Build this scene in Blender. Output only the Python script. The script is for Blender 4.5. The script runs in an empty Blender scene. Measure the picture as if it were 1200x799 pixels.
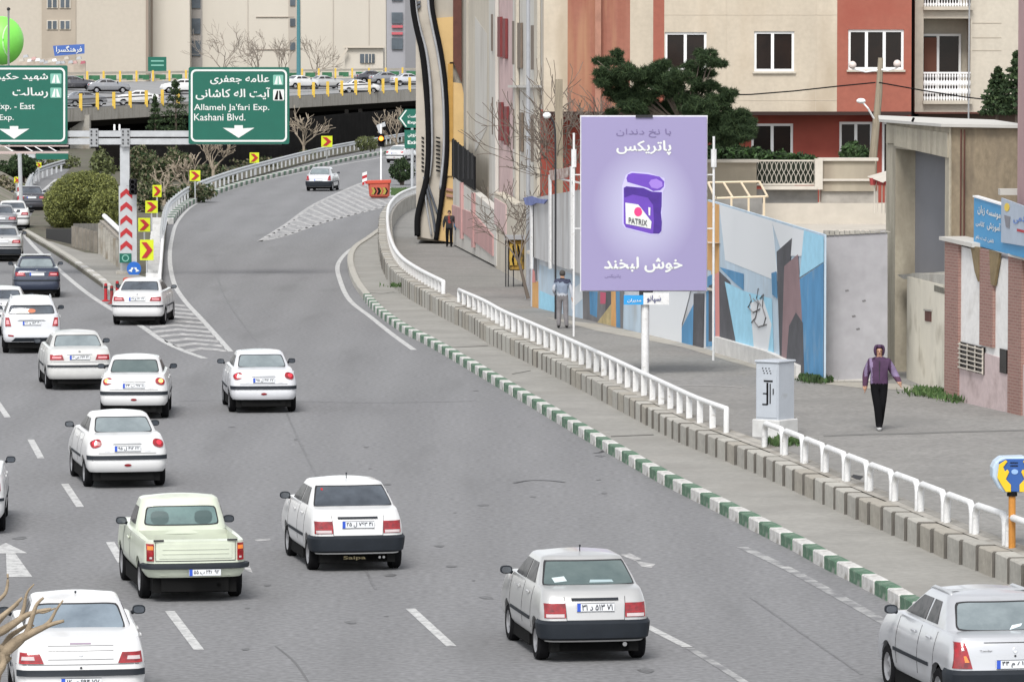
import bpy, bmesh, math, random
from mathutils import Vector, Matrix, noise
random.seed(7)
sc = bpy.context.scene
COL = sc.collection
PI = math.pi

# ---------------------------------------------------------------- camera, sky, sun, exposure
H, FPX, HY = 8.5, 5700.0, 70.0
PITCH = math.atan((399.5 - HY) / FPX)
CP, SP = math.cos(PITCH), math.sin(PITCH)
cam = bpy.data.cameras.new('camera')
cam.sensor_width = 36.0
cam.lens = 36.0 * FPX / 1200.0
cam.clip_start = 1.0
cam.clip_end = 4000.0
camo = bpy.data.objects.new('camera', cam)
camo.location = (0, 0, H)
camo.rotation_euler = (PI / 2 - PITCH, 0, 0)
COL.objects.link(camo)
sc.camera = camo

SUN_EL, SUN_AZ = math.radians(50), math.radians(192)     # azimuth: 0 = +Y, clockwise
world = bpy.data.worlds.new("World")
sc.world = world
world.use_nodes = True
wn = world.node_tree
bg = wn.nodes['Background']
sky = wn.nodes.new('ShaderNodeTexSky')
sky.sky_type = 'NISHITA'
sky.sun_disc = False
sky.sun_elevation = SUN_EL
sky.sun_rotation = SUN_AZ
sky.air_density = 1.0
sky.dust_density = 1.0
hs = wn.nodes.new('ShaderNodeHueSaturation')
hs.inputs['Saturation'].default_value = 0.18             # an overcast, near-neutral sky
wn.links.new(sky.outputs[0], hs.inputs['Color'])
wn.links.new(hs.outputs[0], bg.inputs['Color'])
bg.inputs['Strength'].default_value = 0.105
sun = bpy.data.lights.new('sun', 'SUN')
sun.energy = 1.5
sun.angle = math.radians(22)
sun.color = (1.0, 0.97, 0.93)
suno = bpy.data.objects.new('sun', sun)
sd = Vector((math.sin(SUN_AZ) * math.cos(SUN_EL), math.cos(SUN_AZ) * math.cos(SUN_EL), math.sin(SUN_EL)))
suno.rotation_euler = sd.to_track_quat('Z', 'Y').to_euler()
suno.location = (0, 0, 60)
COL.objects.link(suno)
vs = sc.view_settings
vs.view_transform = 'Standard'
vs.look = 'None'
vs.exposure = 1.12
vs.gamma = 1.0
sc.cycles.max_bounces = 5
sc.cycles.use_denoising = True

# ---------------------------------------------------------------- photograph coordinates -> the place
def ray(px, py):
    u = (px - 600.0) / FPX; v = (399.5 - py) / FPX
    return Vector((u, CP + v * SP, -SP + v * CP))
def P(px, py, D):
    r = ray(px, py); k = D / r.y
    return Vector((r.x * k, D, H + r.z * k))
def G(px, py, z=0.0):
    r = ray(px, py); k = (z - H) / r.z
    return Vector((r.x * k, r.y * k, z))
def zs(D):                                    # height of the footway on the right
    if D < 120: return 0.62
    if D < 150: return 0.62 - 0.12 * (D - 120) / 30
    if D < 235: return 0.50 - 0.45 * (D - 150) / 85
    return 0.05
def GS(px, py):                               # point on that footway
    z = 0.5
    for _ in range(12):
        p = G(px, py, z); z = zs(p.y)
    return G(px, py, z)
def lerp(a, b, t): return a + (b - a) * t
def clamp(x, a=0.0, b=1.0): return max(a, min(b, x))
def sstep(x): x = clamp(x); return x * x * (3 - 2 * x)
def interp(keys, x):
    if x <= keys[0][0]: return keys[0][1]
    for (a, va), (b, vb) in zip(keys, keys[1:]):
        if x <= b: return va + (vb - va) * (x - a) / (b - a)
    return keys[-1][1]

# ---------------------------------------------------------------- materials
MATS = {}
def lin(c):
    if isinstance(c, str):
        c = tuple(int(c[i:i + 2], 16) / 255 for i in (0, 2, 4))
        return tuple(x / 12.92 if x < .04045 else ((x + .055) / 1.055) ** 2.4 for x in c)
    return c
def mat(name, col, rough=0.8, var=0.0, scale=3.0, col2=None, bump=0.0, bscale=None, metal=0.0, coat=0.0, spec=0.5,
        fine=0.0, fscale=60.0, streak=False, emit=None, dirt=None, thresh=None):
    if name in MATS: return MATS[name]
    m = bpy.data.materials.new(name); m.use_nodes = True
    nt = m.node_tree; N = nt.nodes; L = nt.links; b = N['Principled BSDF']
    col = lin(col)
    b.inputs['Roughness'].default_value = rough
    b.inputs['Metallic'].default_value = metal
    b.inputs['Coat Weight'].default_value = coat
    b.inputs['Coat Roughness'].default_value = 0.08
    b.inputs['Specular IOR Level'].default_value = spec
    b.inputs['Base Color'].default_value = (*col, 1)
    last = None
    tc = N.new('ShaderNodeTexCoord')
    vec = tc.outputs['Object']
    if streak:
        mp = N.new('ShaderNodeMapping'); mp.inputs['Scale'].default_value = streak if isinstance(streak, tuple) else (1, 1, .12)
        L.new(vec, mp.inputs[0]); vec = mp.outputs[0]
    if var or col2 is not None:
        n = N.new('ShaderNodeTexNoise'); n.inputs['Scale'].default_value = scale; n.inputs['Detail'].default_value = 8
        n.inputs['Roughness'].default_value = .62
        L.new(vec, n.inputs['Vector'])
        cr = N.new('ShaderNodeValToRGB')
        c2 = lin(col2) if col2 is not None else tuple(x * (1 - var) for x in col)
        c1 = col if col2 is not None else tuple(min(1, x * (1 + var * .6)) for x in col)
        t0, t1 = thresh or (.32, .68)
        cr.color_ramp.elements[0].position = t0; cr.color_ramp.elements[1].position = t1
        cr.color_ramp.elements[0].color = (*c2, 1); cr.color_ramp.elements[1].color = (*c1, 1)
        L.new(n.outputs['Fac'], cr.inputs[0]); last = cr.outputs[0]
    if fine:
        n2 = N.new('ShaderNodeTexNoise'); n2.inputs['Scale'].default_value = fscale; n2.inputs['Detail'].default_value = 4
        L.new(tc.outputs['Object'], n2.inputs['Vector'])
        mr = N.new('ShaderNodeMapRange'); mr.inputs[1].default_value = .3; mr.inputs[2].default_value = .7
        mr.inputs[3].default_value = 1 - fine; mr.inputs[4].default_value = 1 + fine
        L.new(n2.outputs['Fac'], mr.inputs[0])
        mx = N.new('ShaderNodeMix'); mx.data_type = 'RGBA'; mx.blend_type = 'MULTIPLY'; mx.inputs[0].default_value = 1
        if last: L.new(last, mx.inputs[6])
        else: mx.inputs[6].default_value = (*col, 1)
        cb = N.new('ShaderNodeCombineColor')
        for i in range(3): L.new(mr.outputs[0], cb.inputs[i])
        L.new(cb.outputs[0], mx.inputs[7]); last = mx.outputs[2]
    if dirt:
        dcol, dscale, lo, hi = dirt
        n3 = N.new('ShaderNodeTexNoise'); n3.inputs['Scale'].default_value = dscale; n3.inputs['Detail'].default_value = 6
        L.new(vec, n3.inputs['Vector'])
        mr = N.new('ShaderNodeMapRange'); mr.inputs[1].default_value = lo; mr.inputs[2].default_value = hi
        L.new(n3.outputs['Fac'], mr.inputs[0])
        mx = N.new('ShaderNodeMix'); mx.data_type = 'RGBA'
        L.new(mr.outputs[0], mx.inputs[0])
        if last: L.new(last, mx.inputs[6])
        else: mx.inputs[6].default_value = (*col, 1)
        mx.inputs[7].default_value = (*lin(dcol), 1); last = mx.outputs[2]
    if last: L.new(last, b.inputs['Base Color'])
    if bump:
        n4 = N.new('ShaderNodeTexNoise'); n4.inputs['Scale'].default_value = bscale or scale * 6; n4.inputs['Detail'].default_value = 6
        L.new(tc.outputs['Object'], n4.inputs['Vector'])
        bp = N.new('ShaderNodeBump'); bp.inputs['Strength'].default_value = bump; bp.inputs['Distance'].default_value = .02
        L.new(n4.outputs['Fac'], bp.inputs['Height']); L.new(bp.outputs[0], b.inputs['Normal'])
    if emit:
        b.inputs['Emission Color'].default_value = (*lin(emit[0]), 1); b.inputs['Emission Strength'].default_value = emit[1]
    MATS[name] = m
    return m
def brickmat(name, c1, c2, mortar, bw=.24, bh=.08, ax='X'):
    if name in MATS: return MATS[name]
    m = mat(name, c1, .85, bump=.3, bscale=40)
    nt = m.node_tree; N = nt.nodes; L = nt.links; b = N['Principled BSDF']
    tc = N.new('ShaderNodeTexCoord'); sp = N.new('ShaderNodeSeparateXYZ'); cb = N.new('ShaderNodeCombineXYZ')
    L.new(tc.outputs['Object'], sp.inputs[0])
    ad = N.new('ShaderNodeMath'); ad.operation = 'ADD'
    L.new(sp.outputs[0], ad.inputs[0]); L.new(sp.outputs[1], ad.inputs[1])
    L.new(ad.outputs[0], cb.inputs[0]); L.new(sp.outputs[2], cb.inputs[1])
    br = N.new('ShaderNodeTexBrick'); br.inputs['Scale'].default_value = 1
    br.inputs['Color1'].default_value = (*lin(c1), 1); br.inputs['Color2'].default_value = (*lin(c2), 1)
    br.inputs['Mortar'].default_value = (*lin(mortar), 1)
    br.inputs['Brick Width'].default_value = bw; br.inputs['Row Height'].default_value = bh
    br.inputs['Mortar Size'].default_value = .012
    L.new(cb.outputs[0], br.inputs[0]); L.new(br.outputs['Color'], b.inputs['Base Color'])
    return m

# ---------------------------------------------------------------- mesh builder and objects
class MB:
    def __init__(s): s.v = []; s.f = []; s.m = []
    def add(s, vs, fs, mi=0):
        o = len(s.v); s.v += [Vector(v) for v in vs]
        s.f += [tuple(i + o for i in f) for f in fs]; s.m += [mi] * len(fs); return s
    def quad(s, a, b, c, d, mi=0): return s.add([a, b, c, d], [(0, 1, 2, 3)], mi)
    def box(s, c, size, M=None, mi=0, taper=1.0):
        x, y, z = size[0] / 2, size[1] / 2, size[2] / 2; t = taper
        vs = [(-x, -y, -z), (x, -y, -z), (x, y, -z), (-x, y, -z), (-x * t, -y * t, z), (x * t, -y * t, z), (x * t, y * t, z), (-x * t, y * t, z)]
        vs = [Vector(v) for v in vs]
        if M: vs = [M @ v for v in vs]
        vs = [v + Vector(c) for v in vs]
        return s.add(vs, [(0, 3, 2, 1), (4, 5, 6, 7), (0, 1, 5, 4), (1, 2, 6, 5), (2, 3, 7, 6), (3, 0, 4, 7)], mi)
    def tube(s, pts, r, n=6, mi=0, cap=True):
        pts = [Vector(p) for p in pts]
        rs = r if isinstance(r, (list, tuple)) else [r] * len(pts)
        o = len(s.v); ref = None
        for i, p in enumerate(pts):
            d = (pts[min(i + 1, len(pts) - 1)] - pts[max(i - 1, 0)])
            if d.length < 1e-9: d = Vector((0, 0, 1))
            d.normalize()
            if ref is None:
                ref = Vector((0, 0, 1)) if abs(d.z) < .9 else Vector((1, 0, 0))
            a = d.cross(ref)
            if a.length < 1e-6: a = d.cross(Vector((0, 1, 0)))
            a.normalize(); b = d.cross(a); ref = b.cross(d) if False else ref
            for k in range(n):
                t = 2 * PI * k / n
                s.v.append(p + a * math.cos(t) * rs[i] + b * math.sin(t) * rs[i])
        for i in range(len(pts) - 1):
            for k in range(n):
                k2 = (k + 1) % n
                s.f.append((o + i * n + k, o + i * n + k2, o + (i + 1) * n + k2, o + (i + 1) * n + k)); s.m.append(mi)
        if cap:
            s.f.append(tuple(o + k for k in range(n))); s.m.append(mi)
            e = o + (len(pts) - 1) * n
            s.f.append(tuple(e + k for k in reversed(range(n)))); s.m.append(mi)
        return s
    def lathe(s, prof, c=(0, 0, 0), n=16, axis='Z', mi=0):
        o = len(s.v); c = Vector(c)
        for (r, z) in prof:
            for k in range(n):
                t = 2 * PI * k / n; a, b = r * math.cos(t), r * math.sin(t)
                s.v.append(c + (Vector((a, b, z)) if axis == 'Z' else Vector((z, a, b)) if axis == 'X' else Vector((a, z, b))))
        for i in range(len(prof) - 1):
            for k in range(n):
                k2 = (k + 1) % n
                s.f.append((o + i * n + k, o + i * n + k2, o + (i + 1) * n + k2, o + (i + 1) * n + k)); s.m.append(mi)
        return s
    def ball(s, c, r, n=12, m=8, mi=0):
        r = r if isinstance(r, (tuple, list)) else (r, r, r)
        o = len(s.v)
        for i in range(m + 1):
            ph = PI * i / m
            for k in range(n):
                t = 2 * PI * k / n
                s.v.append(Vector(c) + Vector((r[0] * math.sin(ph) * math.cos(t), r[1] * math.sin(ph) * math.sin(t), r[2] * math.cos(ph))))
        for i in range(m):
            for k in range(n):
                k2 = (k + 1) % n
                s.f.append((o + i * n + k, o + (i + 1) * n + k, o + (i + 1) * n + k2, o + i * n + k2)); s.m.append(mi)
        return s
    def prism(s, poly, fn, d0, d1, mi=0):                    # poly in 2-D, fn(u, v, depth) -> point
        n = len(poly); o = len(s.v)
        for (u, v) in poly: s.v.append(Vector(fn(u, v, d0)))
        for (u, v) in poly: s.v.append(Vector(fn(u, v, d1)))
        s.f.append(tuple(o + i for i in range(n))); s.m.append(mi)
        s.f.append(tuple(o + n + i for i in reversed(range(n)))); s.m.append(mi)
        for i in range(n):
            j = (i + 1) % n
            s.f.append((o + i, o + n + i, o + n + j, o + j)); s.m.append(mi)
        return s
    def grid(s, pts, mi=0, close=False):                    # pts: list of rows
        o = len(s.v); w = len(pts[0])
        for r in pts: s.v += [Vector(p) for p in r]
        for i in range(len(pts) - 1):
            for j in range(w if close else w - 1):
                j2 = (j + 1) % w
                s.f.append((o + i * w + j, o + i * w + j2, o + (i + 1) * w + j2, o + (i + 1) * w + j)); s.m.append(mi)
        return s
    def mesh(s, name, mats, org=(0, 0, 0), smooth=False, bevel=0.0, fix=True):
        me = bpy.data.meshes.new(name); org = Vector(org)
        me.from_pydata([tuple(v - org) for v in s.v], [], s.f)
        mats = mats if isinstance(mats, (list, tuple)) else [mats]
        for m in mats: me.materials.append(m)
        if len(mats) > 1: me.polygons.foreach_set('material_index', s.m)
        if fix or bevel:
            bm = bmesh.new(); bm.from_mesh(me)
            if fix: bmesh.ops.recalc_face_normals(bm, faces=bm.faces)
            if bevel: bmesh.ops.bevel(bm, geom=[e for e in bm.edges if len(e.link_faces) == 2 and e.calc_face_angle(0) > .6], offset=bevel, segments=1, affect='EDGES', clamp_overlap=True)
            bm.to_mesh(me); bm.free()
        if smooth:
            me.polygons.foreach_set('use_smooth', [True] * len(me.polygons))
            if smooth is not True:
                me.set_sharp_from_angle(angle=smooth)
        me.update()
        return me
def link(name, me, parent=None):
    o = bpy.data.objects.new(name, me); COL.objects.link(o)
    if parent: o.parent = parent
    return o
def tag(o, label=None, cat=None, group=None, kind=None):
    if label: o['label'] = label
    if cat: o['category'] = cat
    if group: o['group'] = group
    if kind: o['kind'] = kind
    return o
def thing(name, loc, label, cat, group=None, rz=0.0):
    o = bpy.data.objects.new(name, None); COL.objects.link(o)
    o.empty_display_size = .2
    o.location = Vector(loc); o.rotation_euler = (0, 0, rz)
    return tag(o, label, cat, group)
def part(name, mb, m, root, up=None, **k):                   # mb in world coordinates, root unrotated
    return link(name, mb.mesh(name, m, org=root.location, **k), up or root)
def one(name, mb, m, loc, label, cat, group=None, kind=None, **k):   # a thing that is one mesh
    o = link(name, mb.mesh(name, m, org=loc, **k)); o.location = Vector(loc)
    return tag(o, label, cat, group, kind)
def kids(o): return [c for c in KIDS.get(o.name, [])]
def copy_tree(o, parent=None):
    c = o.copy(); COL.objects.link(c)
    if parent: c.parent = parent
    for ch in list(o.children): copy_tree(ch, c)
    return c
def smoothline(pts, n=6):
    pts = [Vector(p) for p in pts]; out = []
    for i in range(len(pts) - 1):
        p0 = pts[max(i - 1, 0)]; p1 = pts[i]; p2 = pts[i + 1]; p3 = pts[min(i + 2, len(pts) - 1)]
        for k in range(n):
            t = k / n
            out.append(.5 * ((2 * p1) + (p2 - p0) * t + (2 * p0 - 5 * p1 + 4 * p2 - p3) * t * t + (3 * p1 - p0 - 3 * p2 + p3) * t ** 3))
    out.append(pts[-1]); return out
def resample(pts, step):
    out = [pts[0].copy()]; acc = 0.0; need = step
    for a, b in zip(pts, pts[1:]):
        L = (b - a).length; pos = 0.0
        while L - pos >= need:
            pos += need; out.append(a.lerp(b, pos / L)); need = step
        need -= (L - pos)
    return out
def normals2(pts):                                           # right-hand side normals in plan
    out = []
    for i in range(len(pts)):
        d = pts[min(i + 1, len(pts) - 1)] - pts[max(i - 1, 0)]; d.z = 0; d.normalize()
        out.append(Vector((d.y, -d.x, 0)))
    return out

# ---------------------------------------------------------------- lettering (Arabic script is joined here, letter by letter)
AF = {'ا':(0xFE8D,2),'آ':(0xFE81,2),'ب':(0xFE8F,4),'پ':(0xFB56,4),'ت':(0xFE95,4),'ث':(0xFE99,4),'ج':(0xFE9D,4),'چ':(0xFB7A,4),'ح':(0xFEA1,4),'خ':(0xFEA5,4),'د':(0xFEA9,2),'ر':(0xFEAD,2),'ز':(0xFEAF,2),'س':(0xFEB1,4),'ش':(0xFEB5,4),'ص':(0xFEB9,4),'ع':(0xFEC9,4),'ف':(0xFED1,4),'ق':(0xFED5,4),'ک':(0xFB8E,4),'گ':(0xFB92,4),'ل':(0xFEDD,4),'م':(0xFEE1,4),'ن':(0xFEE5,4),'ه':(0xFEE9,4),'و':(0xFEED,2),'ی':(0xFBFC,4)}
def shape(s):
    out = []; prev = False
    for i, c in enumerate(s):
        if c not in AF: out.append(c); prev = False; continue
        b, k = AF[c]; nxt = i + 1 < len(s) and s[i + 1] in AF; j = nxt and k == 4
        f = (1 if prev else 0) + (2 if j else 0)
        if k == 2: f &= 1
        out.append(chr(b + f)); prev = j
    return ''.join(reversed(out))
def letters(name, s, fn, u0, u1, v0, v1, m, parent, org, bold=.02, rtl=True, keep=False):
    cu = bpy.data.curves.new('lettering', 'FONT'); cu.body = shape(s) if rtl else s
    cu.size = 1; cu.resolution_u = 3
    o = bpy.data.objects.new('lettering', cu); COL.objects.link(o)
    bpy.context.view_layer.update()
    me0 = o.to_mesh()
    vs = [v.co.copy() for v in me0.vertices]; fs = [tuple(p.vertices) for p in me0.polygons]
    o.to_mesh_clear(); bpy.data.objects.remove(o); bpy.data.curves.remove(cu)
    if not vs: return None
    x0 = min(v.x for v in vs); x1 = max(v.x for v in vs); y0 = min(v.y for v in vs); y1 = max(v.y for v in vs)
    mb = MB(); bd = min(bold, .04) * .8; first = None
    for k, (dx, dy) in enumerate(((0, 0), (bd, 0), (-bd, 0), (0, bd), (0, -bd)) if bold else ((0, 0),)):
        q = [fn(lerp(u0, u1, (v.x + dx - x0) / (x1 - x0)), lerp(v0, v1, (v.y + dy - y0) / (y1 - y0))) for v in vs]
        mb.add([p + Vector((0, -.0004 * k, 0)) for p in map(Vector, q)], fs)
    return link(name, mb.mesh(name, m, org=org, fix=False), parent)

# ---------------------------------------------------------------- a vertical plane through two points of the photograph
class WP:
    def __init__(s, a, b):
        s.a = Vector((a.x, a.y)); s.b = Vector((b.x, b.y)); d = s.b - s.a; s.len = d.length; s.d = d.normalized()
        s.n = Vector((s.d.y, -s.d.x))
        if s.n.dot(-(s.a + s.b)) < 0: s.n = -s.n             # faces the camera
    def U(s, px):
        r = ray(px, 300); rx, ry = r.x, r.y
        # a + d*u parallel to (rx, ry)
        den = s.d.x * ry - s.d.y * rx
        return (s.a.y * rx - s.a.x * ry) / den
    def D(s, px): return s.a.y + s.d.y * s.U(px)
    def Z(s, px, py): return P(px, py, s.D(px)).z
    def pt(s, u, z, off=0.0):
        q = s.a + s.d * u + s.n * off
        return Vector((q.x, q.y, z))
    def at(s, px, py, off=0.0): return s.pt(s.U(px), s.Z(px, py), off)
    def box(s, mb, u0, u1, z0, z1, o0, o1, mi=0):
        return mb.prism([(u0, z0), (u1, z0), (u1, z1), (u0, z1)], lambda u, v, d: s.pt(u, v, d), o0, o1, mi)
    def pbox(s, mb, x0, x1, y0, y1, o0, o1, mi=0):           # from photograph pixels
        u0, u1 = s.U(x0), s.U(x1); xm = (x0 + x1) / 2
        return s.box(mb, u0, u1, s.Z(xm, y1), s.Z(xm, y0), o0, o1, mi)
    def poly(s, mb, pts, o0, o1, mi=0):
        return mb.prism([(s.U(x), s.Z(x, y)) for x, y in pts], lambda u, v, d: s.pt(u, v, d), o0, o1, mi)
    def hole(s, x0, x1, y0, y1):
        xm = (x0 + x1) / 2; return (s.U(x0), s.U(x1), s.Z(xm, y1), s.Z(xm, y0))
def holed_wall(wp, mb, u0, u1, z0, z1, holes, thick=.3, reveal=.22, mi=0, mr=0):
    us = sorted({u0, u1} | {clamp(h[0], u0, u1) for h in holes} | {clamp(h[1], u0, u1) for h in holes})
    zz = sorted({z0, z1} | {clamp(h[2], z0, z1) for h in holes} | {clamp(h[3], z0, z1) for h in holes})
    for a, b in zip(us, us[1:]):
        for c, d in zip(zz, zz[1:]):
            um, zm = (a + b) / 2, (c + d) / 2
            if any(h[0] < um < h[1] and h[2] < zm < h[3] for h in holes): continue
            mb.quad(wp.pt(a, c), wp.pt(b, c), wp.pt(b, d), wp.pt(a, d), mi)
    for h in holes:
        a, b, c, d = h
        mb.quad(wp.pt(a, c), wp.pt(b, c), wp.pt(b, c, -reveal), wp.pt(a, c, -reveal), mr)
        mb.quad(wp.pt(a, d), wp.pt(b, d), wp.pt(b, d, -reveal), wp.pt(a, d, -reveal), mr)
        mb.quad(wp.pt(a, c), wp.pt(a, d), wp.pt(a, d, -reveal), wp.pt(a, c, -reveal), mr)
        mb.quad(wp.pt(b, c), wp.pt(b, d), wp.pt(b, d, -reveal), wp.pt(b, c, -reveal), mr)
    mb.quad(wp.pt(u0, z1), wp.pt(u1, z1), wp.pt(u1, z1, -thick), wp.pt(u0, z1, -thick), mi)
    mb.quad(wp.pt(u0, z0), wp.pt(u0, z1), wp.pt(u0, z1, -thick), wp.pt(u0, z0, -thick), mi)
    mb.quad(wp.pt(u1, z0), wp.pt(u1, z1), wp.pt(u1, z1, -thick), wp.pt(u1, z0, -thick), mi)
    return mb
def window(wp, root, h, sashes, frame_m, glass_m, fw=.06, off=-.1, curtain=None):
    """window > frame pieces and panes; the window itself is a part of root"""
    u0, u1, z0, z1 = h
    mb = MB()
    wp.box(mb, u0, u1, z0, z0 + fw, off - .04, off + .04); wp.box(mb, u0, u1, z1 - fw, z1, off - .04, off + .04)
    wp.box(mb, u0, u0 + fw, z0 + fw, z1 - fw, off - .04, off + .04); wp.box(mb, u1 - fw, u1, z0 + fw, z1 - fw, off - .04, off + .04)
    for s in sashes:
        us = lerp(u0, u1, s); wp.box(mb, us - fw * .6, us + fw * .6, z0 + fw, z1 - fw, off - .035, off + .045)
    w = part('window', mb, frame_m, root)
    cuts = [0] + list(sashes) + [1]
    for a, b in zip(cuts, cuts[1:]):
        g = MB(); wp.box(g, lerp(u0, u1, a) + fw * .5, lerp(u0, u1, b) - fw * .5, z0 + fw * .5, z1 - fw * .5, off - .03, off - .015)
        part('pane', g, glass_m, root, w)
    return w
def leaves(c, r, n, size, rnd, squash=1.0, shell=.55, mb=None, holes=0.0, rough=1.0, wid=.45):
    """n small leaf-sized faces scattered in an uneven volume round c"""
    mb = mb or MB(); c = Vector(c); r = Vector(r) if not isinstance(r, (int, float)) else Vector((r, r, r))
    for _ in range(n):
        while True:
            p = Vector((rnd.uniform(-1, 1), rnd.uniform(-1, 1), rnd.uniform(-1, 1)))
            l = p.length
            if l > 1 or l < shell * rnd.random(): continue
            nz = noise.noise(p * 2.3 + c * .37)
            if nz < (-.15 + holes - (1 - l) * .3) if rough == 1 else nz < -.5: continue
            if l > (.8 if rough == 1 else .94) + nz * .35 * rough: continue
            break
        q = c + Vector((p.x * r.x, p.y * r.y, p.z * r.z))
        a = Vector((rnd.gauss(0, 1), rnd.gauss(0, 1), rnd.gauss(0, 1))).normalized()
        b = a.orthogonal().normalized(); t = rnd.uniform(0, 2 * PI); b = b * math.cos(t) + a.cross(b) * math.sin(t)
        s = size * rnd.uniform(.6, 1.4); w = s * wid
        e = a.cross(b)
        mb.add([q - b * s * .5, q + e * w * .5, q + b * s * .5, q - e * w * .5], [(0, 1, 2, 3)], rnd.randrange(3))
    return mb
def branches(mb, p, d, L, r, depth, rnd, spread=.6, n=3, sides=5, up=.15, jit=.18, minr=.006, segs=4):
    pts = [Vector(p)]; q = Vector(p); dd = Vector(d).normalized(); rs = [r]
    for i in range(segs):
        dd = (dd + Vector((rnd.gauss(0, jit), rnd.gauss(0, jit), rnd.gauss(0, jit) + up * .3))).normalized()
        q = q + dd * L / segs; pts.append(q.copy()); rs.append(max(minr, r * (1 - .55 * (i + 1) / segs)))
    mb.tube(pts, rs, sides if depth > 1 else 3, cap=False)
    if depth <= 0: return
    for k in range(n):
        i = rnd.randint(max(1, segs // 2), segs)
        ax = dd.orthogonal().normalized(); t = rnd.uniform(0, 2 * PI); ax = ax * math.cos(t) + dd.cross(ax) * math.sin(t)
        nd = (dd + ax * spread * rnd.uniform(.6, 1.4) + Vector((0, 0, up))).normalized()
        branches(mb, pts[i], nd, L * rnd.uniform(.6, .85), max(minr, rs[i] * .7), depth - 1, rnd, spread, n, sides, up, jit, minr, segs)
def ell(cx, cz, rx, rz, n=18, rot=0, sq=2.0):
    out = []
    for i in range(n):
        t = 2 * PI * i / n; c, s_ = math.cos(t), math.sin(t)
        x = rx * math.copysign(abs(c) ** (2 / sq), c); z = rz * math.copysign(abs(s_) ** (2 / sq), s_)
        out.append((cx + x * math.cos(rot) - z * math.sin(rot), cz + x * math.sin(rot) + z * math.cos(rot)))
    return out


# ---------------------------------------------------------------- palette
ASPH = mat('asphalt', (.178, .178, .182), .9, var=.08, scale=.5, fine=.22, fscale=9, bump=.25, bscale=30, dirt=((.13, .13, .132), .8, .57, .86), streak=(1, .12, 1))
def wheel_tracks(m, ang, period, amt):                       # tyre polish: faint bands along the lanes
    nt = m.node_tree; N = nt.nodes; L = nt.links; b = N['Principled BSDF']; src = b.inputs['Base Color'].links[0].from_socket
    tc = N.new('ShaderNodeTexCoord'); mp = N.new('ShaderNodeMapping'); mp.inputs['Rotation'].default_value = (0, 0, ang); mp.inputs['Scale'].default_value = (1, .03, 1)
    wv = N.new('ShaderNodeTexWave'); wv.bands_direction = 'X'; wv.inputs['Scale'].default_value = .314 / period; wv.inputs['Distortion'].default_value = 2.5; wv.inputs['Detail'].default_value = 3; wv.inputs['Detail Scale'].default_value = .8
    mr = N.new('ShaderNodeMapRange'); mr.inputs[3].default_value = 1 - amt; mr.inputs[4].default_value = 1 + amt
    mx = N.new('ShaderNodeMix'); mx.data_type = 'RGBA'; mx.blend_type = 'MULTIPLY'; mx.inputs[0].default_value = 1; cb = N.new('ShaderNodeCombineColor')
    L.new(tc.outputs['Object'], mp.inputs[0]); L.new(mp.outputs[0], wv.inputs[0]); L.new(wv.outputs['Fac'], mr.inputs[0])
    for i in range(3): L.new(mr.outputs[0], cb.inputs[i])
    L.new(src, mx.inputs[6]); L.new(cb.outputs[0], mx.inputs[7]); L.new(mx.outputs[2], b.inputs['Base Color'])
wheel_tracks(ASPH, -.163, 1.8, .035)
FOOT = mat('footway_asphalt', (.215, .209, .197), .92, var=.12, scale=.5, fine=.20, fscale=9, bump=.2, bscale=40, dirt=((.155, .152, .144), .3, .52, .85))
VERGE = mat('verge_concrete', (.265, .257, .235), .92, var=.14, scale=.5, fine=.08, fscale=8, bump=.15, bscale=30, dirt=((.22, .21, .19), .35, .52, .75))
CONC = mat('concrete', (.35, .335, .30), .92, var=.22, scale=1.6, fine=.1, fscale=12, bump=.35, bscale=16, dirt=((.22, .19, .15), 1.1, .52, .72))
CONC2 = mat('concrete_pale', (.40, .385, .345), .92, var=.2, scale=1.2, fine=.1, fscale=12, bump=.35, bscale=16, dirt=((.25, .22, .18), .9, .5, .72))
CONC3 = mat('concrete_brown', (.33, .305, .26), .92, var=.24, scale=1.8, fine=.1, fscale=12, bump=.35, bscale=16)
PLASTER = mat('cream_plaster', (.56, .50, .41), .9, var=.10, scale=.5, streak=(1, 1, .3), fine=.05, fscale=6, dirt=((.44, .37, .28), .3, .55, .8))
WHITEW = mat('white_paint_worn', (.66, .66, .655), .6, var=.10, scale=6, fine=.06, fscale=30, dirt=((.42, .40, .37), 9, .62, .75))
WHITE = mat('white_paint', (.82, .82, .82), .45)
MARK = mat('road_marking', (.50, .50, .49), .8, col2=(.27, .27, .27), scale=6, fine=.15, fscale=25, thresh=(.34, .56))
MARKW = mat('road_marking_worn', (.50, .49, .48), .85, col2=(.22, .22, .22), scale=3.4, fine=.25, fscale=12, thresh=(.40, .64))
MARKF = mat('road_marking_ghost', (.38, .375, .37), .85, col2=(.16, .16, .165), scale=1.6, fine=.15, fscale=10, thresh=(.38, .66))
MARKG = mat('road_marking_faint', (.42, .42, .41), .85, col2=(.165, .165, .17), scale=2.0, fine=.15, fscale=14, thresh=(.42, .66))
KGREEN = mat('kerb_green', (.08, .16, .10), .85, var=.35, scale=4, fine=.2, fscale=14, dirt=((.22, .235, .21), 3.2, .48, .64), bump=.3, bscale=18)
KWHITE = mat('kerb_white', (.56, .55, .53), .85, var=.2, scale=4, fine=.15, fscale=14, dirt=((.28, .265, .24), 3.2, .46, .62), bump=.3, bscale=18)
EARTH = mat('earth', (.10, .088, .065), .95, var=.35, scale=.5, fine=.2, fscale=4, dirt=((.07, .09, .04), .6, .5, .7))
GALV = mat('galvanised', (.46, .475, .49), .45, var=.1, scale=4, metal=.25)
BLACK = mat('black', (.008, .008, .009), .85, spec=.12)
DARK = mat('dark_grey', (.035, .035, .038), .8, spec=.2)
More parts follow.
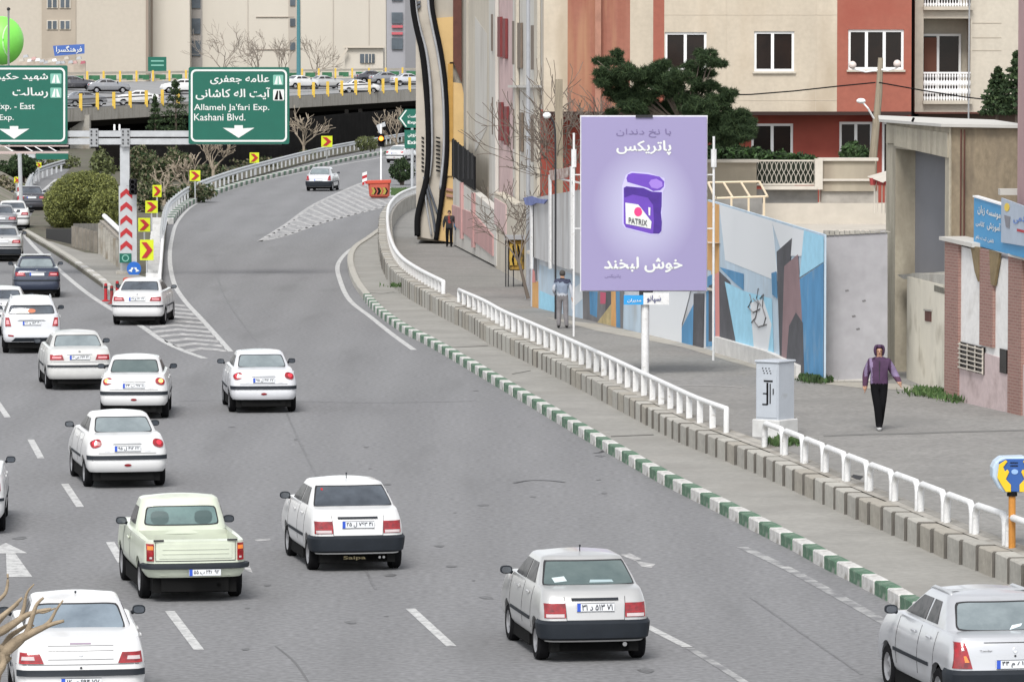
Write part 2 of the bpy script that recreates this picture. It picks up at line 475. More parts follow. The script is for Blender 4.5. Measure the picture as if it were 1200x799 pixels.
STEELG = mat('grey_steel', (.30, .31, .32), .5)
SIGNG = mat('sign_green', (.0, .105, .07), .45, var=.06, scale=2)
SIGNGD = mat('sign_green_edge', (.0, .13, .09), .45)
SIGNW = mat('sign_white', (.66, .68, .66), .45)
REDP = mat('red_paint', (.38, .012, .018), .5)
YELP = mat('fluorescent_yellow', (.55, .62, .01), .5)
GLASSD = mat('window_glass', (.009, .008, .008), .12, var=.5, scale=.8, col2=(.022, .014, .011), spec=.22)
WFRAME = mat('window_frame_white', (.74, .74, .73), .4)
LEAFD = [mat('leaf_dark', (.020, .036, .016), .8, spec=.2), mat('leaf_mid', (.030, .052, .022), .8, spec=.2), mat('leaf_pale', (.05, .078, .032), .8, spec=.2)]  # three greens mixed at random from leaf to leaf
LEAFO = [mat('leaf_olive', (.10, .12, .035), .7), mat('leaf_olive_b', (.135, .15, .05), .7), mat('leaf_olive_c', (.065, .08, .028), .7)]
LEAFW = [mat('leaf_willow', (.15, .165, .04), .8), mat('leaf_willow_b', (.20, .215, .06), .8), mat('leaf_willow_c', (.08, .095, .028), .8)]
LEAFG = [mat('leaf_fresh', (.055, .10, .03), .8), mat('leaf_fresh_b', (.075, .13, .038), .8), mat('leaf_fresh_c', (.04, .09, .02), .7)]
BARK = mat('bark', (.12, .095, .075), .95, var=.3, scale=6, bump=.4)
BARKP = mat('bark_pale', (.30, .25, .19), .95, var=.25, scale=5, bump=.4)
WOODP = mat('pole_wood', (.27, .23, .17), .95, var=.3, scale=3, streak=(4, 4, .3), bump=.4)

# ---------------------------------------------------------------- ground, road
mb = MB(); mb.quad((-900, 20, -.06), (900, 20, -.06), (900, 3000, -.06), (-900, 3000, -.06))
tag(link('ground', mb.mesh('ground', EARTH)), 'dry brown ground spreading beyond the roads', kind='structure')
mb = MB()
for i in range(12):
    y0, y1 = 30 + i * 50, 80 + i * 50
    mb.quad((-75, y0, 0), (60, y0, 0), (60, y1, 0), (-75, y1, 0))
ROAD = tag(link('road', mb.mesh('road', ASPH)), 'worn grey asphalt carriageway and ramp', kind='structure')
def roadpart(name, pts, m, z=.005, lab=None):
    mb = MB(); mb.add([Vector((p.x, p.y, z)) for p in pts], [tuple(range(len(pts)))])
    o = link(name, mb.mesh(name, m), ROAD)
    if lab: o['label'] = lab
    return o
def stripe(name, px, w, m, z=.005, n=5):
    c = smoothline([G(x, y) for x, y in px], n) if len(px) > 2 else [G(x, y) for x, y in px]
    nn = normals2(c); mb = MB()
    mb.grid([[Vector((p.x, p.y, z)) - q * w / 2, Vector((p.x, p.y, z)) + q * w / 2] for p, q in zip(c, nn)])
    return link(name, mb.mesh(name, m), ROAD)
for a in [(-12, 463, 12, 489), (33, 515, 51, 537), (73, 567, 97, 594), (126, 635, 146, 659), (196, 716, 236, 761), (478, 713, 532, 757), (-60, 430, -42, 446), (268, 800, 330, 870)]:
    stripe('lane_dash', [(a[0] + 3, a[1]), (a[2] - 3, a[3])], .15, MARK)
stripe('edge_line', [(870, 641), (915, 662), (960, 686), (1035, 728), (1110, 772), (1260, 865)], .20, MARKG)
stripe('edge_line', [(485, 410), (460, 392), (435, 372), (410, 352), (399, 330), (396, 310), (410, 293), (432, 282)], .18, MARK)
stripe('lane_dash', [(757, 733), (806, 758)], .15, MARK)
stripe('lane_dash', [(808, 759), (872, 799), (930, 840)], .13, MARKG)
stripe('edge_line', [(270, 412), (240, 378), (217, 353), (204, 332), (199, 305), (201, 282), (208, 260), (226, 241), (252, 229), (300, 214), (345, 204), (400, 193), (446, 185), (500, 174)], .18, MARK)
stripe('edge_line', [(240, 420), (215, 411), (190, 399), (165, 382), (130, 362), (100, 342), (70, 317), (40, 289), (28, 272), (30, 255), (42, 232), (66, 210)], .2, MARK)
# arrow, worn scribbles, cracks
roadpart('turn_arrow', [G(*p) for p in [(-22, 649), (7, 636), (32, 648)]], MARK)
roadpart('turn_arrow', [G(*p) for p in [(7, 648.5), (18, 648.5), (38, 676), (8, 676)]], MARK)
for pts in ([(727, 650), (738, 648), (752, 655), (744, 657)], [(745, 657), (768, 661), (764, 665), (752, 664)], [(692, 714), (704, 716), (700, 719)], [(716, 718), (729, 721), (722, 724)], [(284, 660), (292, 662), (296, 671), (288, 668)], [(298, 632), (316, 631), (318, 633), (300, 634)]):
    roadpart('worn_marking', [G(*p) for p in pts], MARKW)
CRK = mat('tar_crack', (.035, .035, .037), .7)
stripe('tar_crack', [(603, 566), (620, 563), (642, 563), (661, 565)], .10, CRK)
stripe('tar_crack', [(323, 757), (345, 775), (362, 800)], .035, mat('tar_faint', (.125, .125, .127), .9))
stripe('tar_crack', [(696, 531), (704, 530), (709, 527)], .10, CRK)
def xk_(y): return interp([(60, 7.5), (80, 5.3), (110, 2.4), (150, -1.0), (200, -4)], y) - .5
# hatched gores
def edgex(px, y):
    for (xa, ya), (xb, yb) in zip(px, px[1:]):
        if min(ya, yb) <= y <= max(ya, yb): return xa + (xb - xa) * (y - ya) / (yb - ya + 1e-9)
    return None
LB = [(160, 352), (172, 365), (176, 384), (196, 400), (226, 412)]; RB = [(207, 345), (213, 352), (237, 376), (268, 411)]
y = 346.0; k = 0
while y < 408:
    w = (y - 70) * .0085; a, b = edgex(LB, y), edgex(RB, y); c, d = edgex(LB, y + w), edgex(RB, y + w * 1.0)
    if None not in (a, b, c, d):
        m = (a + b) / 2 - 4
        roadpart('hatch_bar', [G(a, y + 2), G(m, y - 1), G(b, y + 2), G(d, y + 2 + w), G(m, y + w - 1), G(c, y + 2 + w)], MARKW)
    y += w * 2.0
# + [G(*p) for p in reversed(RB)], MARKG, z=.003)
UP = [(304, 283), (337, 262), (370, 239), (420, 216), (432, 214)]; LO = [(335, 276), (382, 260), (425, 249), (455, 241), (486, 231)]
t = 0
for i in range(22):
    a = 312 + i * 6.2; ya = interp([(312, 277), (337, 262), (370, 239), (420, 217), (450, 212)], a)
    b = a + 14 + i * 1.9; yb = interp([(304, 283), (335, 276), (382, 260), (425, 249), (455, 241), (486, 231)], b)
    if a < 440: roadpart('hatch_bar', [G(a, ya), G(a + 3.4, ya - .6), G(b + 3.6, yb - .6), G(b, yb)], MARKW)
stripe('edge_line', UP, .25, MARKW); stripe('edge_line', [(304, 283)] + LO, .25, MARKW)
roadpart('hatch_base', [G(*p) for p in UP + [(450, 222), (486, 228)] + list(reversed(LO))], MARKF, z=.003)
OIL = mat('oil_stain', (.085, .085, .086), .7, col2=(.155, .155, .158), scale=6, thresh=(.35, .6))
ro = random.Random(17)
for _ in range(34):
    g = G(ro.choice((ro.uniform(20, 760), ro.uniform(300, 800))), ro.uniform(430, 790)); r_ = ro.uniform(.03, .14)
    if g.x < xk_(g.y): b = MB(); b.add([(g.x + math.cos(a * .7) * r_ * ro.uniform(.6, 1.2), g.y + math.sin(a * .7) * r_ * 2.2 * ro.uniform(.6, 1.2), .0055) for a in range(9)], [tuple(range(9))]); link('oil_stain', b.mesh('oil_stain', OIL), ROAD)
SEAM = mat('tar_seam', (.115, .115, .117), .7, col2=(.17, .17, .173), scale=4, thresh=(.4, .6))
for q in ([(330, 470), (352, 520), (388, 590), (440, 690)], [(210, 470), (300, 469), (430, 472), (560, 470)], [(880, 700), (930, 735), (1010, 790)], [(250, 300), (262, 345), (300, 400)]): stripe('tar_seam', q, .045, SEAM, z=.0045)
# low-contrast tyre polish and older asphalt patches
PA = mat('asphalt_patch', (.225, .225, .232), .85, var=.12, scale=.8, fine=.12, fscale=11, bump=.12, bscale=60)
PB = mat('asphalt_dark_patch', (.170, .170, .176), .9, var=.15, scale=.7, fine=.12, fscale=11, bump=.12, bscale=60)

# ---------------------------------------------------------------- right-hand kerb, verge, block wall, rails, footway
KPX = [(1330, 905), (1200, 805), (1130, 758), (1060, 716), (1005, 686), (962, 664), (932, 647), (900, 631), (840, 600), (812, 586), (775, 567), (740, 547), (700, 524), (660, 500), (627, 480), (600, 464), (585, 455), (550, 434), (520, 416), (495, 402), (468, 388), (440, 367), (425, 350), (412, 330), (407, 308), (413, 294), (430, 282), (446, 270)]
WPX = [(1380, 780), (1260, 722), (1175, 681), (1150, 671), (1107, 654), (1040, 624), (985, 600), (900, 561), (850, 540), (800, 520), (765, 502), (717, 476), (687, 460), (650, 441), (600, 416), (572, 402), (550, 388), (522, 374), (500, 362), (475, 347), (457, 332), (448, 315), (444, 295), (444, 275), (447, 262), (457, 250), (472, 242), (500, 234), (540, 226)]
KL = smoothline([G(x, y, 0) for x, y in KPX], 6)
WL = smoothline([G(x, y, .17) for x, y in WPX], 6)
def xat(L, y):
    for a, b in zip(L, L[1:]):
        if a.y <= y <= b.y: return a.x + (b.x - a.x) * (y - a.y) / max(1e-6, b.y - a.y)
    return L[0].x if y < L[0].y else L[-1].x
ys = [60 + i * 1.5 for i in range(int((WL[-1].y - 60) / 1.5))]
rows = []
for yy in ys:
    xk, xw = xat(KL, yy) + .1, xat(WL, yy) + .2
    if yy < KL[0].y: xk = xat(KL, KL[0].y) + .1 + (KL[0].y - yy) * .25
    if xw - xk < .05: continue
    rows.append([Vector((lerp(xk, xw, t / 4), yy, .17)) for t in range(5)])
mb = MB().grid(rows)
VG = tag(link('verge', mb.mesh('verge', VERGE)), 'pale concrete strip between the painted kerb and the block wall', kind='structure')
KERB = tag(bpy.data.objects.new('kerb', None), 'green and white painted kerb', kind='structure'); COL.objects.link(KERB)
def stone_meshes(prefix, L, D, h, m, bev=.02):
    out = []
    for k in range(2):
        b = MB(); b.box((0, 0, h / 2 - .05), (L, D, h + .1), taper=1.0); out.append(b.mesh(prefix, m, bevel=bev))
    return out
kg = stone_meshes('kerb_stone', .955, .26, .22, KGREEN)[0]; kw = stone_meshes('kerb_stone', .955, .26, .22, KWHITE)[0]; kc = stone_meshes('kerb_stone', .955, .26, .22, CONC2)[0]
rs = resample(KL, 1.0); nr = normals2(rs)
KM = [(kg, kw), ]
for i, (p, q) in enumerate(zip(rs, nr)):
    o = link('kerb_stone', (kg if i % 2 else kw) if p.y < 172 else kc, KERB)
    o.location = (p.x + q.x * .13, p.y + q.y * .13, random.uniform(-.006, .008)); o.rotation_euler = (random.uniform(-.012, .012), 0, math.atan2(q.y, q.x) + PI / 2 + random.uniform(-.012, .012))
# drain mouths in the kerb
for px, py in ((822, 584),):
    p = G(px, py); b = MB().box((p.x, p.y, .08), (.26, .22, .13)); link('drain_mouth', b.mesh('drain_mouth', BLACK), KERB)
for px, py, r in ((995, 668, .3), (1010, 676, .12)):
    pass
cr = MB()
for a in ([(703, 529), (690, 520), (710, 511), (752, 508)], [(433, 345), (452, 343), (468, 342)]):
    pass
# cracks across the verge
for pts in ([(716, 511), (740, 510), (766, 509)], [(525, 407), (552, 406), (572, 405)], [(433, 343), (448, 344), (462, 342)], [(600, 438), (622, 434)]):
    c = [G(x, y, .176) for x, y in pts]; b = MB(); b.grid([[p + Vector((0, -.12, 0)), p + Vector((0, .1, 0))] for p in c]); link('crack', b.mesh('crack', mat('crack_dark', (.10, .095, .085), .95)), VG)
def wt(y): return .59 + .20 * sstep((y - 115) / 70)          # top of the block wall
BW = thing('block_wall', (WL[40].x, WL[40].y, .17), 'low retaining wall of stepped concrete blocks between verge and footway', 'wall')
bms = []
JD = mat('joint_shade', (.10, .092, .08), .95, var=.3, scale=5)  # block ends coloured dark for the shadow in the joints
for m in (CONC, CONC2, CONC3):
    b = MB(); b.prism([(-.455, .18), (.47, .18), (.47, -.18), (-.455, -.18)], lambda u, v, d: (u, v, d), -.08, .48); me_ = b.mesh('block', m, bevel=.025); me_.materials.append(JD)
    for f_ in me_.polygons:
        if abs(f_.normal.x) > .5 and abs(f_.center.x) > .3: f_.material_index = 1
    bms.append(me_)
capm = mat('wall_top_mortar', (.34, .32, .285), .95, var=.25, scale=2, bump=.4, bscale=12, dirt=((.2, .18, .15), 1.4, .5, .7))
rs = resample(WL, 1.0); nr = normals2(rs); rnd = random.Random(3)
for i, (p, q) in enumerate(zip(rs, nr)):
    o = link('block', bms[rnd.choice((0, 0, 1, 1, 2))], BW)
    near = p.y < 112
    o.location = Vector((p.x + q.x * (.17 + rnd.uniform(-.01, .01)), p.y + q.y * .17, .11 + rnd.uniform(-.012, .012))) - BW.location
    o.rotation_euler = (0, 0, math.atan2(q.y, q.x) + PI / 2 + (-.030 if near else -.005) + rnd.uniform(-.02, .02)); o.scale = (1, 1, (wt(p.y) - .11) / .48)
core = MB(); core.grid([[p + q * .26 + Vector((0, 0, -.1)), Vector((p.x, p.y, wt(p.y) - .03)) + q * .26, Vector((p.x, p.y, wt(p.y) - .02)) + q * .5] for p, q in zip(WL, normals2(WL))])
part('mortar_core', core, mat('mortar_dark', (.10, .095, .085), .95, var=.3, scale=3), BW)
part('wall_cap', MB().grid([[Vector((p.x, p.y, wt(p.y) + .010)) + q * .30, Vector((p.x, p.y, max(wt(p.y) + .02, .64))) + q * .62, Vector((p.x, p.y, 0)) + q * .63] for p, q in zip(WL, normals2(WL))]), capm, BW)
# rails
def hoop(mb, a, b, h, r):
    a = Vector(a); b = Vector(b); d = (b - a).normalized(); c = .17; up = Vector((0, 0, 1))
    mb.tube([a, a + up * (h - c), a + up * (h - c * .3) + d * c * .3, a + up * h + d * c, b + up * h - d * c, b + up * (h - c * .3) - d * c * .3, b + up * (h - c), b], r, 8)
nw = normals2(WL)
RL = [Vector((p.x, p.y, .60)) + q * .42 for p, q in zip(WL, nw)]
def ipx(p):                                                  # world -> photograph x
    return 600 + FPX * p.x / (p.y * CP - (p.z - H) * SP)
rr = resample(RL, .25)
seg1 = [p for p in rr if ipx(p) > 893 and p.y > 60]; seg2 = [p for p in rr if 533 < ipx(p) < 852 and p.y < 190]; seg3 = [p for p in rr if (ipx(p) < 520 and p.y > 150)]
seg1.reverse()
R1 = thing('guard_rail', seg1[0], 'white guard rail of separate square hoops at the right, ending by the grey cabinet', 'railing', 'white footway guard rails')
s = resample(seg1, 2.05)
for a, b in zip(s, s[1:]):
    mb = MB(); d = (b - a).normalized(); hoop(mb, a + d * .10, b - d * .10, .50, .062); part('hoop', mb, WHITEW, R1, smooth=.9)
R2 = thing('guard_rail', seg2[0], 'long middle stretch of white guard rail in front of the lilac billboard', 'railing', 'white footway guard rails')
s = resample(seg2, 1.45)
mb = MB(); e0 = s[0]; mb.tube([e0 + Vector((0, 0, 0)), e0 + Vector((0, 0, .42))] + [p + Vector((0, 0, .52)) for p in s[0:]] + [s[-1] + Vector((0, 0, .42)), s[-1]], .062, 8)
part('top_rail', mb, WHITEW, R2, smooth=.9)
for i, p in enumerate(s[1:-1], 1):
    mb = MB(); mb.box(p + Vector((0, 0, .24)), (.13, .24, .50)); part('post', mb, WHITEW, R2)
R3 = thing('guard_rail', seg3[0], 'far curved stretch of white guard rail at the top of the slip road', 'railing', 'white footway guard rails')
s = resample(seg3, 1.3)
mb = MB(); mb.tube([s[0], s[0] + Vector((0, 0, .42))] + [p + Vector((0, 0, .55)) for p in s] + [s[-1]], .075, 8)
part('top_rail', mb, WHITEW, R3, smooth=.9)
for p in s[1:-1]:
    mb = MB(); mb.box(p + Vector((0, 0, .25)), (.12, .24, .52)); part('post', mb, WHITEW, R3)
# footway sheet
rows = []
for p, q in zip(WL, nw):
    if rows and p.y < rows[-1][0].y + .3: continue
    x0 = p.x + .45; z = zs(p.y)
    rows.append([Vector((x0 + (45 - x0) * t, p.y, z)) for t in (0, .03, .1, .3, .6, 1)])
r0 = [Vector((v.x, 40, v.z)) for v in rows[0]]
FW = tag(link('footway', MB().grid([r0] + rows).mesh('footway', FOOT)), 'wide grey asphalt footway above the block wall', kind='structure')
def footpatch(name, px, m, dz=.006):
    pts = [GS(*p) + Vector((0, 0, dz)) for p in px]; b = MB(); b.add(pts, [tuple(range(len(pts)))]); return link(name, b.mesh(name, m), FW)
CRD = mat('footway_crack', (.15, .148, .14), .95)
def footline(px, w, m=CRD):
    c = smoothline([GS(*p) + Vector((0, 0, .006)) for p in px], 4); nn = normals2(c); b = MB()
    b.grid([[p - Vector((0, 1, 0)) * w / 2, p + Vector((0, 1, 0)) * w / 2] for p in c]); link('crack', b.mesh('crack', m), FW)
footline([(965, 511), (1010, 509), (1060, 508), (1120, 506), (1200, 504)], .35)
footline([(770, 452), (840, 452), (870, 454)], .3, mat('footway_pale', (.30, .29, .275), .9))
footline([(1180, 700), (1210, 690)], .3)
STRIP = mat('kerb_strip_pale', (.34, .32, .28), .9, var=.2, scale=2)
footpatch('edge_strip', [(640, 372), (700, 388), (760, 399), (800, 407), (860, 425), (940, 447), (1010, 455), (1060, 457), (1105, 470), (1110, 466), (1060, 450), (965, 446), (880, 420), (800, 400), (700, 380)], STRIP)
footpatch('drain_cover', [(1000, 556), (1012, 558), (1008, 562), (996, 560)], DARK)

# ---------------------------------------------------------------- island between main road and ramp
def flat(name, px, z, m, kind='structure', label=None, skirt=True):
    pts = [G(x, y, z) for x, y in px]; n = len(pts); b = MB()
    b.add(pts, [tuple(range(n))])
    if skirt:
        for i in range(n):
            a, c = pts[i], pts[(i + 1) % n]; b.quad(a, c, Vector((c.x, c.y, -.05)), Vector((a.x, a.y, -.05)))
    return tag(link(name, b.mesh(name, m)), label, kind=kind)
ISL = flat('island', [(30, 274), (52, 287), (85, 308), (120, 333), (138, 349), (186, 349), (189, 327), (195, 262), (207, 246), (228, 231), (270, 214), (320, 200), (380, 184.5), (440, 173), (520, 158), (520, 140), (300, 150), (60, 160), (84, 196), (70, 210), (50, 232), (34, 256)], .13, EARTH, label='earth island between the main road and the ramp')
flat('island_pavement', [(40, 280), (52, 286), (85, 307), (120, 332), (138, 348), (186, 348), (187, 330), (150, 318), (142, 300), (100, 296), (60, 283)], .137, VERGE, label='pale paved nose of the island', skirt=False)
b = MB()
kp = smoothline([G(x, y) for x, y in [(30, 274), (52, 287), (85, 308), (120, 333), (138, 349), (186, 350)]], 4)
KI = tag(bpy.data.objects.new('island_kerb', None), 'worn kerb round the island', kind='structure'); COL.objects.link(KI)
r_ = resample(kp, 1.3)
for i, (p, q) in enumerate(zip(r_, normals2(r_))):
    o = link('kerb_stone', kc if (i % 3 or p.y > 200) else kw, KI); o.location = p; o.rotation_euler = (0, 0, math.atan2(q.y, q.x) + PI / 2); o.scale = (1.25, 1, .95)
kp = smoothline([G(x, y) for x, y in [(199, 262), (206, 252), (222, 240), (260, 225), (300, 213), (350, 201), (400, 190), (445, 181.5), (500, 172)]], 4)
KR = tag(bpy.data.objects.new('ramp_kerb', None), 'green and white kerb along the outer edge of the ramp', kind='structure'); COL.objects.link(KR)
r_ = resample(kp, 2.0)
for i, (p, q) in enumerate(zip(r_, normals2(r_))):
    o = link('kerb_stone', kg if i % 2 else kw, KR); o.location = p; o.rotation_euler = (0, 0, math.atan2(q.y, q.x) + PI / 2); o.scale = (2.0, 1.6, 1.3)
# crash barrier along the ramp
bl = smoothline([G(x, y, .13) for x, y in [(191, 290), (195, 262), (205, 248), (228, 232), (270, 215), (320, 200), (380, 184), (440, 172), (500, 161), (540, 152)]], 5)
CB = thing('crash_barrier', bl[0], 'white steel crash barrier curving up the outer edge of the ramp', 'crash barrier')
nb = normals2(bl)
prof = [(.0, .50), (.06, .58), (.0, .66), (.0, .72), (.06, .80), (.0, .88)]
part('beam', MB().grid([[p + q * a + Vector((0, 0, z)) for a, z in prof] for p, q in zip(bl, nb)]), GALV, CB)
for p in resample(bl, 4.0):
    part('post', MB().box(p + Vector((-.08, .05, .42)), (.12, .14, .86)), GALV, CB)
# slatted ladder-like barrier seen end-on
SB = thing('slatted_barrier', G(180, 325), 'white barrier of short cross slats leading from the nose of the island to the ramp', 'barrier')
part('side_rail', MB().tube([G(187, 327, .3) + Vector((0, 0, .05)), G(189, 300, .45), G(191, 275, .5), G(195, 256, .6)], .07, 6), WHITE, SB)
for i in range(17):
    t = i / 16; y = lerp(323, 257, t); a = G(lerp(172, 179, t), y + 1, .25); c = G(lerp(187, 194, t), y, .3)
    d = (c - a); mid = (a + c) / 2
    part('slat', MB().box(mid, (d.length, .10, .22), Matrix.Rotation(math.atan2(d.y, d.x), 3, 'Z')), WHITEW, SB)
# bank on the far left
bot = [G(x, y, .02) for x, y in [(-260, 330), (-120, 292), (-40, 262), (10, 246), (24, 238), (30, 222), (38, 206), (56, 198)]]
rows = []
for p in bot:
    rows.append([p, p + Vector((-2.2, 6, .9)), p + Vector((-6, 14, 2.0)), p + Vector((-14, 24, 2.6))])
tag(link('bank', MB().grid(rows).mesh('bank', mat('bank_earth', (.21, .19, .155), .95, var=.35, scale=.5, fine=.2, fscale=3, dirt=((.12, .13, .07), .4, .5, .7)))), 'dry bank left of the main road', kind='structure')
cb = smoothline([G(x, y, .02) for x, y in [(28, 246), (36, 222), (44, 212), (58, 206), (76, 200)]], 4)
o = thing('crash_barrier', cb[0], 'short crash barrier at the far bend of the main road', 'crash barrier')
part('beam', MB().grid([[p + q * a + Vector((0, 0, z)) for a, z in prof] for p, q in zip(cb, normals2(cb))]), GALV, o)
for p in resample(cb, 5): part('post', MB().box(p + Vector((-.08, .05, .42)), (.14, .14, .86)), GALV, o)
# ---------------------------------------------------------------- gantry, road signs
GD = 190.0
def box3(mb, px0, px1, py0, py1, D, depth=.2, mi=0, front=True):
    a = P(px0, py1, D); b = P(px1, py0, D)
    return mb.prism([(a.x, a.z), (b.x, a.z), (b.x, b.z), (a.x, b.z)], lambda u, v, d: (u, D + d, v), 0, depth, mi)
def pprism(mb, poly, D, d0, d1, mi=0):
    pts = [P(x, y, D) for x, y in poly]
    return mb.prism([(p.x, p.z) for p in pts], lambda u, v, d: (u, D + d, v), d0, d1, mi)
def rrect(x0, y0, x1, y1, r, n=5):
    out = []
    for cx, cy, a in ((x1 - r, y0 + r, -90), (x1 - r, y1 - r, 0), (x0 + r, y1 - r, 90), (x0 + r, y0 + r, 180)):
        for i in range(n + 1):
            t = math.radians(a + 90 * i / n); out.append((cx + r * math.cos(t), cy + r * math.sin(t)))
    return out
gp = G(147.5, 325); GD = gp.y
T = thing('sign_gantry', gp, 'pale grey steel sign gantry post with its double cross beam', 'gantry')
b = MB(); a = P(147, 300, GD)
b.box((a.x, GD, 2.92), (.36, .36, 5.64)); part('post', b, GALV, T)
for y0, y1 in ((153.5, 160.5), (162.5, 169.5)):
    part('beam', box3(MB(), -90, 330, y0, y1, GD - .30, .22), GALV, T)
for x in (110, 147):
    b = MB(); box3(b, x - 5, x + 5, 151, 172, GD - .36, .05); part('clamp', b, STEELG, T)
    for dx in (-3, 3):
        for y in (154, 158, 164, 168): part('bolt', box3(MB(), x + dx - .8, x + dx + .8, y - .8, y + .8, GD - .40, .04), DARK, T)
for x in (134, 140): part('lug', box3(MB(), x - 1, x + 1, 146, 153, GD - .2, .08), WHITE, T)
part('base_plate', MB().box((gp.x, GD, .2), (.7, .7, .12)), CONC, T)
def bigsign(x0, y0, x1, y1, label, lines, arrow, syms):
    D = GD - .45; T = thing('direction_sign', P((x0 + x1) / 2, y1, D), label, 'road sign', 'green direction signs on the gantry')
    b = MB(); pprism(b, rrect(x0, y0, x1, y1, 2), D, .0, .10); part('panel', b, SIGNG, T)
    o_ = rrect(x0 + 2.6, y0 + 2.6, x1 - 2.6, y1 - 2.6, 6); i_ = rrect(x0 + 4.8, y0 + 4.8, x1 - 4.8, y1 - 4.8, 4.2)
    b = MB(); b.grid([[P(x, y, D) + Vector((0, -.012, 0)) for x, y in o_], [P(x, y, D) + Vector((0, -.012, 0)) for x, y in i_]], close=True); part('border', b, SIGNW, T)
    for s, a, c, e, g, rtl in lines:
        pa, pb = P(a, g, D), P(c, e, D)
        letters('lettering', s, lambda u, v: (u, D - .012, v), pa.x, pb.x, pa.z, pb.z, SIGNW, T, T.location, bold=.022 if rtl else .008, rtl=rtl)
    ax, ay, hw, th = arrow
    b = MB(); pprism(b, [(ax - hw, ay), (ax - 5, ay + .6), (ax - 5, ay - 3), (ax + 5, ay - 3), (ax + 5, ay + .6), (ax + hw, ay), (ax, ay + th)], D, -.014, -.008); part('arrow', b, SIGNW, T)
    for (sx0, sy0, sx1, sy1, bgm, fgm) in syms:
        o = part('road_symbol', pprism(MB(), rrect(sx0, sy0, sx1, sy1, 1, 2), D, -.014, -.008), bgm, T)
        w = sx1 - sx0; m = (sx0 + sx1) / 2
        part('road_shape', pprism(MB(), [(m - w * .38, sy1 - 1), (m - w * .15, sy0 + 1.5), (m - w * .04, sy0 + 1.5), (m - w * .07, sy1 - 1)], D, -.02, -.0145), fgm, T, o)
        part('road_shape', pprism(MB(), [(m + w * .07, sy1 - 1), (m + w * .04, sy0 + 1.5), (m + w * .15, sy0 + 1.5), (m + w * .38, sy1 - 1)], D, -.02, -.0145), fgm, T, o)
    return T
SGL = mat('sign_green_light', (.18, .42, .34), .5)
bigsign(221, 79, 339, 169, 'green direction sign reading Kashani Blvd., right of the gantry post',
    [('علامه جعفری', 246.5, 315.5, 88, 99, True), ('آیت اله کاشانی', 229.5, 316.5, 103, 117, True), ("Allameh Ja'fari Exp.", 227.5, 315.5, 122, 131.5, False), ('Kashani Blvd.', 227.5, 287.5, 133.5, 141.5, False)],
    (279.7, 150, 18.5, 11.8), [(320, 88, 332, 100, SGL, SIGNW), (320, 105, 333, 118, SIGNW, BLACK)])
bigsign(-41, 77, 79, 169, 'green direction sign with the word East, cut off by the left edge of the photo',
    [('شهید حکیم', -6, 56, 86, 97, True), ('رسالت', 15, 56, 103, 115, True), ('Hakim Exp. - East', -42 + 7, 40.5, 121, 130.5, False), ('Resalat Exp.', -33, 16, 134.5, 143, False)],
    (16.5, 151, 18, 12), [(59, 86.5, 72, 98.5, SGL, SIGNW), (59, 103, 72, 115, SGL, SIGNW)])
# hazard board with upward chevrons
D = GD - .5; T = thing('hazard_board', (gp.x - .1, D, .13), 'tall white board with five red upward chevrons on the gantry post', 'warning board')
part('panel', box3(MB(), 139.5, 160, 218, 308, D, .05), GALV, T)
for y in (221, 236.5, 252, 267, 282):
    part('chevron', pprism(MB(), [(141, y + 6), (148, y), (155, y + 6), (155, y + 12), (148, y + 6), (141, y + 12)], D, -.015, -.005), REDP, T)
o = part('green_plaque', box3(MB(), 140, 154, 297, 308, D - .03, .02), SIGNG, T)
part('emblem_ring', MB().lathe([(.10, 0), (.14, 0)], P(147, 302.5, D - .045), 16, 'Y'), SGL, T, o)
part('post', box3(MB(), 157, 159.5, 300, 326, D + .05, .06), GALV, T)
D = GD - .7; T = thing('round_road_sign', (P(157, 320, D).x, D, .13), 'round blue road sign with two white arrows below the chevron board', 'road sign')
c = P(157, 315, D); part('disc', MB().lathe([(0, -.02), (.28, -.02), (.28, .02), (0, .02)], c, 28, 'Y'), mat('sign_blue', (.01, .11, .45), .4), T)
for s in (-1, 1):
    part('arrow', MB().prism([(c.x + s * .02, c.z + .06), (c.x + s * .12, c.z + .04), (c.x + s * .10, c.z - .0), (c.x + s * .22, c.z - .08), (c.x + s * .07, c.z - .13), (c.x + s * .08, c.z - .06), (c.x + s * .02, c.z + .01)], lambda u, v, d: (u, D + d, v), -.035, -.025), SIGNW, T)
part('post', MB().tube([c + Vector((0, .05, 0)), (c.x, D + .05, .13)], .035, 8), GALV, T)
D = GD - .9; c = P(156, 219, D); T = thing('traffic_signal', c, 'black traffic signal head on the right of the gantry post', 'traffic light')
part('housing', MB().box(c, (.30, .22, .62)), BLACK, T, bevel=.04)
for k in (-1, 0, 1): part('visor', MB().lathe([(.10, 0), (.10, -.14), (.085, -.14), (.085, 0)], c + Vector((0, -.11, k * .19)), 12, 'Y'), DARK, T)
part('bracket', MB().tube([c, (gp.x, GD, c.z)], .03, 6), DARK, T)
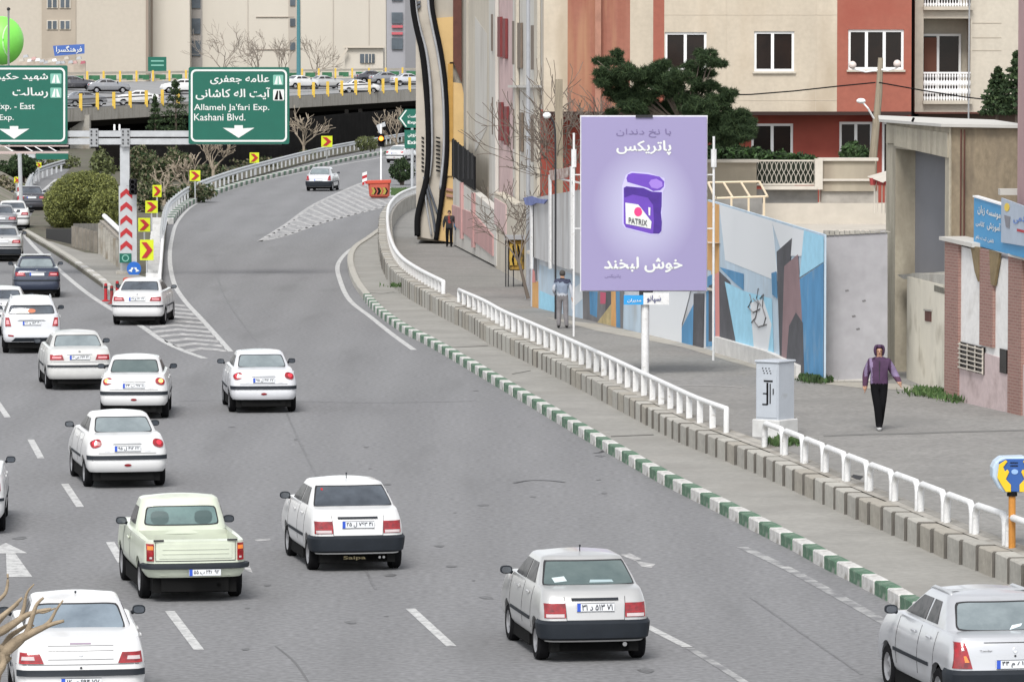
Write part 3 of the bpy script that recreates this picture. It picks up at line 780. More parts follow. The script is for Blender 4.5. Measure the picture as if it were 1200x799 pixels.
# curve marker signs
def chevsign(cx, cy, w, h, base, label, tilt=0):
    g = G(cx, base, .13); D = g.y; T = thing('curve_marker', g, label, 'road sign', 'yellow and red curve markers')
    def R(x, y): t = math.radians(tilt); x -= cx; y -= cy; return (cx + x * math.cos(t) - y * math.sin(t), cy + x * math.sin(t) + y * math.cos(t))
    sq = [(cx - w / 2, cy - h / 2), (cx + w / 2, cy - h / 2), (cx + w / 2, cy + h / 2), (cx - w / 2, cy + h / 2)]
    part('panel', pprism(MB(), [R(*p) for p in sq], D, 0, .03), YELP, T)
    q = [(cx - w * .38, cy - h * .38), (cx - w * .02, cy - h * .38), (cx + w * .42, cy), (cx - w * .02, cy + h * .38), (cx - w * .38, cy + h * .38), (cx + w * .03, cy)]
    part('chevron', pprism(MB(), [R(*p) for p in q], D, -.03, -.01), REDP, T)
    p = P(cx, cy, D); part('post', MB().tube([(p.x, D + .05, p.z + .2), (p.x, D + .05, .1)], .04, 6), GALV, T)
chevsign(383, 166, 13, 13, 186, 'small yellow square with red chevron beside the bridge columns, farthest up the ramp')
chevsign(298, 185, 11, 12, 206, 'yellow square with red chevron below the right end of the Kashani sign')
chevsign(228.5, 206, 12.5, 12.5, 236, 'yellow square with red chevron standing between bare pale trees')
chevsign(184, 224, 10.5, 14, 258, 'narrow yellow square with red chevron, topmost of the column beside the gantry post')
chevsign(177.5, 242.5, 14.5, 14.5, 276, 'yellow square with red chevron, second from the top beside the gantry post')
chevsign(169, 263.5, 14, 16, 297, 'yellow square with red chevron just above the large tilted one')
chevsign(172, 293, 16, 24, 325, 'large tilted yellow square with a big red chevron at the gantry post', 0)
chevsign(45.5, 193.5, 6, 6, 213, 'tiny yellow chevron sign at the far bend of the main road')
chevsign(19, 211, 5, 7, 235, 'tiny yellow chevron sign half behind the far red and white post')
# bollards
for i, (x, y, lab) in enumerate(((124, 353, 'red plastic bollard, leftmost of three at the tip of the island'), (131, 356, 'dark red bollard in the middle of three at the tip of the island'), (137.5, 350, 'red bollard nearest the parked-looking white saloon at the gore'))):
    g = G(x, y); m = REDP if i != 1 else mat('red_dark', (.22, .02, .02), .5)
    T = thing('bollard', g, lab, 'bollard', 'red bollards at the gore')
    part('tube', MB().lathe([(.0, .64), (.055, .62), (.06, .06), (.14, .03), (.14, 0)], g, 12), m, T, smooth=.7)
    part('band', MB().lathe([(.064, .46), (.064, .54)], g, 12), DARK, T)
ORG = mat('barrier_orange', (.40, .075, .045), .6, var=.15, scale=3)
g = G(158, 346); T = thing('road_barrier', g, 'orange plastic road barrier just behind the white saloon at the gore', 'barrier')
part('body', box3(MB(), 144, 171, 325.5, 346, g.y, .4), ORG, T, bevel=.05); part('band', box3(MB(), 145, 170, 329, 333, g.y - .01, .01), SIGNW, T)
g = G(180, 347); T = thing('road_barrier', g, 'small dark red barrier between the white saloon and the slatted barrier', 'barrier')
part('body', box3(MB(), 174, 188, 329.5, 347, g.y, .35), mat('red_dark', (.22, .02, .02), .5), T, bevel=.05)
# far left post and orange barrier
g = G(23, 252); T = thing('striped_post', g, 'tall red and white banded post far down on the left', 'post')
D = g.y
for k in range(8):
    y0 = 208 + k * 5; part('band', pprism(MB(), [(20.5, y0 + 2), (26, y0 - 1), (26, y0 + 4), (20.5, y0 + 7)], D, 0, .15), (REDP if k % 2 == 0 else SIGNW), T)
part('pole', MB().tube([P(23, 180, D), P(25, 252, D)], .11, 8), GALV, T)
part('shield', box3(MB(), 20, 26, 239, 246, D - .02, .02), SIGNG, T)
g = G(30, 262); T = thing('road_barrier', g, 'orange barrier standing in the road by the far striped post', 'barrier')
part('body', box3(MB(), 26, 32.5, 251, 262, g.y, .4), ORG, T, bevel=.06); part('band', box3(MB(), 26.5, 32, 255, 257, g.y - .01, .01), SIGNW, T)
# traffic island furniture at the triangle
DY = mat('dull_yellow', (.30, .24, .04), .7)
g = G(444, 233); D = g.y; T = thing('road_barrier', g, 'orange barrel barrier with yellow and black chevrons at the tip of the striped triangle', 'barrier')
part('tub', pprism(MB(), [(431, 213), (457, 212), (456, 232), (433, 232)], D, 0, 1.0), ORG, T, bevel=.12)
part('lid', pprism(MB(), [(430, 212), (458, 211), (458, 215), (430, 216)], D - .05, 0, 1.1), mat('orange_dark', (.45, .06, .03), .5), T, bevel=.03)
for k in range(3):
    x = 435 + k * 6.5; part('chevron', pprism(MB(), [(x, 220), (x + 3, 220), (x + 5, 224), (x + 3, 228), (x, 228), (x + 2, 224)], D, -.03, -.01), (DY if k % 2 == 0 else BLACK), T)
    part('chevron', pprism(MB(), [(x + 3.2, 220), (x + 4.6, 220), (x + 6.6, 224), (x + 4.6, 228), (x + 3.2, 228), (x + 5.2, 224)], D, -.035, -.012), (BLACK if k % 2 == 0 else DY), T)
g = G(428, 218); T = thing('striped_post', g, 'short red and white marker post left of the orange barrel barrier', 'post')
for k in range(4): part('band', pprism(MB(), [(424.5, 203 + k * 3.6), (430, 201 + k * 3.6), (430, 204.6 + k * 3.6), (424.5, 206.6 + k * 3.6)], g.y, 0, .08), (REDP if k % 2 else SIGNW), T)
part('stake', MB().tube([P(427.5, 214, g.y), g], .04, 6), GALV, T)
g = G(446.5, 214); D = g.y; T = thing('traffic_light', g, 'traffic light with a lit orange lamp on a white pole by the ramp', 'traffic light')
part('pole', MB().tube([g, P(446.5, 146, D)], .06, 8), WHITE, T); part('housing', box3(MB(), 443, 450.5, 157, 172, D - .2, .25), BLACK, T, bevel=.03)
part('lamp', MB().ball(P(446.6, 162.5, D - .25), (.17, .08, .17)), mat('signal_orange', (.9, .3, .05), .4, emit=((1, .28, .04), 1.2)), T)
part('visor', MB().lathe([(.2, 0), (.2, -.2)], P(446.6, 162.5, D - .2), 12, 'Y'), BLACK, T)
part('backboard', pprism(MB(), [(441, 147), (451, 143), (452, 148), (446, 150), (447, 156), (444, 156)], D, 0, .03), GALV, T)
g = G(483, 229); D = g.y; T = thing('direction_sign', g, 'green arrow-shaped direction sign partly behind the corner building', 'road sign')
part('post', MB().tube([g, P(483, 130, D)], .09, 8), GALV, T)
p1 = part('arrow_panel', pprism(MB(), [(466.5, 139), (475, 128), (520, 128), (520, 150), (475, 150)], D - .1, 0, .04), SIGNG, T)
part('border', pprism(MB(), [(468, 139), (475.4, 129.3), (477, 129.3), (470, 139), (477, 148.7), (475.4, 148.7)], D - .1, -.01, -.004), SIGNW, T, p1)
p2 = part('lower_panel', box3(MB(), 474, 520, 152.5, 174, D - .1, .04), SIGNG, T)
for s_, a, c_, y0, y1, pp in (('راست', 478, 489, 134, 139, p1), ('Exp.', 478, 489, 142, 146, p1), ('خروجی', 478, 489, 156, 161, p2), ('Exit', 478, 489, 165, 169, p2)):
    pa, pb = P(a, y1, D), P(c_, y0, D)
    letters('lettering', s_, lambda u, v: (u, D - .115, v), pa.x, pb.x, pa.z, pb.z, SIGNW, pp, T.location, bold=.04, rtl=s_ not in ('Exp.', 'Exit'))

# ---------------------------------------------------------------- bridge
BA = P(80, 130.5, 455); BB = P(487, 107.5, 530); bd = (BB - BA)
BA2 = P(80, 97, 520); BB2 = P(487, 90.5, 598)
def bn(t, dz=0, dy=0): p = BA + bd * t; return Vector((p.x, p.y + dy, p.z + dz))
def bf(t, dz=0, dy=0): p = BA2 + (BB2 - BA2) * t; return Vector((p.x, p.y + dy, p.z + dz))
BR = thing('road_bridge', (BA.x, BA.y, 0), 'grey concrete flyover with yellow posted parapet carrying cars across the road', 'bridge')
ts = [-.6 + i * .1 for i in range(31)]
part('deck', MB().grid([[bn(t, 0, .4), bf(t)] for t in ts]), mat('bridge_asphalt', (.25, .25, .25), .9, var=.1, scale=.3), BR)
FASC = mat('bridge_concrete', (.36, .34, .305), .92, var=.25, scale=1.2, streak=(3, 3, .2), fine=.08, fscale=6, bump=.3, dirt=((.18, .165, .14), 1.2, .52, .7))
part('fascia', MB().grid([[bn(t, 0, .4), bn(t, .04), bn(t, -.98), bn(t, -1.02, .5)] for t in ts]), FASC, BR)
SOFF = mat('underdeck_shade', (.016, .015, .014), .98, spec=.05)  # near-black colour paints in the shade under the deck
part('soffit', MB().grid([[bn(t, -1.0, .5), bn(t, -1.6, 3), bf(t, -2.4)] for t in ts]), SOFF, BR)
part('shade_backdrop', MB().grid([[bf(t, -2.3), Vector((bf(t).x, bf(t).y, -.2))] for t in ts]), SOFF, BR)  # added backdrop, its black stands for deep shade
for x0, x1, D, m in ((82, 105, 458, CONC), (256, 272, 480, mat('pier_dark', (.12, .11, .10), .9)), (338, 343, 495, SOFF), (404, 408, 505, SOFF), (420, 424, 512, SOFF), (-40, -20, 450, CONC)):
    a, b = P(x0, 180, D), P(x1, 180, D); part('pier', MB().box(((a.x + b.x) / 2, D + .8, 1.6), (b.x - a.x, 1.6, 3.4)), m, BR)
YPOST = mat('yellow_post', (.62, .42, .06), .6, var=.15, scale=3); RAILD = mat('rail_dark', (.10, .10, .11), .6)
def tpx(px):                                                 # fraction along the near edge at a photograph x
    lo, hi = -1.2, 3.0
    for _ in range(40):
        m = (lo + hi) / 2; p = bn(m)
        if 600 + FPX * p.x / p.y < px: lo = m
        else: hi = m
    return lo
xs = [95 + i * (19.6 - i * .095) for i in range(-9, 24)]
for x in xs:
    if x > 560: continue
    t = tpx(x); p = bn(t); part('parapet_post', MB().box(p + Vector((0, .15, .78)), (.30, .22, 1.6)), YPOST, BR)
for z, h, m in ((1.05, .14, RAILD), (.62, .10, GALV), (.22, .12, RAILD)):
    part('parapet_rail', MB().grid([[bn(t, z - h / 2, .42), bn(t, z + h / 2, .42)] for t in ts]), m, BR)
part('kerb_upstand', MB().grid([[bn(t, .0, .05), bn(t, .22, .05), bn(t, .22, .4)] for t in ts]), FASC, BR)
GPL = mat('planter_green', (.03, .13, .06), .8, var=.3, scale=2)
for i in range(26):
    t = tpx(92 + i * 19.5) ; q = bf(t)
    part('planter_box', MB().box(q + Vector((0, 0, .45)), (1.15, .5, .55)), GPL, BR)
    part('far_post', MB().box(q + Vector((1.0, 0, .6)), (.22, .2, 1.2)), YPOST, BR)
part('far_rail', MB().grid([[bf(t, .15, -.1), bf(t, .30, -.1)] for t in ts]), mat('pale_rail', (.5, .45, .38), .7), BR)
part('far_rail', MB().grid([[bf(t, .85, .1), bf(t, 1.1, .1)] for t in ts]), mat('pale_rail', (.5, .45, .38), .7), BR)
# lamp column, small sign on the deck
g = P(350, 96, 545); T = thing('lamp_column', (g.x, g.y, 5), 'tall teal lamp column rising from the flyover', 'street lamp')
part('column', MB().tube([(g.x, g.y, 5), (g.x, g.y, 18)], [.26, .16], 10), mat('teal_paint', (.05, .17, .19), .5), T)
part('arm', MB().tube([(g.x, g.y, 17.9), (g.x + 1.8, g.y, 18.6)], .07, 6), mat('teal_paint', (.05, .17, .19), .5), T); part('lamp_head', MB().ball((g.x + 2.1, g.y, 18.6), (.5, .2, .12)), GALV, T)
D = 590; T = thing('direction_sign', P(184, 95, D), 'small distant green road sign standing on the far side of the flyover', 'road sign')
part('panel', box3(MB(), 173.5, 195, 67, 84.5, D, .08), SIGNG, T)
for x in (177, 191): part('post', box3(MB(), x, x + 1.2, 84, 97, D + .1, .1), GALV, T)
for y in (71, 76): part('lettering', box3(MB(), 177, 192, y, y + 1.6, D - .03, .02), SGL, T)

# cars on the flyover
def onbridge(o, px, far, head, k=1.0):
    t = tpx(px)
    p = bn(t).lerp(bf(t), far); x = (px - 600) / FPX * p.y; z = p.z
    o.location = (x, p.y, z + .02); o.rotation_euler = (0, 0, math.radians(head)); o.scale = (k, k, k)
# black sheets added as underpass shade and the far gantry under the left sign
USHADE = mat('underpass_shade', (.011, .010, .0095), .98, var=.5, scale=.6, spec=.05)
for lab, pts, h in (('added black sheet standing for the shade behind the ramp barrier', [(206, 214), (260, 200), (330, 186), (400, 175), (470, 166)], 3.3), ('added black sheet standing for the shade under the flyover behind the gantry post', [(104, 205), (150, 205), (206, 214)], 3.0)):
    c = [G(*p) for p in pts]; T = thing('underpass_shade', c[0], lab, 'wall')
    part('face', MB().grid([[p + Vector((0, 6, -.1)), p + Vector((0, 6, h)), p + Vector((0, 7, h))] for p in c]), USHADE, T)
D = 345; T = thing('far_gantry', G(23, 214), 'far pale gantry with a second green sign seen below the big left sign', 'gantry')
part('beam', box3(MB(), -60, 80, 177.5, 180.5, D, .3), mat('gantry_pink', (.45, .36, .34), .6), T)
part('beam', box3(MB(), -60, 80, 170.5, 172, D, .3), mat('gantry_pink', (.45, .36, .34), .6), T)
for x in (5, 28, 40, 56): part('brace', pprism(MB(), [(x, 172), (x + 2, 172), (x + 12, 178), (x + 10, 178)], D, 0, .1), WHITE, T)
part('sign_panel', box3(MB(), 42, 80, 180, 187, D - .2, .05), SIGNG, T); part('bracket', box3(MB(), 18, 41, 181, 185, D - .1, .2), GALV, T); part('post', box3(MB(), 21, 26, 181, 212, D, .3), GALV, T)
# ---------------------------------------------------------------- far buildings behind the flyover
FB1 = mat('far_beige', (.47, .425, .36), .95, var=.07, scale=.08, streak=(1, 1, .4), fine=.03, fscale=2)
FB2 = mat('far_pale', (.53, .49, .425), .95, var=.07, scale=.08, streak=(1, 1, .4)); FB3 = mat('far_tan', (.37, .32, .26), .95, var=.12, scale=.2)
FGL = mat('far_glass', (.08, .10, .12), .3, var=.4, scale=.5); FGREY = mat('far_grey', (.30, .30, .32), .9); FSEAM = mat('far_seam', (.27, .22, .18), .95)
def bldg(name, label, x0, x1, ytop, D, m, depth=14, cat='building'):
    p = P((x0 + x1) / 2, 120, D); T = thing(name, (p.x, D, 0), label, cat)
    a, b = P(x0, ytop, D), P(x1, ytop, D); hz = a.z
    part('wall', MB().box(((a.x + b.x) / 2, D + depth / 2, hz / 2), (b.x - a.x, depth, hz)), m, T); return T
def rect(T, nm, m, x0, x1, y0, y1, D, d0=-.15, d1=-.02, up=None):
    return part(nm, pprism(MB(), [(x0, y1), (x1, y1), (x1, y0), (x0, y0)], D, d0, d1), m, T, up)
D = 660; T = bldg('apartment_building', 'tall plain beige block at the far left with one column of paired windows', -90, 172, -60, D, FB1)
rect(T, 'stair_strip', FB3, 49, 89, -60, 120, D)
for y in (-18, -1, 24):
    for x in (55, 70):
        w = rect(T, 'window', FB2, x, x + 13, y, y + 11, D, -.30, -.16)
        for k in (0, 1): rect(T, 'pane', FGL, x + 1.2 + k * 6, x + 5.6 + k * 6, y + 1, y + 10, D, -.38, -.31, w)
rect(T, 'cornice', FSEAM, 171, 174, -60, 120, D)
T = bldg('apartment_building', 'pale narrow block behind the small green sign', 174.5, 222, -60, D + 4, FB2)
rect(T, 'seam', FSEAM, 177, 179, -60, 110, D + 4)
T = bldg('apartment_building', 'long pale beige building with a strip of grey windows behind the bare trees', 222.5, 452, -60, D + 8, FB2)
rect(T, 'window_strip', mat('strip_grey', (.30, .28, .26), .9), 223, 237, -60, 100, D + 8, -.12)
for y in (-8, 22, 48): rect(T, 'window', FGL, 225, 235, y, y + 18, D + 8, -.3, -.14)
rect(T, 'stair_strip', mat('strip_pale', (.40, .36, .31), .9), 338, 352, -60, 100, D + 8, -.12)
for y in (-2, 22, 50): rect(T, 'window', FGL, 340, 346, y, y + 9, D + 8, -.3, -.14)
for y in (20, 58): rect(T, 'string_course', FSEAM, 300, 345, y, y + .6, D + 8, -.16)
for x in (290, 390, 432): rect(T, 'seam', mat('seam_pale', (.42, .38, .33), .9), x, x + .8, -60, 100, D + 8, -.1)
T = bldg('office_tower', 'grey tower with dark window bands and red balcony lines at the edge of the street', 453, 500, -60, 640, FGREY)
for y in (-12, 15, 45):
    rect(T, 'window', FGL, 459, 472, y, y + 13, 640, -.3, -.1)
for y in (30, 38): rect(T, 'red_band', mat('red_band', (.45, .10, .12), .8), 459, 472, y, y + 3, 640, -.4, -.1)
rect(T, 'bay', mat('bay_grey', (.20, .20, .21), .8), 475, 490, -60, 110, 640, -.2, -.1)
T = bldg('hut', 'low cream hut with a dark window on the far side of the flyover', 404, 449, 55.5, 615, FB2, 8)
rect(T, 'window', FGL, 422, 439, 63.5, 74, 615, -.2, -.05); rect(T, 'roof_edge', mat('pale_rail', (.5, .45, .38), .7), 402, 451, 54, 56.5, 615, -.5, -.05)
for x in (427, 431.5, 435): part('bar', box3(MB(), x, x + .8, 63.5, 74, 614.6, .05), FB2, T)
part('stair', pprism(MB(), [(394, 74), (396, 76), (408, 58), (406, 56)], 614, 0, .3), mat('pale_rail', (.5, .45, .38), .7), T)
T = thing('hoarding', P(80, 75, 645), 'blue banner with white writing above the parked cars at the far left', 'banner')
part('panel', pprism(MB(), [(62, 54), (99, 52), (99, 63), (64, 66)], 645, 0, .1), mat('banner_blue', (.05, .12, .38), .6), T)
pa, pb = P(66, 63, 645), P(96, 54, 645); letters('lettering', 'فرهنگسرا', lambda u, v: (u, 644.9, v), pa.x, pb.x, pa.z, pb.z, SIGNW, T, T.location, bold=.02)
T = thing('balloon', P(5, 75, 430), 'huge lime green ball with a pale seam cut off by the left edge', 'balloon')
LIME = mat('lime', (.22, .72, .10), .5, var=.08, scale=.8); c = P(2, 48, 430)
part('ball', MB().ball(c, (1.95, 1.95, 2.15), 28, 18), LIME, T, smooth=True)
for s in (-1, 1):
    part('seam', MB().tube([c + Vector((s * (1.2 - .9 * math.cos(a)), -math.sqrt(max(0, 1.95 ** 2 - (1.2 - .9 * math.cos(a)) ** 2 - (1.7 * math.sin(a)) ** 2)) - .03, 1.7 * math.sin(a))) for a in [-1.1 + i * .2 for i in range(12)]], .07, 6), mat('lime_pale', (.5, .85, .40), .5), T)
part('pole', MB().tube([P(10, 11, 427), P(10, 90, 427), (P(10, 90, 427).x, 427, 0)], .10, 6), mat('pole_grey', (.2, .2, .2), .6), T); part('finial', MB().ball(P(10, 11, 427), .16), DARK, T)
# low roofs and parked vans between the block and the flyover
T = thing('market_stalls', P(70, 80, 630), 'jumble of white awnings below the blue banner', 'stall')
rn = random.Random(5)
for i in range(16):
    x = 22 + i * 4.8; y = rn.uniform(64, 72); part('awning', pprism(MB(), [(x, y + 4), (x + 6, y + 3), (x + 5, y), (x + 1, y + .5)], 632 + rn.uniform(-3, 3), 0, 1.0), rn.choice((WHITE, GALV, mat('awning_red', (.4, .12, .15), .8), mat('awning_pink', (.55, .35, .33), .8), FB2)), T)
part('back_wall', pprism(MB(), [(20, 96), (100, 96), (100, 72), (60, 68), (20, 72)], 640, 0, .5), mat('stall_wall', (.42, .36, .30), .9, var=.3, scale=.8), T)
# ---------------------------------------------------------------- under the flyover: walls, shrubs, trees
def wallpx(name, label, a, b, ta, tb, m, z0=.0, thick=.4, cat='wall', d0=None, d1=None):
    A, B = G(*a), G(*b); wp = WP(A, B); T = thing(name, A, label, cat)
    za, zb_ = P(ta[0], ta[1], A.y).z, P(tb[0], tb[1], B.y).z
    part('face', MB().prism([(0, z0), (wp.len, z0), (wp.len, zb_), (0, za)], lambda u, v, d: wp.pt(u, v, d), -thick, 0), m, T)
    return T, wp, za, zb_
STONE = mat('stone_wall', (.34, .31, .27), .95, var=.3, scale=2.5, streak=(3, 3, .5), bump=.6, bscale=8, dirt=((.12, .11, .09), 1.5, .48, .68))
T, wp, za, zb_ = wallpx('retaining_wall', 'grey ribbed retaining wall with white rail beside the gantry post', (117, 300), (144, 320), (117, 258), (144, 284), STONE)
for k in range(9):
    u = wp.len * (k + .5) / 9; part('rib', MB().prism([(u - .12, .1), (u + .12, .1), (u + .12, lerp(za, zb_, k / 9) - .1), (u - .12, lerp(za, zb_, k / 9) - .1)], lambda q, v, d: wp.pt(q, v, d), .0, .12), CONC, T)
part('white_rail', MB().tube([wp.pt(wp.len * t / 6, lerp(za, zb_, t / 6) + .18, -.2) for t in range(7)], .10, 8), WHITE, T)
T, wp, za, zb_ = wallpx('retaining_wall', 'shaded retaining wall beneath the big olive bush', (86, 292), (116, 300), (86, 262), (116, 262), mat('stone_in_shade', (.16, .15, .13), .95, var=.3, scale=2, bump=.6, bscale=8))  # stone coloured dark for the shade beneath the bush
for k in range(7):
    u = wp.len * (k + .5) / 7; part('rib', MB().prism([(u - .14, .1), (u + .14, .1), (u + .14, za - .1), (u - .14, za - .1)], lambda q, v, d: wp.pt(q, v, d), .0, .15), mat('rib_in_shade', (.22, .20, .17), .95, var=.3, scale=2), T)
T, wp, za, zb_ = wallpx('opening_shade', 'black sheet standing for the shaded underpass opening under the big bush', (54, 283), (86, 290), (54, 268), (86, 268), mat('opening_black', (.03, .03, .03), .95))  # black sheet stands for the shade in the underpass opening
def bush(name, label, c, r, n, size, mats, seed, cat='bush', group=None, stem=True, gz=0.0, holes=0.0, shell=.55, extra=(), rough=1.0):
    rn = random.Random(seed); T = thing(name, (c[0], c[1], gz), label, cat, group)
    mb = leaves(c, r, n, size, rn, shell=shell, holes=holes, rough=rough)
    for (c2, r2, n2) in extra: leaves(c2, r2, n2, size, rn, shell=shell, holes=holes, mb=mb, rough=rough)
    part('foliage', mb, mats, T, fix=False)
    if stem:
        b = MB()
        for k in range(3): b.tube([(c[0] + rn.uniform(-.1, .1), c[1], gz), (c[0] + rn.uniform(-.4, .4), c[1], c[2])], [.09, .04], 6)
        part('trunk', b, BARK, T)
    return T
def W_(px, py, D): p = P(px, py, D); return (p.x, p.y, p.z)
s24 = 5700 / 240
bush('willow_bush', 'big dome-shaped olive green bush left of the gantry post', W_(100, 234, 244), (2.15, 2.3, 1.55), 34000, .12, LEAFW, 11, rough=.35, extra=((W_(72, 244, 243), (.95, 1.6, 1.2), 9000), (W_(125, 246, 242), (1.0, 1.5, 1.1), 7000)))
bush('dark_bush', 'dark rounded bush left of the far road at the left edge', W_(26, 196, 330), (1.2, 1.6, .95), 3500, .2, LEAFD, 12, extra=((W_(8, 200, 330), (1.2, 1.6, .7), 2000),))
SCR = [mat('scrub_a', (.16, .14, .09), .9), mat('scrub_b', (.10, .11, .05), .9), mat('scrub_c', (.22, .19, .14), .9)]
bush('dry_scrub', 'tangled dry scrub on the bank at the left edge', W_(2, 228, 300), (1.6, 2.2, 1.2), 3500, .25, SCR, 13, stem=False, holes=.1)
def undergrowth(label, spots, mats, seed):
    rn = random.Random(seed); mb = MB()
    for px, py, D, rx, rz, n in spots: leaves(W_(px, py, D), (rx, 1.6, rz), n, .28, rn, mb=mb, holes=.05)
    o = link('undergrowth', mb.mesh('undergrowth', mats, fix=False)); tag(o, label, 'shrubs', kind='stuff')
undergrowth('green and brown undergrowth between the gantry and the flyover', [(165, 195, 330, 1.6, 1.6, 2600), (185, 205, 310, 1.4, 1.4, 2000), (205, 195, 335, 1.6, 1.5, 2200), (230, 225, 290, 1.5, .7, 900), (250, 205, 340, 2.0, 1.0, 1400), (300, 195, 380, 2.4, .9, 1200), (175, 235, 268, .9, 1.3, 1400), (190, 228, 285, .9, .9, 900), (205, 228, 290, 1.0, .6, 600)], [LEAFD[1], LEAFO[2], SCR[0]], 21)
undergrowth('olive undergrowth at the foot of the far flyover piers', [(340, 190, 420, 1.8, .6, 800), (360, 186, 430, 1.2, .9, 900), (430, 168, 440, 1.4, .8, 700), (120, 195, 300, 1.0, 1.2, 900), (70, 190, 380, 2.2, .8, 900)], [LEAFO[0], LEAFO[2], SCR[1]], 22)
def conifer(name, label, px, ytop, ybot, D, w, seed, mats=LEAFD, group=None, n=2600, size=.2):
    rn = random.Random(seed); p0 = P(px, ybot, D); p1 = P(px, ytop, D); h = p1.z - p0.z
    T = thing(name, (p0.x, D, 0), label, 'tree', group); mb = MB()
    tiers = 9
    for k in range(tiers):
        t = k / tiers; r = w * (1 - t) ** .8 * rn.uniform(.8, 1.15)
        for a in range(6):
            th = a * PI / 3 + rn.uniform(-.3, .3); c = Vector((p0.x + math.cos(th) * r * .5, D + math.sin(th) * r * .5, p0.z + h * (t + .04)))
            leaves(c, (r * .55, r * .55, h * .06), n // (tiers * 6), size, rn, mb=mb)
    leaves((p0.x, D, p1.z - h * .08), (w * .14, w * .14, h * .12), n // 20, size, rn, mb=mb)
    part('crown', mb, mats, T, fix=False); part('trunk', MB().tube([(p0.x, D, 0), (p1.x, D, p1.z - h * .05)], [.16, .03], 6), BARK, T)
conifer('conifer_tree', 'dark spiky conifer in front of the flyover, left of the Kashani sign', 182, 112, 172, 400, 1.3, 31)
conifer('conifer_tree', 'dark conifer touching the left edge of the Kashani sign', 206, 94, 170, 380, 1.9, 32)
def baretree(name, label, px, base, D, h, seed, m=BARKP, group=None, spread=.65, n=3, depth=4, r=.12, lean=(0, 0, 1), z0=0, L=None):
    rn = random.Random(seed); p = P(px, base, D); T = thing(name, (p.x, D, z0), label, 'tree', group)
    tr = MB(); th = h * .28; tr.tube([(p.x, D, z0), (p.x + lean[0] * th * .5, D, z0 + th * .5), (p.x + lean[0] * th, D, z0 + th)], [r * 1.2, r, r * .85], 8); part('trunk', tr, m, T)
    b = MB()
    for k in range(4):
        a = k * PI / 2 + rn.uniform(-.4, .4)
        branches(b, (p.x + lean[0] * th, D, z0 + th * .96), (math.cos(a) * .55 + lean[0], math.sin(a) * .4, 1), h * .30, r * .65, depth, rn, spread, n, 5, .12, .16, minr=.012 if D < 200 else .025)
    part('branches', b, m, T); return T
baretree('bare_tree', 'pale bare tree with knotted limbs behind the second chevron sign', 218, 235, 292, 3.0, 41, depth=3)
baretree('bare_tree', 'pale bare tree below the lower right corner of the Kashani sign', 356, 200, 405, 4.8, 42, depth=3)
baretree('bare_tree', 'pale bare tree in the undergrowth left of the ramp barrier', 250, 215, 330, 3.6, 43, depth=3)
baretree('bare_tree', 'gnarled bare tree beside the column of chevron signs', 192, 235, 280, 2.8, 44, depth=3, n=2)
baretree('bare_tree', 'pale bare tree leaning over the ramp beneath the flyover parapet', 470, 170, 425, 4.6, 45, depth=3, lean=(-.35, 0, 1))
TW = mat('twig_far', (.25, .215, .18), .95)
for i, (px, h, lab) in enumerate(((262, 9, 'tall leafless tree against the long pale building, just above the Kashani sign'), (300, 8, 'leafless tree behind the flyover between the sign and the teal lamp column'), (370, 7.5, 'leafless tree right of the teal lamp column'), (330, 7, 'thin leafless tree just left of the teal lamp column'))):
    baretree('leafless_tree', lab, px, 92, 625, h, 50 + i, TW, 'leafless trees behind the flyover', depth=3, z0=4.5, r=.14, n=3)
bush('round_shrub', 'dark round shrub beside the post of the green arrow sign', W_(471, 200, 330), (1.0, 1.3, .95), 2600, .18, LEAFD, 14)
mb = MB(); rn = random.Random(9)
for _ in range(1500):
    p = G(rn.uniform(458, 492), rn.uniform(222, 229), .02); h = rn.uniform(.08, .2); mb.add([p, p + Vector((.06, 0, 0)), p + Vector((rn.uniform(-.1, .1), 0, h))], [(0, 1, 2)], rn.randrange(3))
tag(link('grass', mb.mesh('grass', LEAFG, fix=False)), 'strip of fresh green grass by the sign post', 'grass', kind='stuff')
# ---------------------------------------------------------------- buildings along the footway (receding) and at its far end
CREAM = mat('cream_render', (.50, .435, .345), .9, var=.18, scale=.45, streak=(1, 1, .35), fine=.05, fscale=7, dirt=((.36, .29, .21), .5, .50, .76))
CREAM2 = mat('cream_stone', (.50, .455, .38), .9, var=.12, scale=.7, streak=(1, 1, .5), fine=.05, fscale=7, dirt=((.38, .33, .26), .5, .55, .8))
PALEW = mat('pale_wall', (.55, .53, .49), .9, var=.12, scale=.6, streak=(1, 1, .3), dirt=((.38, .35, .31), .6, .5, .75))
PINK = mat('pink_wall', (.46, .27, .26), .9, var=.15, scale=.6, streak=(1, 1, .3), dirt=((.36, .24, .22), .7, .5, .8))
PINKL = mat('pink_wall_pale', (.52, .38, .37), .9, var=.15, scale=.8)
REDW = mat('red_render', (.31, .10, .068), .9, var=.14, scale=.5, dirt=((.25, .06, .04), .5, .5, .8), fine=.06, fscale=6)
REDL = mat('red_render_bright', (.28, .06, .04), .9, var=.2, scale=.5, dirt=((.20, .03, .02), .4, .45, .7))
RUST = mat('rust_render', (.31, .135, .095), .9, col2=(.25, .085, .055), scale=1.1, streak=(2.4, 2.4, .16), dirt=((.38, .21, .12), .8, .54, .74), fine=.06, fscale=6)
YEL = mat('ochre_panel', (.58, .40, .18), .85, var=.1, scale=.8, dirt=((.45, .30, .14), .8, .55, .8)); YELD = mat('ochre_dark', (.42, .24, .06), .85, var=.1)
GREYB = mat('grey_beige_panel', (.40, .37, .32), .9, var=.15, scale=.8, streak=(1, 1, .3), dirt=((.26, .24, .21), .8, .5, .75))
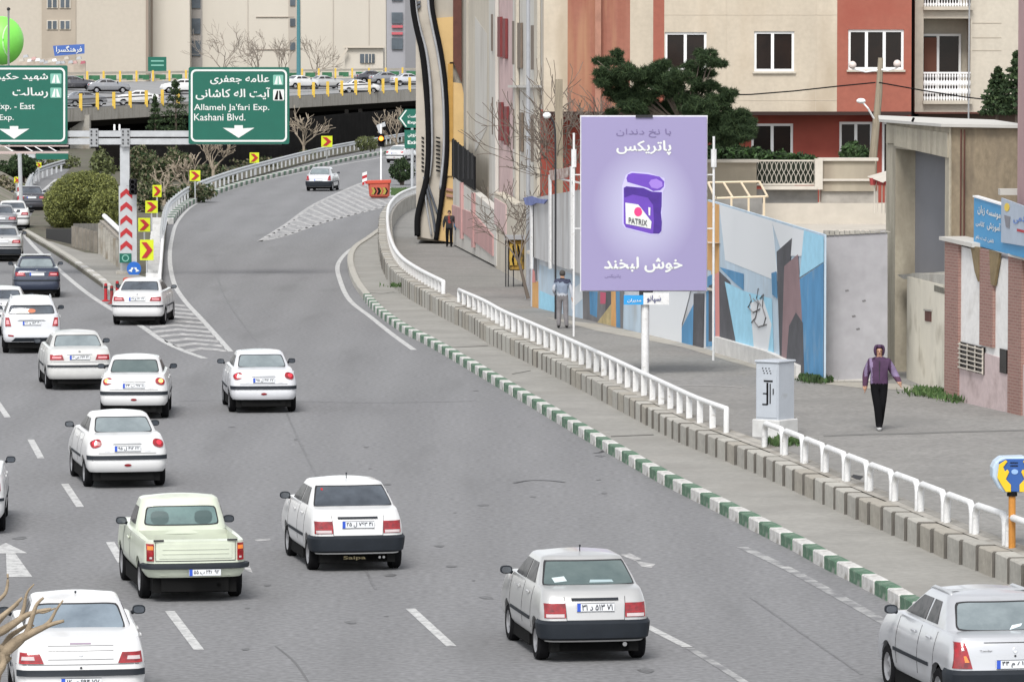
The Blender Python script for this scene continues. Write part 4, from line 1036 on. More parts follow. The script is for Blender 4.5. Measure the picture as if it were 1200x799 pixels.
BROWN = mat('brown_strip', (.10, .035, .025), .8, var=.2); MAROON = mat('maroon_shutter', (.16, .025, .025), .7, var=.2); BRSH = mat('brown_shutter', (.16, .12, .09), .7, var=.2)
TUBE = mat('tube_grey', (.10, .11, .13), .5, var=.2, scale=1.5); TUBEP = mat('tube_pale', (.34, .35, .37), .5, var=.2, scale=1.5)
D = 222.0
def cr_(nm, m, poly, d0, d1, up=None): return part(nm, pprism(MB(), poly, D, d0, d1), m, T, up)
T = thing('corner_building', P(515, 283, D), 'tall corner building with ochre panels and black curving tubes at the footway end', 'building')
cr_('wall', GREYB, [(489, 281), (546, 286), (546, -120), (489, -120)], .0, 9)
cr_('side_panel', mat('beige_panel', (.47, .43, .37), .9, var=.12, scale=.8, dirt=((.3, .27, .23), .8, .5, .75)), [(488, 277), (510, 281), (514, 240), (520, 150), (516, 90), (507, 30), (505, -60), (487, -60)], -.25, -.01)
cr_('ochre_panel', YEL, [(505.5, 22), (531, 20), (531, 73), (527, 73), (527, 163), (546, 206), (525, 206), (524, 140), (516, 70)], -.30, -.01)
cr_('ochre_panel', YEL, [(527, 96), (541, 98), (546, 122), (546, 206), (524.5, 206), (524.5, 150)], -.42, -.31)
cr_('recess', YELD, [(525, 75), (531, 75), (531, 96), (531, 165), (525, 165)], -.46, -.43)
cr_('ochre_pier', YEL, [(525, 206), (546, 206), (546, 286), (511, 281), (518, 245)], -.34, -.02)
cr_('brown_strip', BROWN, [(531, -60), (541, -60), (541, 97), (531, 72)], -.33, -.01)
for y in (-20, 3, 8): cr_('louvre', TUBE, [(488, y), (493, y - 2), (493, y + 1), (488, y + 3)], -.4, -.26)
for y0 in (220, 227): cr_('pink_band', mat('band_pink', (.36, .20, .16), .9), [(523, y0), (546, y0 + 4), (546, y0 + 7), (523, y0 + 3)], -.45, -.35)
cr_('white_splash', PALEW, [(532, 262), (536, 243), (540, 246), (538, 268)], -.36, -.345)
for k in range(9):
    for x in (511, 530, 494):
        y = 160 + k * 4.8 + (3 if x == 530 else 0); cr_('vent_slat', BLACK, [(x, y), (x + 5, y + 1.2), (x + 5, y + 3.2), (x, y + 2)], -.48, -.43) if x != 494 else cr_('vent_slat', BLACK, [(x, y), (x + 3, y + 1.2), (x + 3, y + 3.2), (x, y + 2)], -.30, -.26)
def tb(px, r, m, d=-.45, nm='curved_tube'):
    part(nm, MB().tube(smoothline([P(x, y, D) + Vector((0, d, 0)) for x, y in px], 5), r, 8), m, T, smooth=True)
tb([(484, -60), (484, 0), (488, 30), (495, 60), (499.5, 100), (502, 140), (502.5, 180), (500, 210), (493, 238), (489.5, 256), (489.5, 276)], .14, BLACK)
tb([(487, -60), (487, 2), (492, 32), (500, 62), (504.5, 100), (506, 140), (506, 180), (503, 208)], .07, TUBEP)
tb([(505, -60), (506, 0), (510, 28), (517, 62), (522, 100), (524, 140), (523.5, 185), (519, 225), (515, 252), (511, 281)], .11, BLACK)
tb([(501, -60), (502, 0), (506, 28), (513, 62), (518.5, 100), (520.5, 140), (520, 180), (516, 222)], .06, TUBEP)
tb([(497, 207), (502, 228), (508, 255), (510, 272)], .06, TUBE); tb([(498, 205), (505, 226), (513, 250)], .05, TUBE); tb([(497, 207), (500, 240), (506, 276)], .04, TUBEP)
cr_('door_post', BLACK, [(489, 258), (492, 258), (492, 277), (489, 277)], -.5, -.4)
# the receding street front
F = WP(P(546, 286, 220.0), P(665, 286, 166.0))
def fwall(nm, lab, x0, x1, y0, ybot, m, parts, cat='building', depth=8):
    global T
    T = thing(nm, F.at((x0 + x1) / 2, ybot), lab, cat)
    u0, u1 = F.U(x0), F.U(x1)
    part('wall', F.box(MB(), u0, u1, .0, max(F.Z(x0, y0), F.Z(x1, y0)), -depth, 0), m, T)
    for (pn, pm, poly, o0, o1) in parts: part(pn, F.poly(MB(), poly, o0, o1), pm, T)
    return T
def R4(a, b, c, d): return [(a, d), (b, d), (b, c), (a, c)]
fwall('rendered_building', 'bare beige building wall with a paler diamond patch and black parapet fence below', 546, 573, -130, 286, CREAM2,
    [('pale_patch', PALEW, [(557, 20), (571, 40), (571, 150), (557, 178)], .005, .012), ('corner_strip', GREYB, R4(546, 549, -120, 180), 0, .10)])
fwall('parapet_fence', 'black solid fence sloping down along the footway beside the ochre pier', 545.5, 573, 300, 286, BLACK, [('panel', BLACK, [(545.5, 163), (573, 184), (573, 223), (545.5, 206)], .55, .62)] + [('stanchion', DARK, R4(x, x + .6, 160 + (x - 545) * .75, 210), .62, .66) for x in (548, 554, 560, 566, 571)], 'fence')
SEC = [('maroon_shutter', MAROON, R4(586.2, 589.4, 20, 67), .02, .12), ('maroon_shutter', MAROON, R4(592.3, 595.6, 22, 69), .02, .12), ('maroon_shutter', MAROON, R4(587.2, 590.6, 120, 165), .02, .12), ('maroon_shutter', MAROON, R4(594, 597.2, 125, 170), .02, .12), ('pale_pilaster', PALEW, R4(582.5, 585, -120, 250), .02, .16),
       ('window', BRSH, R4(577, 579.2, 17, 60), .02, .06), ('window', BRSH, R4(578, 580.4, 114, 158), .02, .06)]
fwall('white_building', 'narrow white building strip with two thin windows beside the pink building', 573, 584, -130, 296, PALEW, SEC[5:])
fwall('pink_building', 'pink building with tall narrow maroon shutters on the receding street front', 584, 601, -130, 305, PINKL, SEC[:5])
fwall('striped_building', 'pale building with narrow brown shutters behind the tall grey pole', 601, 640, -130, 320, PALEW,
    [('brown_shutter', BRSH, R4(603, 606, 25, 76), .02, .10), ('brown_shutter', BRSH, R4(609, 613, 27, 80), .02, .10), ('brown_shutter', BRSH, R4(604, 607, 128, 175), .02, .10), ('brown_shutter', BRSH, R4(611, 614, 132, 178), .02, .10), ('brown_shutter', BRSH, R4(625, 629, 30, 82), .02, .10), ('brown_shutter', BRSH, R4(625, 629, 135, 190), .02, .10),
     ('pilaster', CREAM2, R4(607, 609, -120, 300), .02, .14), ('pilaster', CREAM2, R4(630, 634, -120, 230), .02, .14), ('ledge', PALEW, R4(601, 640, 100, 103), .02, .2)])
T = fwall('boundary_wall', 'low white wall with pink band sloping along the footway behind the man with the blue bag', 547, 592, 300, 286, PALEW, [], 'wall')
KIDS = None
for nm, m, poly, o0, o1 in [('coping_wall', PALEW, [(547, 207), (573, 226), (600, 248), (600, 312), (547, 286)], .30, .62), ('pink_band', PINK, [(547, 240), (573, 250), (597, 276), (597, 300), (573, 282), (547, 262)], .62, .68), ('pilaster', PINK, R4(558.5, 560, 214, 280), .62, .74), ('pilaster', PINK, R4(572.5, 574.5, 226, 290), .62, .74)]:
    part(nm, F.poly(MB(), poly, o0, o1), m, T)
T = thing('stone_wall', F.at(610, 330), 'cream wall with pink stains behind the yellow kiosk', 'wall')
part('face', F.poly(MB(), [(597, 225), (622, 240), (640, 232), (640, 352), (597, 312)], .2, .6), CREAM2, T); part('pink_patch', F.poly(MB(), [(598, 232), (612, 240), (612, 275), (598, 262)], .6, .64), PINKL, T)
# ---------------------------------------------------------------- the block facing the camera
D = 166.0
FA = WP(P(637, 200, D), P(1067, 200, D))
def fz(y): return FA.Z(800, y)
T = thing('apartment_building', FA.at(850, 200), 'cream and red apartment block facing the camera with white window frames', 'building')
zt, zo = fz(-140), fz(131)
H1 = FA.hole(778.7, 827.5, 38, 83); H2 = FA.hole(883, 930, 37, 84); H3 = FA.hole(993, 1058, 35, 82)
UPS = [(637, 665, CREAM, []), (665, 738, RUST, []), (738, 765, CREAM, []), (765, 778, REDW, []), (778, 980, CREAM, [H1, H2]), (980, 1067, REDW, [H3])]
UPH = [FA.hole(778.7, 827.5, -70, -25), FA.hole(883, 930, -70, -25), FA.hole(993, 1058, -70, -25)]
for x0, x1, m, hs in UPS:
    b = MB(); hh = hs + [h for h in UPH if FA.U(x0) <= h[0] and h[1] <= FA.U(x1)]
    holed_wall(FA, b, FA.U(x0), FA.U(x1), zo, zt, hh, thick=8); part('facade', b, m, T)
part('rust_drape', FA.box(MB(), FA.U(697), FA.U(704), zo, zt, 0, .25), mat('rust_pipe', (.34, .17, .12), .9, var=.2), T)
LOW = WP(P(637, 200, D + 1.3), P(1067, 200, D + 1.3))
G1 = LOW.hole(880, 929, 145, 215); G2 = LOW.hole(983, 1022, 143, 212); G3 = LOW.hole(780, 826, 146, 190); G4 = LOW.hole(1033, 1064, 143, 212)
b = MB(); holed_wall(LOW, b, LOW.U(634), LOW.U(1067), .3, zo, [G1, G2, G3, G4], thick=6); part('facade', b, REDL, T)
part('overhang', FA.box(MB(), FA.U(637), FA.U(1067), zo - .12, zo, -1.4, .04), mat('overhang_dark', (.03, .015, .012), .9), T)
for h, ss, wp_ in ((H1, (.49,), FA), (H2, (.46,), FA), (H3, (.33, .65), FA), (G1, (.5,), LOW), (G2, (.5,), LOW), (G3, (.5,), LOW), (G4, (.5,), LOW), (UPH[0], (.5,), FA), (UPH[1], (.5,), FA), (UPH[2], (.33, .65), FA)):
    window(wp_, T, h, ss, WFRAME, GLASSD, fw=.085)
    wp_.box(bb := MB(), h[0] - .05, h[1] + .05, h[2] - .07, h[2], -.0, .08); part('sill', bb, CREAM2, T)
part('curtain', FA.box(MB(), H1[0] + .1, H1[0] + .55, H1[2] + .1, H1[3] - .1, -.19, -.18), mat('curtain_brown', (.07, .03, .02), .9), T)
for x in (850, 955): part('plaster_seam', FA.box(MB(), FA.U(x), FA.U(x + .6), zo, zt, .0, .008), mat('seam_plaster', (.46, .40, .32), .9), T)
for y in (118, 18): part('plaster_seam', FA.box(MB(), FA.U(778), FA.U(980), fz(y), fz(y) + .018, .0, .008), mat('seam_plaster', (.46, .40, .32), .9), T)
part('gap_shade', MB().box(P(1069, 130, D + 3) + Vector((0, 0, 3)), (.35, 1, 26)), BLACK, T)  # black strip stands for the shade between the two blocks
CB_ = WP(P(1071, 200, 168), P(1320, 200, 168))
T = thing('apartment_building', CB_.at(1130, 135), 'cream apartment building with a recessed balcony and white ornate balustrade', 'building')
HB = CB_.hole(1081, 1136, 22, 118); HB2 = CB_.hole(1081, 1136, -85, 8)
b = MB(); holed_wall(CB_, b, CB_.U(1071), CB_.U(1320), CB_.Z(1100, 132), CB_.Z(1100, -140), [HB, HB2], thick=8, reveal=1.3); part('facade', b, CREAM2, T)
part('base', CB_.box(MB(), CB_.U(1071), CB_.U(1320), .3, CB_.Z(1100, 133.5), -6, -.5), mat('base_brown', (.10, .07, .055), .9), T); part('ledge', CB_.box(MB(), CB_.U(1071), CB_.U(1320), CB_.Z(1100, 133.5), CB_.Z(1100, 131.5), -.5, .15), BROWN, T)
for hb in (HB, HB2):
    part('balcony_back', CB_.box(MB(), hb[0], hb[1], hb[2], hb[3], -1.5, -1.3), CREAM2, T)
    window(CB_, T, (hb[0] + .02, hb[1] - .22, hb[2] + .05, hb[3] - .52), (.42,), WFRAME, GLASSD, fw=.08, off=-1.2)
    part('balcony_slab', CB_.box(MB(), hb[0] - .02, hb[1] + .05, hb[2] - .12, hb[2], -1.3, .22), CREAM2, T)
    part('hand_rail', CB_.box(MB(), hb[0], hb[1], hb[2] + .92, hb[2] + .98, .0, .08), WHITE, T)
    n = 17
    for k in range(n):
        u = lerp(hb[0], hb[1], (k + .5) / n); b = MB()
        for z, r in ((.06, .05), (.32, .07), (.60, .07), (.84, .05)): b.ball(CB_.pt(u, hb[2] + z, .04), (r * .8, .04, r * 1.7), 6, 4)
        b.tube([CB_.pt(u, hb[2], .04), CB_.pt(u, hb[2] + .93, .04)], .018, 4); part('baluster', b, WHITE, T)
part('door_brown', CB_.box(MB(), HB[0] + .12, HB[0] + .56, HB[2] + .9, HB[3] - .65, -1.16, -1.14), mat('brown_curtain', (.13, .045, .025), .7), T)
for y in (28, 45, 60): part('stone_seam', CB_.box(MB(), CB_.U(1138), CB_.U(1172), CB_.Z(1150, y), CB_.Z(1150, y) + .03, 0, .01), mat('seam_stone', (.36, .32, .26), .9), T)
part('downpipe', MB().tube([CB_.pt(CB_.U(1133), CB_.Z(1133, -100), .5), CB_.pt(CB_.U(1132), .5, .5)], .03, 6), STEELG, T)
# ---------------------------------------------------------------- yards in front of it
YARD = mat('yard_plaster', (.33, .29, .225), .9, var=.2, scale=.8, streak=(1, 1, .3), dirt=((.26, .22, .17), .9, .5, .72)); YARDL = mat('yard_pale', (.48, .44, .38), .9, var=.15, scale=.8, dirt=((.38, .34, .29), .7, .5, .75)); COPE = mat('coping_pale', (.52, .48, .42), .85, var=.1)
YG = mat('yard_grey', (.20, .195, .185), .9, var=.3, scale=1.2)
D = 152.0; Y = WP(P(820, 200, D), P(1060, 200, D)); T = thing('garden_wall', Y.at(900, 225), 'tan garden wall with pale coping below the hedge', 'wall')
for nm, m, q, o in (('tall_panel', YARD, R4(815, 886, 190, 262), .2), ('coping', COPE, R4(815, 888, 187, 190.5), .3), ('tall_panel', YARD, R4(962, 1024, 188, 224), .2), ('coping', COPE, R4(958, 1028, 185, 188.5), .3), ('pillar', COPE, R4(954, 963, 186, 222), .35),
    ('ledge', COPE, R4(893, 956, 218, 222), .4), ('grey_panel', YG, R4(886, 958, 222, 238), .05), ('lower_wall', YARDL, R4(815, 1060, 238, 262), .3), ('string', COPE, R4(962, 1024, 209.5, 212), .3), ('grey_panel', mat('yard_mid', (.30, .28, .25), .9, var=.2), R4(962, 1028, 224, 238), .1)):
    part(nm, Y.poly(MB(), q, -.2, o), m, T)
part('terrace', MB().add([P(815, 262, D), P(1060, 262, D), P(1060, 285, 125), P(830, 285, 132)], [(0, 1, 2, 3)]), YARDL, T)
def ornate(nm, lab, x0, x1, y0, y1, n, back=True):
    T = thing(nm, Y.at((x0 + x1) / 2, y1), lab, 'fence'); u0, u1 = Y.U(x0), Y.U(x1); z0, z1 = Y.Z(x0, y1), Y.Z(x0, y0)
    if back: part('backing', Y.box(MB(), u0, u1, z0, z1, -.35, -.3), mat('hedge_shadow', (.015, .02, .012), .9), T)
    for z in (z0, z1 - .05): part('rail', Y.box(MB(), u0, u1, z, z + .05, .0, .05), COPE, T)
    for k in range(n):
        u = lerp(u0, u1, (k + .5) / n); w = (u1 - u0) / n; b = MB()
        if back:
            for s in (-1, 1): b.tube([Y.pt(u + s * w * .45 * math.sin(2 * PI * t / 12), lerp(z0 + .03, z1 - .03, t / 12), .03) for t in range(13)], .010, 4)
        else: b.tube([Y.pt(u, z0, .03), Y.pt(u, z1, .03)], .022, 4)
        part('scroll' if back else 'bar', b, COPE, T)
    return T
ornate('ornate_fence', 'white scrollwork fence in front of dark hedge between two tan wall panels', 887, 955, 187.5, 217, 12)
ornate('bar_fence', 'white bar fence along the terrace right of the scrollwork fence', 958, 1026, 214, 239, 14, False)
T = thing('canopy_frame', P(865, 250, 146), 'cream metal canopy frame standing left of the terrace', 'pergola'); D = 146
for a, b_ in (((830, 214), (890, 213)), ((838, 231), (896, 229)), ((890, 213), (897, 229)), ((868, 213), (877, 230)), ((848, 214), (857, 231)), ((830, 214), (836, 231)), ((893, 230), (893, 254)), ((875, 231), (875, 252)), ((855, 231), (855, 246)), ((838, 246), (893, 252))):
    p, q = P(*a, D), P(*b_, D); 
    if a[1] < 220 and b_[1] > 225: q = q + Vector((0, -1.2, 0))
    if a[1] > 225: p = p + Vector((0, -1.2, 0)); q = q + Vector((0, -1.2, 0))
    part('tube', MB().tube([p, q], .035, 6), mat('frame_cream', (.60, .50, .36), .6), T)
part('wall_behind', pprism(MB(), [(838, 233), (893, 231), (893, 255), (838, 250)], D + .8, 0, .2), YG, T)
T = thing('lean_to', P(1035, 235, 140), 'little white lean-to roof over red flowerpots by the shed', 'lean-to')
part('roof', MB().add([P(1016, 207, 141), P(1034, 214, 138), P(1052, 207, 138), P(1040, 200, 142)], [(0, 1, 2, 3)]), COPE, T)
for x in (1023, 1031, 1039): part('pot', MB().lathe([(.0, 0), (.08, 0), (.11, .2), (0, .2)], P(x, 217, 140), 8), mat('pot_red', (.3, .04, .04), .7), T)
for x in (1024, 1028, 1033, 1037, 1041): part('bar', box3(MB(), x, x + 1.2, 216, 250, 140, .05), COPE, T)
# hedges and trees in the yard
HM = LEAFD
def hedge(lab, spots, seed, mats=HM, size=.16):
    rn = random.Random(seed); mb = MB(); c0 = spots[0]
    for px, py, D, rx, rz, n in spots: leaves(W_(px, py, D), (rx, .8, rz), n, size, rn, mb=mb, holes=-.05)
    p = P(c0[0], c0[1], c0[2]); T = thing('hedge', (p.x, p.y, 2), lab, 'hedge'); part('foliage', mb, mats, T, fix=False)
    b = MB(); b.tube([(p.x, p.y, 1.8), (p.x, p.y, p.z)], .04, 5); part('stem', b, BARK, T)
hedge('dark green hedge above the scrollwork fence', [(850, 180, 156, .9, .45, 2600), (880, 184, 155, .9, .35, 2200), (915, 187, 155, .8, .3, 1500), (940, 188, 155, .6, .25, 1000)], 61, [LEAFD[0], LEAFD[1], LEAFG[2]])
hedge('fresh green bush under the right ground-floor window', [(1000, 178, 158, .5, .38, 1500), (1012, 182, 156, .5, .3, 900)], 62, [LEAFD[1], LEAFG[2], LEAFD[2]])
def pine():
    rn = random.Random(70); D = 150; T = thing('pine_tree', G(800, 250), 'spreading dark green pine behind the top of the lilac billboard', 'tree')
    T.location.z = .5; mb = MB()
    pads = [(715, 95, .55), (735, 85, .6), (728, 110, .6), (755, 90, .55), (770, 82, .45), (748, 112, .65), (775, 104, .65), (795, 90, .55), (812, 80, .45), (800, 112, .65), (822, 100, .5), (825, 70, .25), (818, 125, .7), (840, 118, .55), (845, 138, .65), (862, 135, .5), (860, 155, .7), (872, 150, .4), (842, 160, .7), (832, 86, .2), (705, 85, .28), (712, 72, .25), (790, 128, .6), (740, 125, .5), (766, 125, .5), (832, 142, .6)]
    pads += [(clamp(a + rn.gauss(0, 17), 700, 878), b + rn.gauss(0, 11), rn.uniform(.10, .26)) for a, b, c in pads for _ in (0, 1)]
    for px, py, r in pads:
        q = P(px, py, D + rn.uniform(-1.2, 1.2)); leaves(q, (r * 1.05, r * .9, r * .55), int(1900 * r / .5), .26, rn, mb=mb, shell=.3, holes=.22, wid=.07)
    part('crown', mb, LEAFD, T, fix=False)
    b = MB(); tr = [P(815, 260, D), P(812, 200, D), P(805, 160, D), P(800, 130, D)]; tr[0].z = .5; b.tube(tr, [.22, .18, .15, .10], 8); part('trunk', b, BARK, T)
    b = MB()
    for px, py, r in pads[::2]: b.tube([P(805, 155, D), P((805 + px) / 2, (150 + py) / 2 + 4, D), P(px, py, D)], [.045, .03, .015], 5)
    part('limbs', b, BARK, T)
pine()
conifer('cypress_tree', 'small dark cypress at the right above the shed roof', 1169, 79, 134, 150, .75, 71, n=3400, size=.14)
conifer('cypress_tree', 'taller dark cypress at the right edge half hidden by the pink wall', 1192, 60, 134, 149, .85, 72, n=3400, size=.14)
baretree('bare_tree', 'leafless branching tree in front of the rust wall, above the billboard', 681, 150, 160, 7.4, 73, mat('twig_brown', (.13, .105, .085), .9), depth=4, spread=.62, n=3, r=.085, z0=.5, lean=(-.12, 0, 1))
baretree('bare_tree', 'leafless street tree spreading over the yellow kiosk', 619, 345, 163, 4.4, 74, mat('twig_brown', (.13, .105, .085), .9), depth=3, spread=.8, n=3, r=.055, z0=.5, lean=(-.25, 0, 1))
# ---------------------------------------------------------------- mural walls
MW = mat('mural_white', (.54, .57, .61), .8, var=.14, scale=1.2, streak=(1, 1, .4), fine=.05, dirt=((.38, .38, .38), 1.0, .54, .76)); MSKY = mat('mural_pale_blue', (.44, .54, .63), .8, var=.14, scale=1, streak=(1, 1, .4), dirt=((.36, .40, .43), 1.4, .54, .78)); MBLU = mat('mural_blue', (.08, .25, .45), .8, var=.22, scale=1.4, streak=(1, 1, .4), dirt=((.20, .30, .40), 2, .56, .78)); MCY = mat('mural_cyan', (.32, .60, .76), .8, var=.1)
MGR = mat('mural_charcoal', (.075, .075, .085), .8, var=.3, scale=1.5); MGR2 = mat('mural_grey', (.17, .165, .17), .8, var=.25, scale=1.5); MMAU = mat('mural_mauve', (.25, .165, .175), .8, var=.15, scale=1); MOR = mat('mural_orange', (.60, .33, .12), .8, var=.12); MSAL = mat('mural_salmon', (.60, .24, .22), .8); MPK = mat('mural_pink', (.45, .08, .14), .8); MOCH = mat('mural_ochre', (.45, .36, .18), .8, var=.25, scale=3); MWH = mat('mural_bright', (.66, .68, .70), .8)
def zsf(p): return zs(p.y) - .05
A0 = GS(622, 359); A1 = GS(838, 411); WA = WP(A0, A1); T = thing('mural_wall', A0, 'low painted wall behind the lilac billboard with blue, orange and charcoal shapes', 'wall')
part('wall', WA.poly(MB(), [(622, 296), (684, 320), (760, 352 - 26), (838, 340), (838, 420), (622, 366)], -.35, 0), MW, T)
part('coping', WA.poly(MB(), [(620, 293.5), (684, 318), (760, 324), (838, 338), (838, 341), (760, 327), (684, 321.5), (620, 297)], -.45, .08), COPE, T)
def mur(W, polys):
    for k, (m, q) in enumerate(polys): part('painted_shape', W.poly(MB(), q, .003 + k * .0012, .006 + k * .0012), m, T)
mur(WA, [(MSKY, [(632, 310), (683, 325), (683, 378), (632, 362)]), (MCY, [(632, 340), (655, 350), (655, 368), (632, 362)]), (MOR, [(624, 330), (631, 330), (631, 364), (624, 362)]), (MWH, [(670, 340), (683, 330), (683, 350), (670, 362)]), (MGR2, [(626, 300), (629, 303), (630, 330), (625, 326)]), (MSAL, [(624.5, 315), (627, 318), (628, 331), (624, 331)]),
    (MGR2, [(683, 335), (728, 340), (728, 380), (710, 392), (684, 380)]), (MBLU, [(691, 335), (701, 337), (700, 372), (692, 368)]), (MPK, [(704, 342), (711, 343), (710, 356), (704, 356)]), (MGR, [(711, 335), (718, 336), (717, 362), (710, 368)]), (MOCH, [(696, 384), (720, 352), (722, 391), (712, 390)]), (MOR, [(717, 335), (722, 335), (723, 392), (717, 390)]), (MBLU, [(722.5, 335), (727, 335), (728, 392), (723, 391)]), (MGR2, [(727, 335), (732, 335), (731, 394), (728, 393)]),
    (MSKY, [(732, 345), (752, 350), (752, 398), (731, 394)]), (MWH, [(762, 335), (810, 340), (808, 350), (800, 380), (800, 405), (762, 400)]), (MBLU, [(800, 384), (817, 350), (820, 408), (800, 406)]), (MGR, [(814, 344), (826, 344), (825, 412), (813, 408)])])
B0 = GS(829, 409); B1 = GS(966, 449); WB = WP(B0, B1); T = thing('mural_wall', B0, 'tall painted wall with pale blue sky and sharp charcoal, mauve and blue peaks', 'wall')
part('wall', WB.poly(MB(), [(829, 234), (843, 238), (966, 275), (966, 450), (829, 411)], -.05, 0), MSKY, T)
part('skirting', WB.poly(MB(), [(842, 394), (905, 412), (940, 428), (940, 442), (842, 413)], 0, .14), mat('skirting_white', (.58, .57, .55), .85, var=.15, scale=2), T)
mur(WB, [(MWH, [(843, 240), (905, 259), (912, 330), (850, 305)]), (MOR, [(829, 236), (843, 240), (843, 320), (829, 316)]), (MOR, [(834, 314), (842, 316), (842, 340), (834, 330)]), (MBLU, [(828, 325), (838, 320), (840, 405), (828, 406)]), (MGR, [(831, 335), (838, 332), (838, 400), (831, 400)]), (MSAL, [(838, 322), (843, 318), (844, 398), (839, 396)]), (MGR, [(843.5, 318), (856, 330), (862, 350), (862.5, 402), (844, 397)]),
    (MBLU, [(843.5, 313), (872, 321), (872, 340), (860, 330)]), (MCY, [(850, 330), (872, 341), (905, 350), (908, 424), (864, 405)]), (MWH, [(880, 355), (895, 350), (905, 380), (900, 420), (885, 415)]), (MWH, [(905, 259), (945, 271), (940, 300), (918, 300)]), (MBLU, [(937, 328), (966, 308), (966, 447), (942, 440)]), (MCY, [(943, 270), (966, 277), (966, 307), (938, 325)]),
    (MGR, [(911, 295), (929, 279), (926, 322), (920, 420), (915, 418)]), (MMAU, [(920, 312), (936, 298), (940, 355), (944, 440), (917, 432)]), (MGR, [(926, 382), (934, 366), (942, 378), (944, 441), (922, 434)]), (MBLU, [(905, 320), (911, 318), (912, 350), (906, 345)])])
# graffiti
for q in ([(880, 345), (882, 352), (878, 360), (884, 366), (892, 362)], [(884, 350), (890, 356), (887, 372), (882, 378)], [(892, 350), (896, 345), (895, 360), (899, 372), (896, 382)], [(884, 375), (890, 383), (900, 380)], [(890, 338), (888, 350), (893, 358)]):
    part('graffiti', MB().tube([WB.at(x, y, .03) for x, y in q], .018, 4), MGR2, T)
T = thing('grey_wall', GS(1000, 447), 'plain bluish grey cement wall between the mural and the shed', 'wall'); D = GS(1000, 446).y
GW = mat('cement_blue_grey', (.36, .355, .375), .9, var=.10, scale=.6, fine=.05, fscale=5, dirt=((.24, .24, .25), .9, .58, .8))
part('face', pprism(MB(), [(966, 452), (1040, 448), (1040, 271), (966, 275)], D, 0, .35), GW, T)
rn = random.Random(4)
for x in range(966, 1040, 6): part('coping_stone', pprism(MB(), [(x, 276 - (x - 966) * .05), (x + 5.6, 276 - (x - 966) * .05), (x + 5.5, 271 + rn.uniform(-1, 1)), (x + .4, 271.5 + rn.uniform(-1, 1))], D - .04, 0, .45), CONC, T)
part('footing', pprism(MB(), [(966, 453), (1040, 450), (1040, 443), (966, 446)], D - .1, 0, .1), PALEW, T)
for x, y in ((990, 340), (998, 370), (1003, 385), (1010, 352)): part('chipped_spot', pprism(MB(), ell(x, y, 3, 1.4, 9), D - .003, -.003, 0) if False else pprism(MB(), [(x, y), (x + 4, y - 1), (x + 5, y + 1), (x + 1, y + 2)], D, -.006, -.002), MGR2, T)
# ---------------------------------------------------------------- shed, shop, billboard and street furniture on the right
SHC = mat('shed_concrete', (.40, .36, .28), .92, var=.2, scale=1.2, streak=(1.5, 1.5, .4), fine=.08, fscale=9, bump=.3, bscale=12, dirt=((.24, .21, .16), 1.0, .5, .72)); SHB = mat('shed_brown', (.27, .215, .145), .95, var=.3, scale=1.3, streak=(1.5, 1.5, .5), fine=.12, fscale=7, bump=.5, bscale=8, dirt=((.15, .12, .085), 1.3, .48, .68)); ROOFW = mat('roof_white', (.50, .485, .45), .8, var=.08, scale=1)
SL = WP(P(1038, 300, 124.5), P(1112, 300, 115.5)); SR = WP(P(1112, 300, 115.5), P(1215, 300, 113.0))
T = thing('shed', (SL.pt(SL.len, 0).x, SL.pt(SL.len, 0).y, .5), 'bare concrete shed with white roof and tall dark opening', 'shed')
zt = SL.Z(1075, 146); hole = (SL.U(1049), SL.U(1107), .3, SL.Z(1075, 177))
b = MB(); holed_wall(SL, b, 0, SL.len, .3, zt, [hole], thick=.4, reveal=.9); part('front_wall', b, SHC, T)
part('lintel', SL.poly(MB(), [(1040, 146), (1112, 156), (1112, 185), (1049, 171), (1049, 168), (1040, 168)], 0, .05), SHC, T)
part('side_wall', SR.box(MB(), 0, SR.len, .3, zt, -.35, 0), SHB, T)
for x in (1128.5, 1132.5): part('pipe', MB().tube([SR.at(x, 152, .08), SR.at(x, 300, .08)], .02, 6), BROWN, T)
part('joint', SR.box(MB(), SR.U(1113), SR.U(1115), .3, zt, 0, .04), SHC, T)
a, c, d = SL.pt(-.15, zt, .16), SL.pt(SL.len, zt, .2), SR.pt(SR.len, zt, .16); e_ = Vector((d.x, d.y + 9, zt + .02)); f_ = Vector((a.x + .5, a.y + 7, zt + .02))
b = MB(); pts = [a, c, d, e_, f_]; up = [Vector((p.x, p.y, p.z + .07)) for p in pts]; b.add(pts + up, [(0, 1, 2, 3, 4), (5, 6, 7, 8, 9)] + [(i, (i + 1) % 5, 5 + (i + 1) % 5, 5 + i) for i in range(5)]); part('roof_slab', b, ROOFW, T)
part('roof_crack', MB().tube([P(1071, 138, 119), P(1069, 143, 119)], .03, 4), BLACK, T)
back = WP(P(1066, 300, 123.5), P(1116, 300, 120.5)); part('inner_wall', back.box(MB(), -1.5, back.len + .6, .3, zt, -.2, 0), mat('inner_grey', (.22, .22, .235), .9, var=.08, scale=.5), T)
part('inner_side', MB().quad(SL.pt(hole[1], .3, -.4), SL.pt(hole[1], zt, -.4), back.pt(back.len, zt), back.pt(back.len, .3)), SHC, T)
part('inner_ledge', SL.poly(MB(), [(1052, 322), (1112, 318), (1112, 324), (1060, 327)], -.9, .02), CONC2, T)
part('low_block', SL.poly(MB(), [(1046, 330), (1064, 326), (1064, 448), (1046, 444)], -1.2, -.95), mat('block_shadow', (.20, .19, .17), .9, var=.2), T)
for k in range(5): part('step', SL.poly(MB(), [(1046, 425 - k * 12), (1066, 428 - k * 12), (1066, 434 - k * 12), (1046, 431 - k * 12)], -.9 + -.0, -.45 - k * .1), mat('step_grey', (.26, .25, .23), .9, var=.2), T)
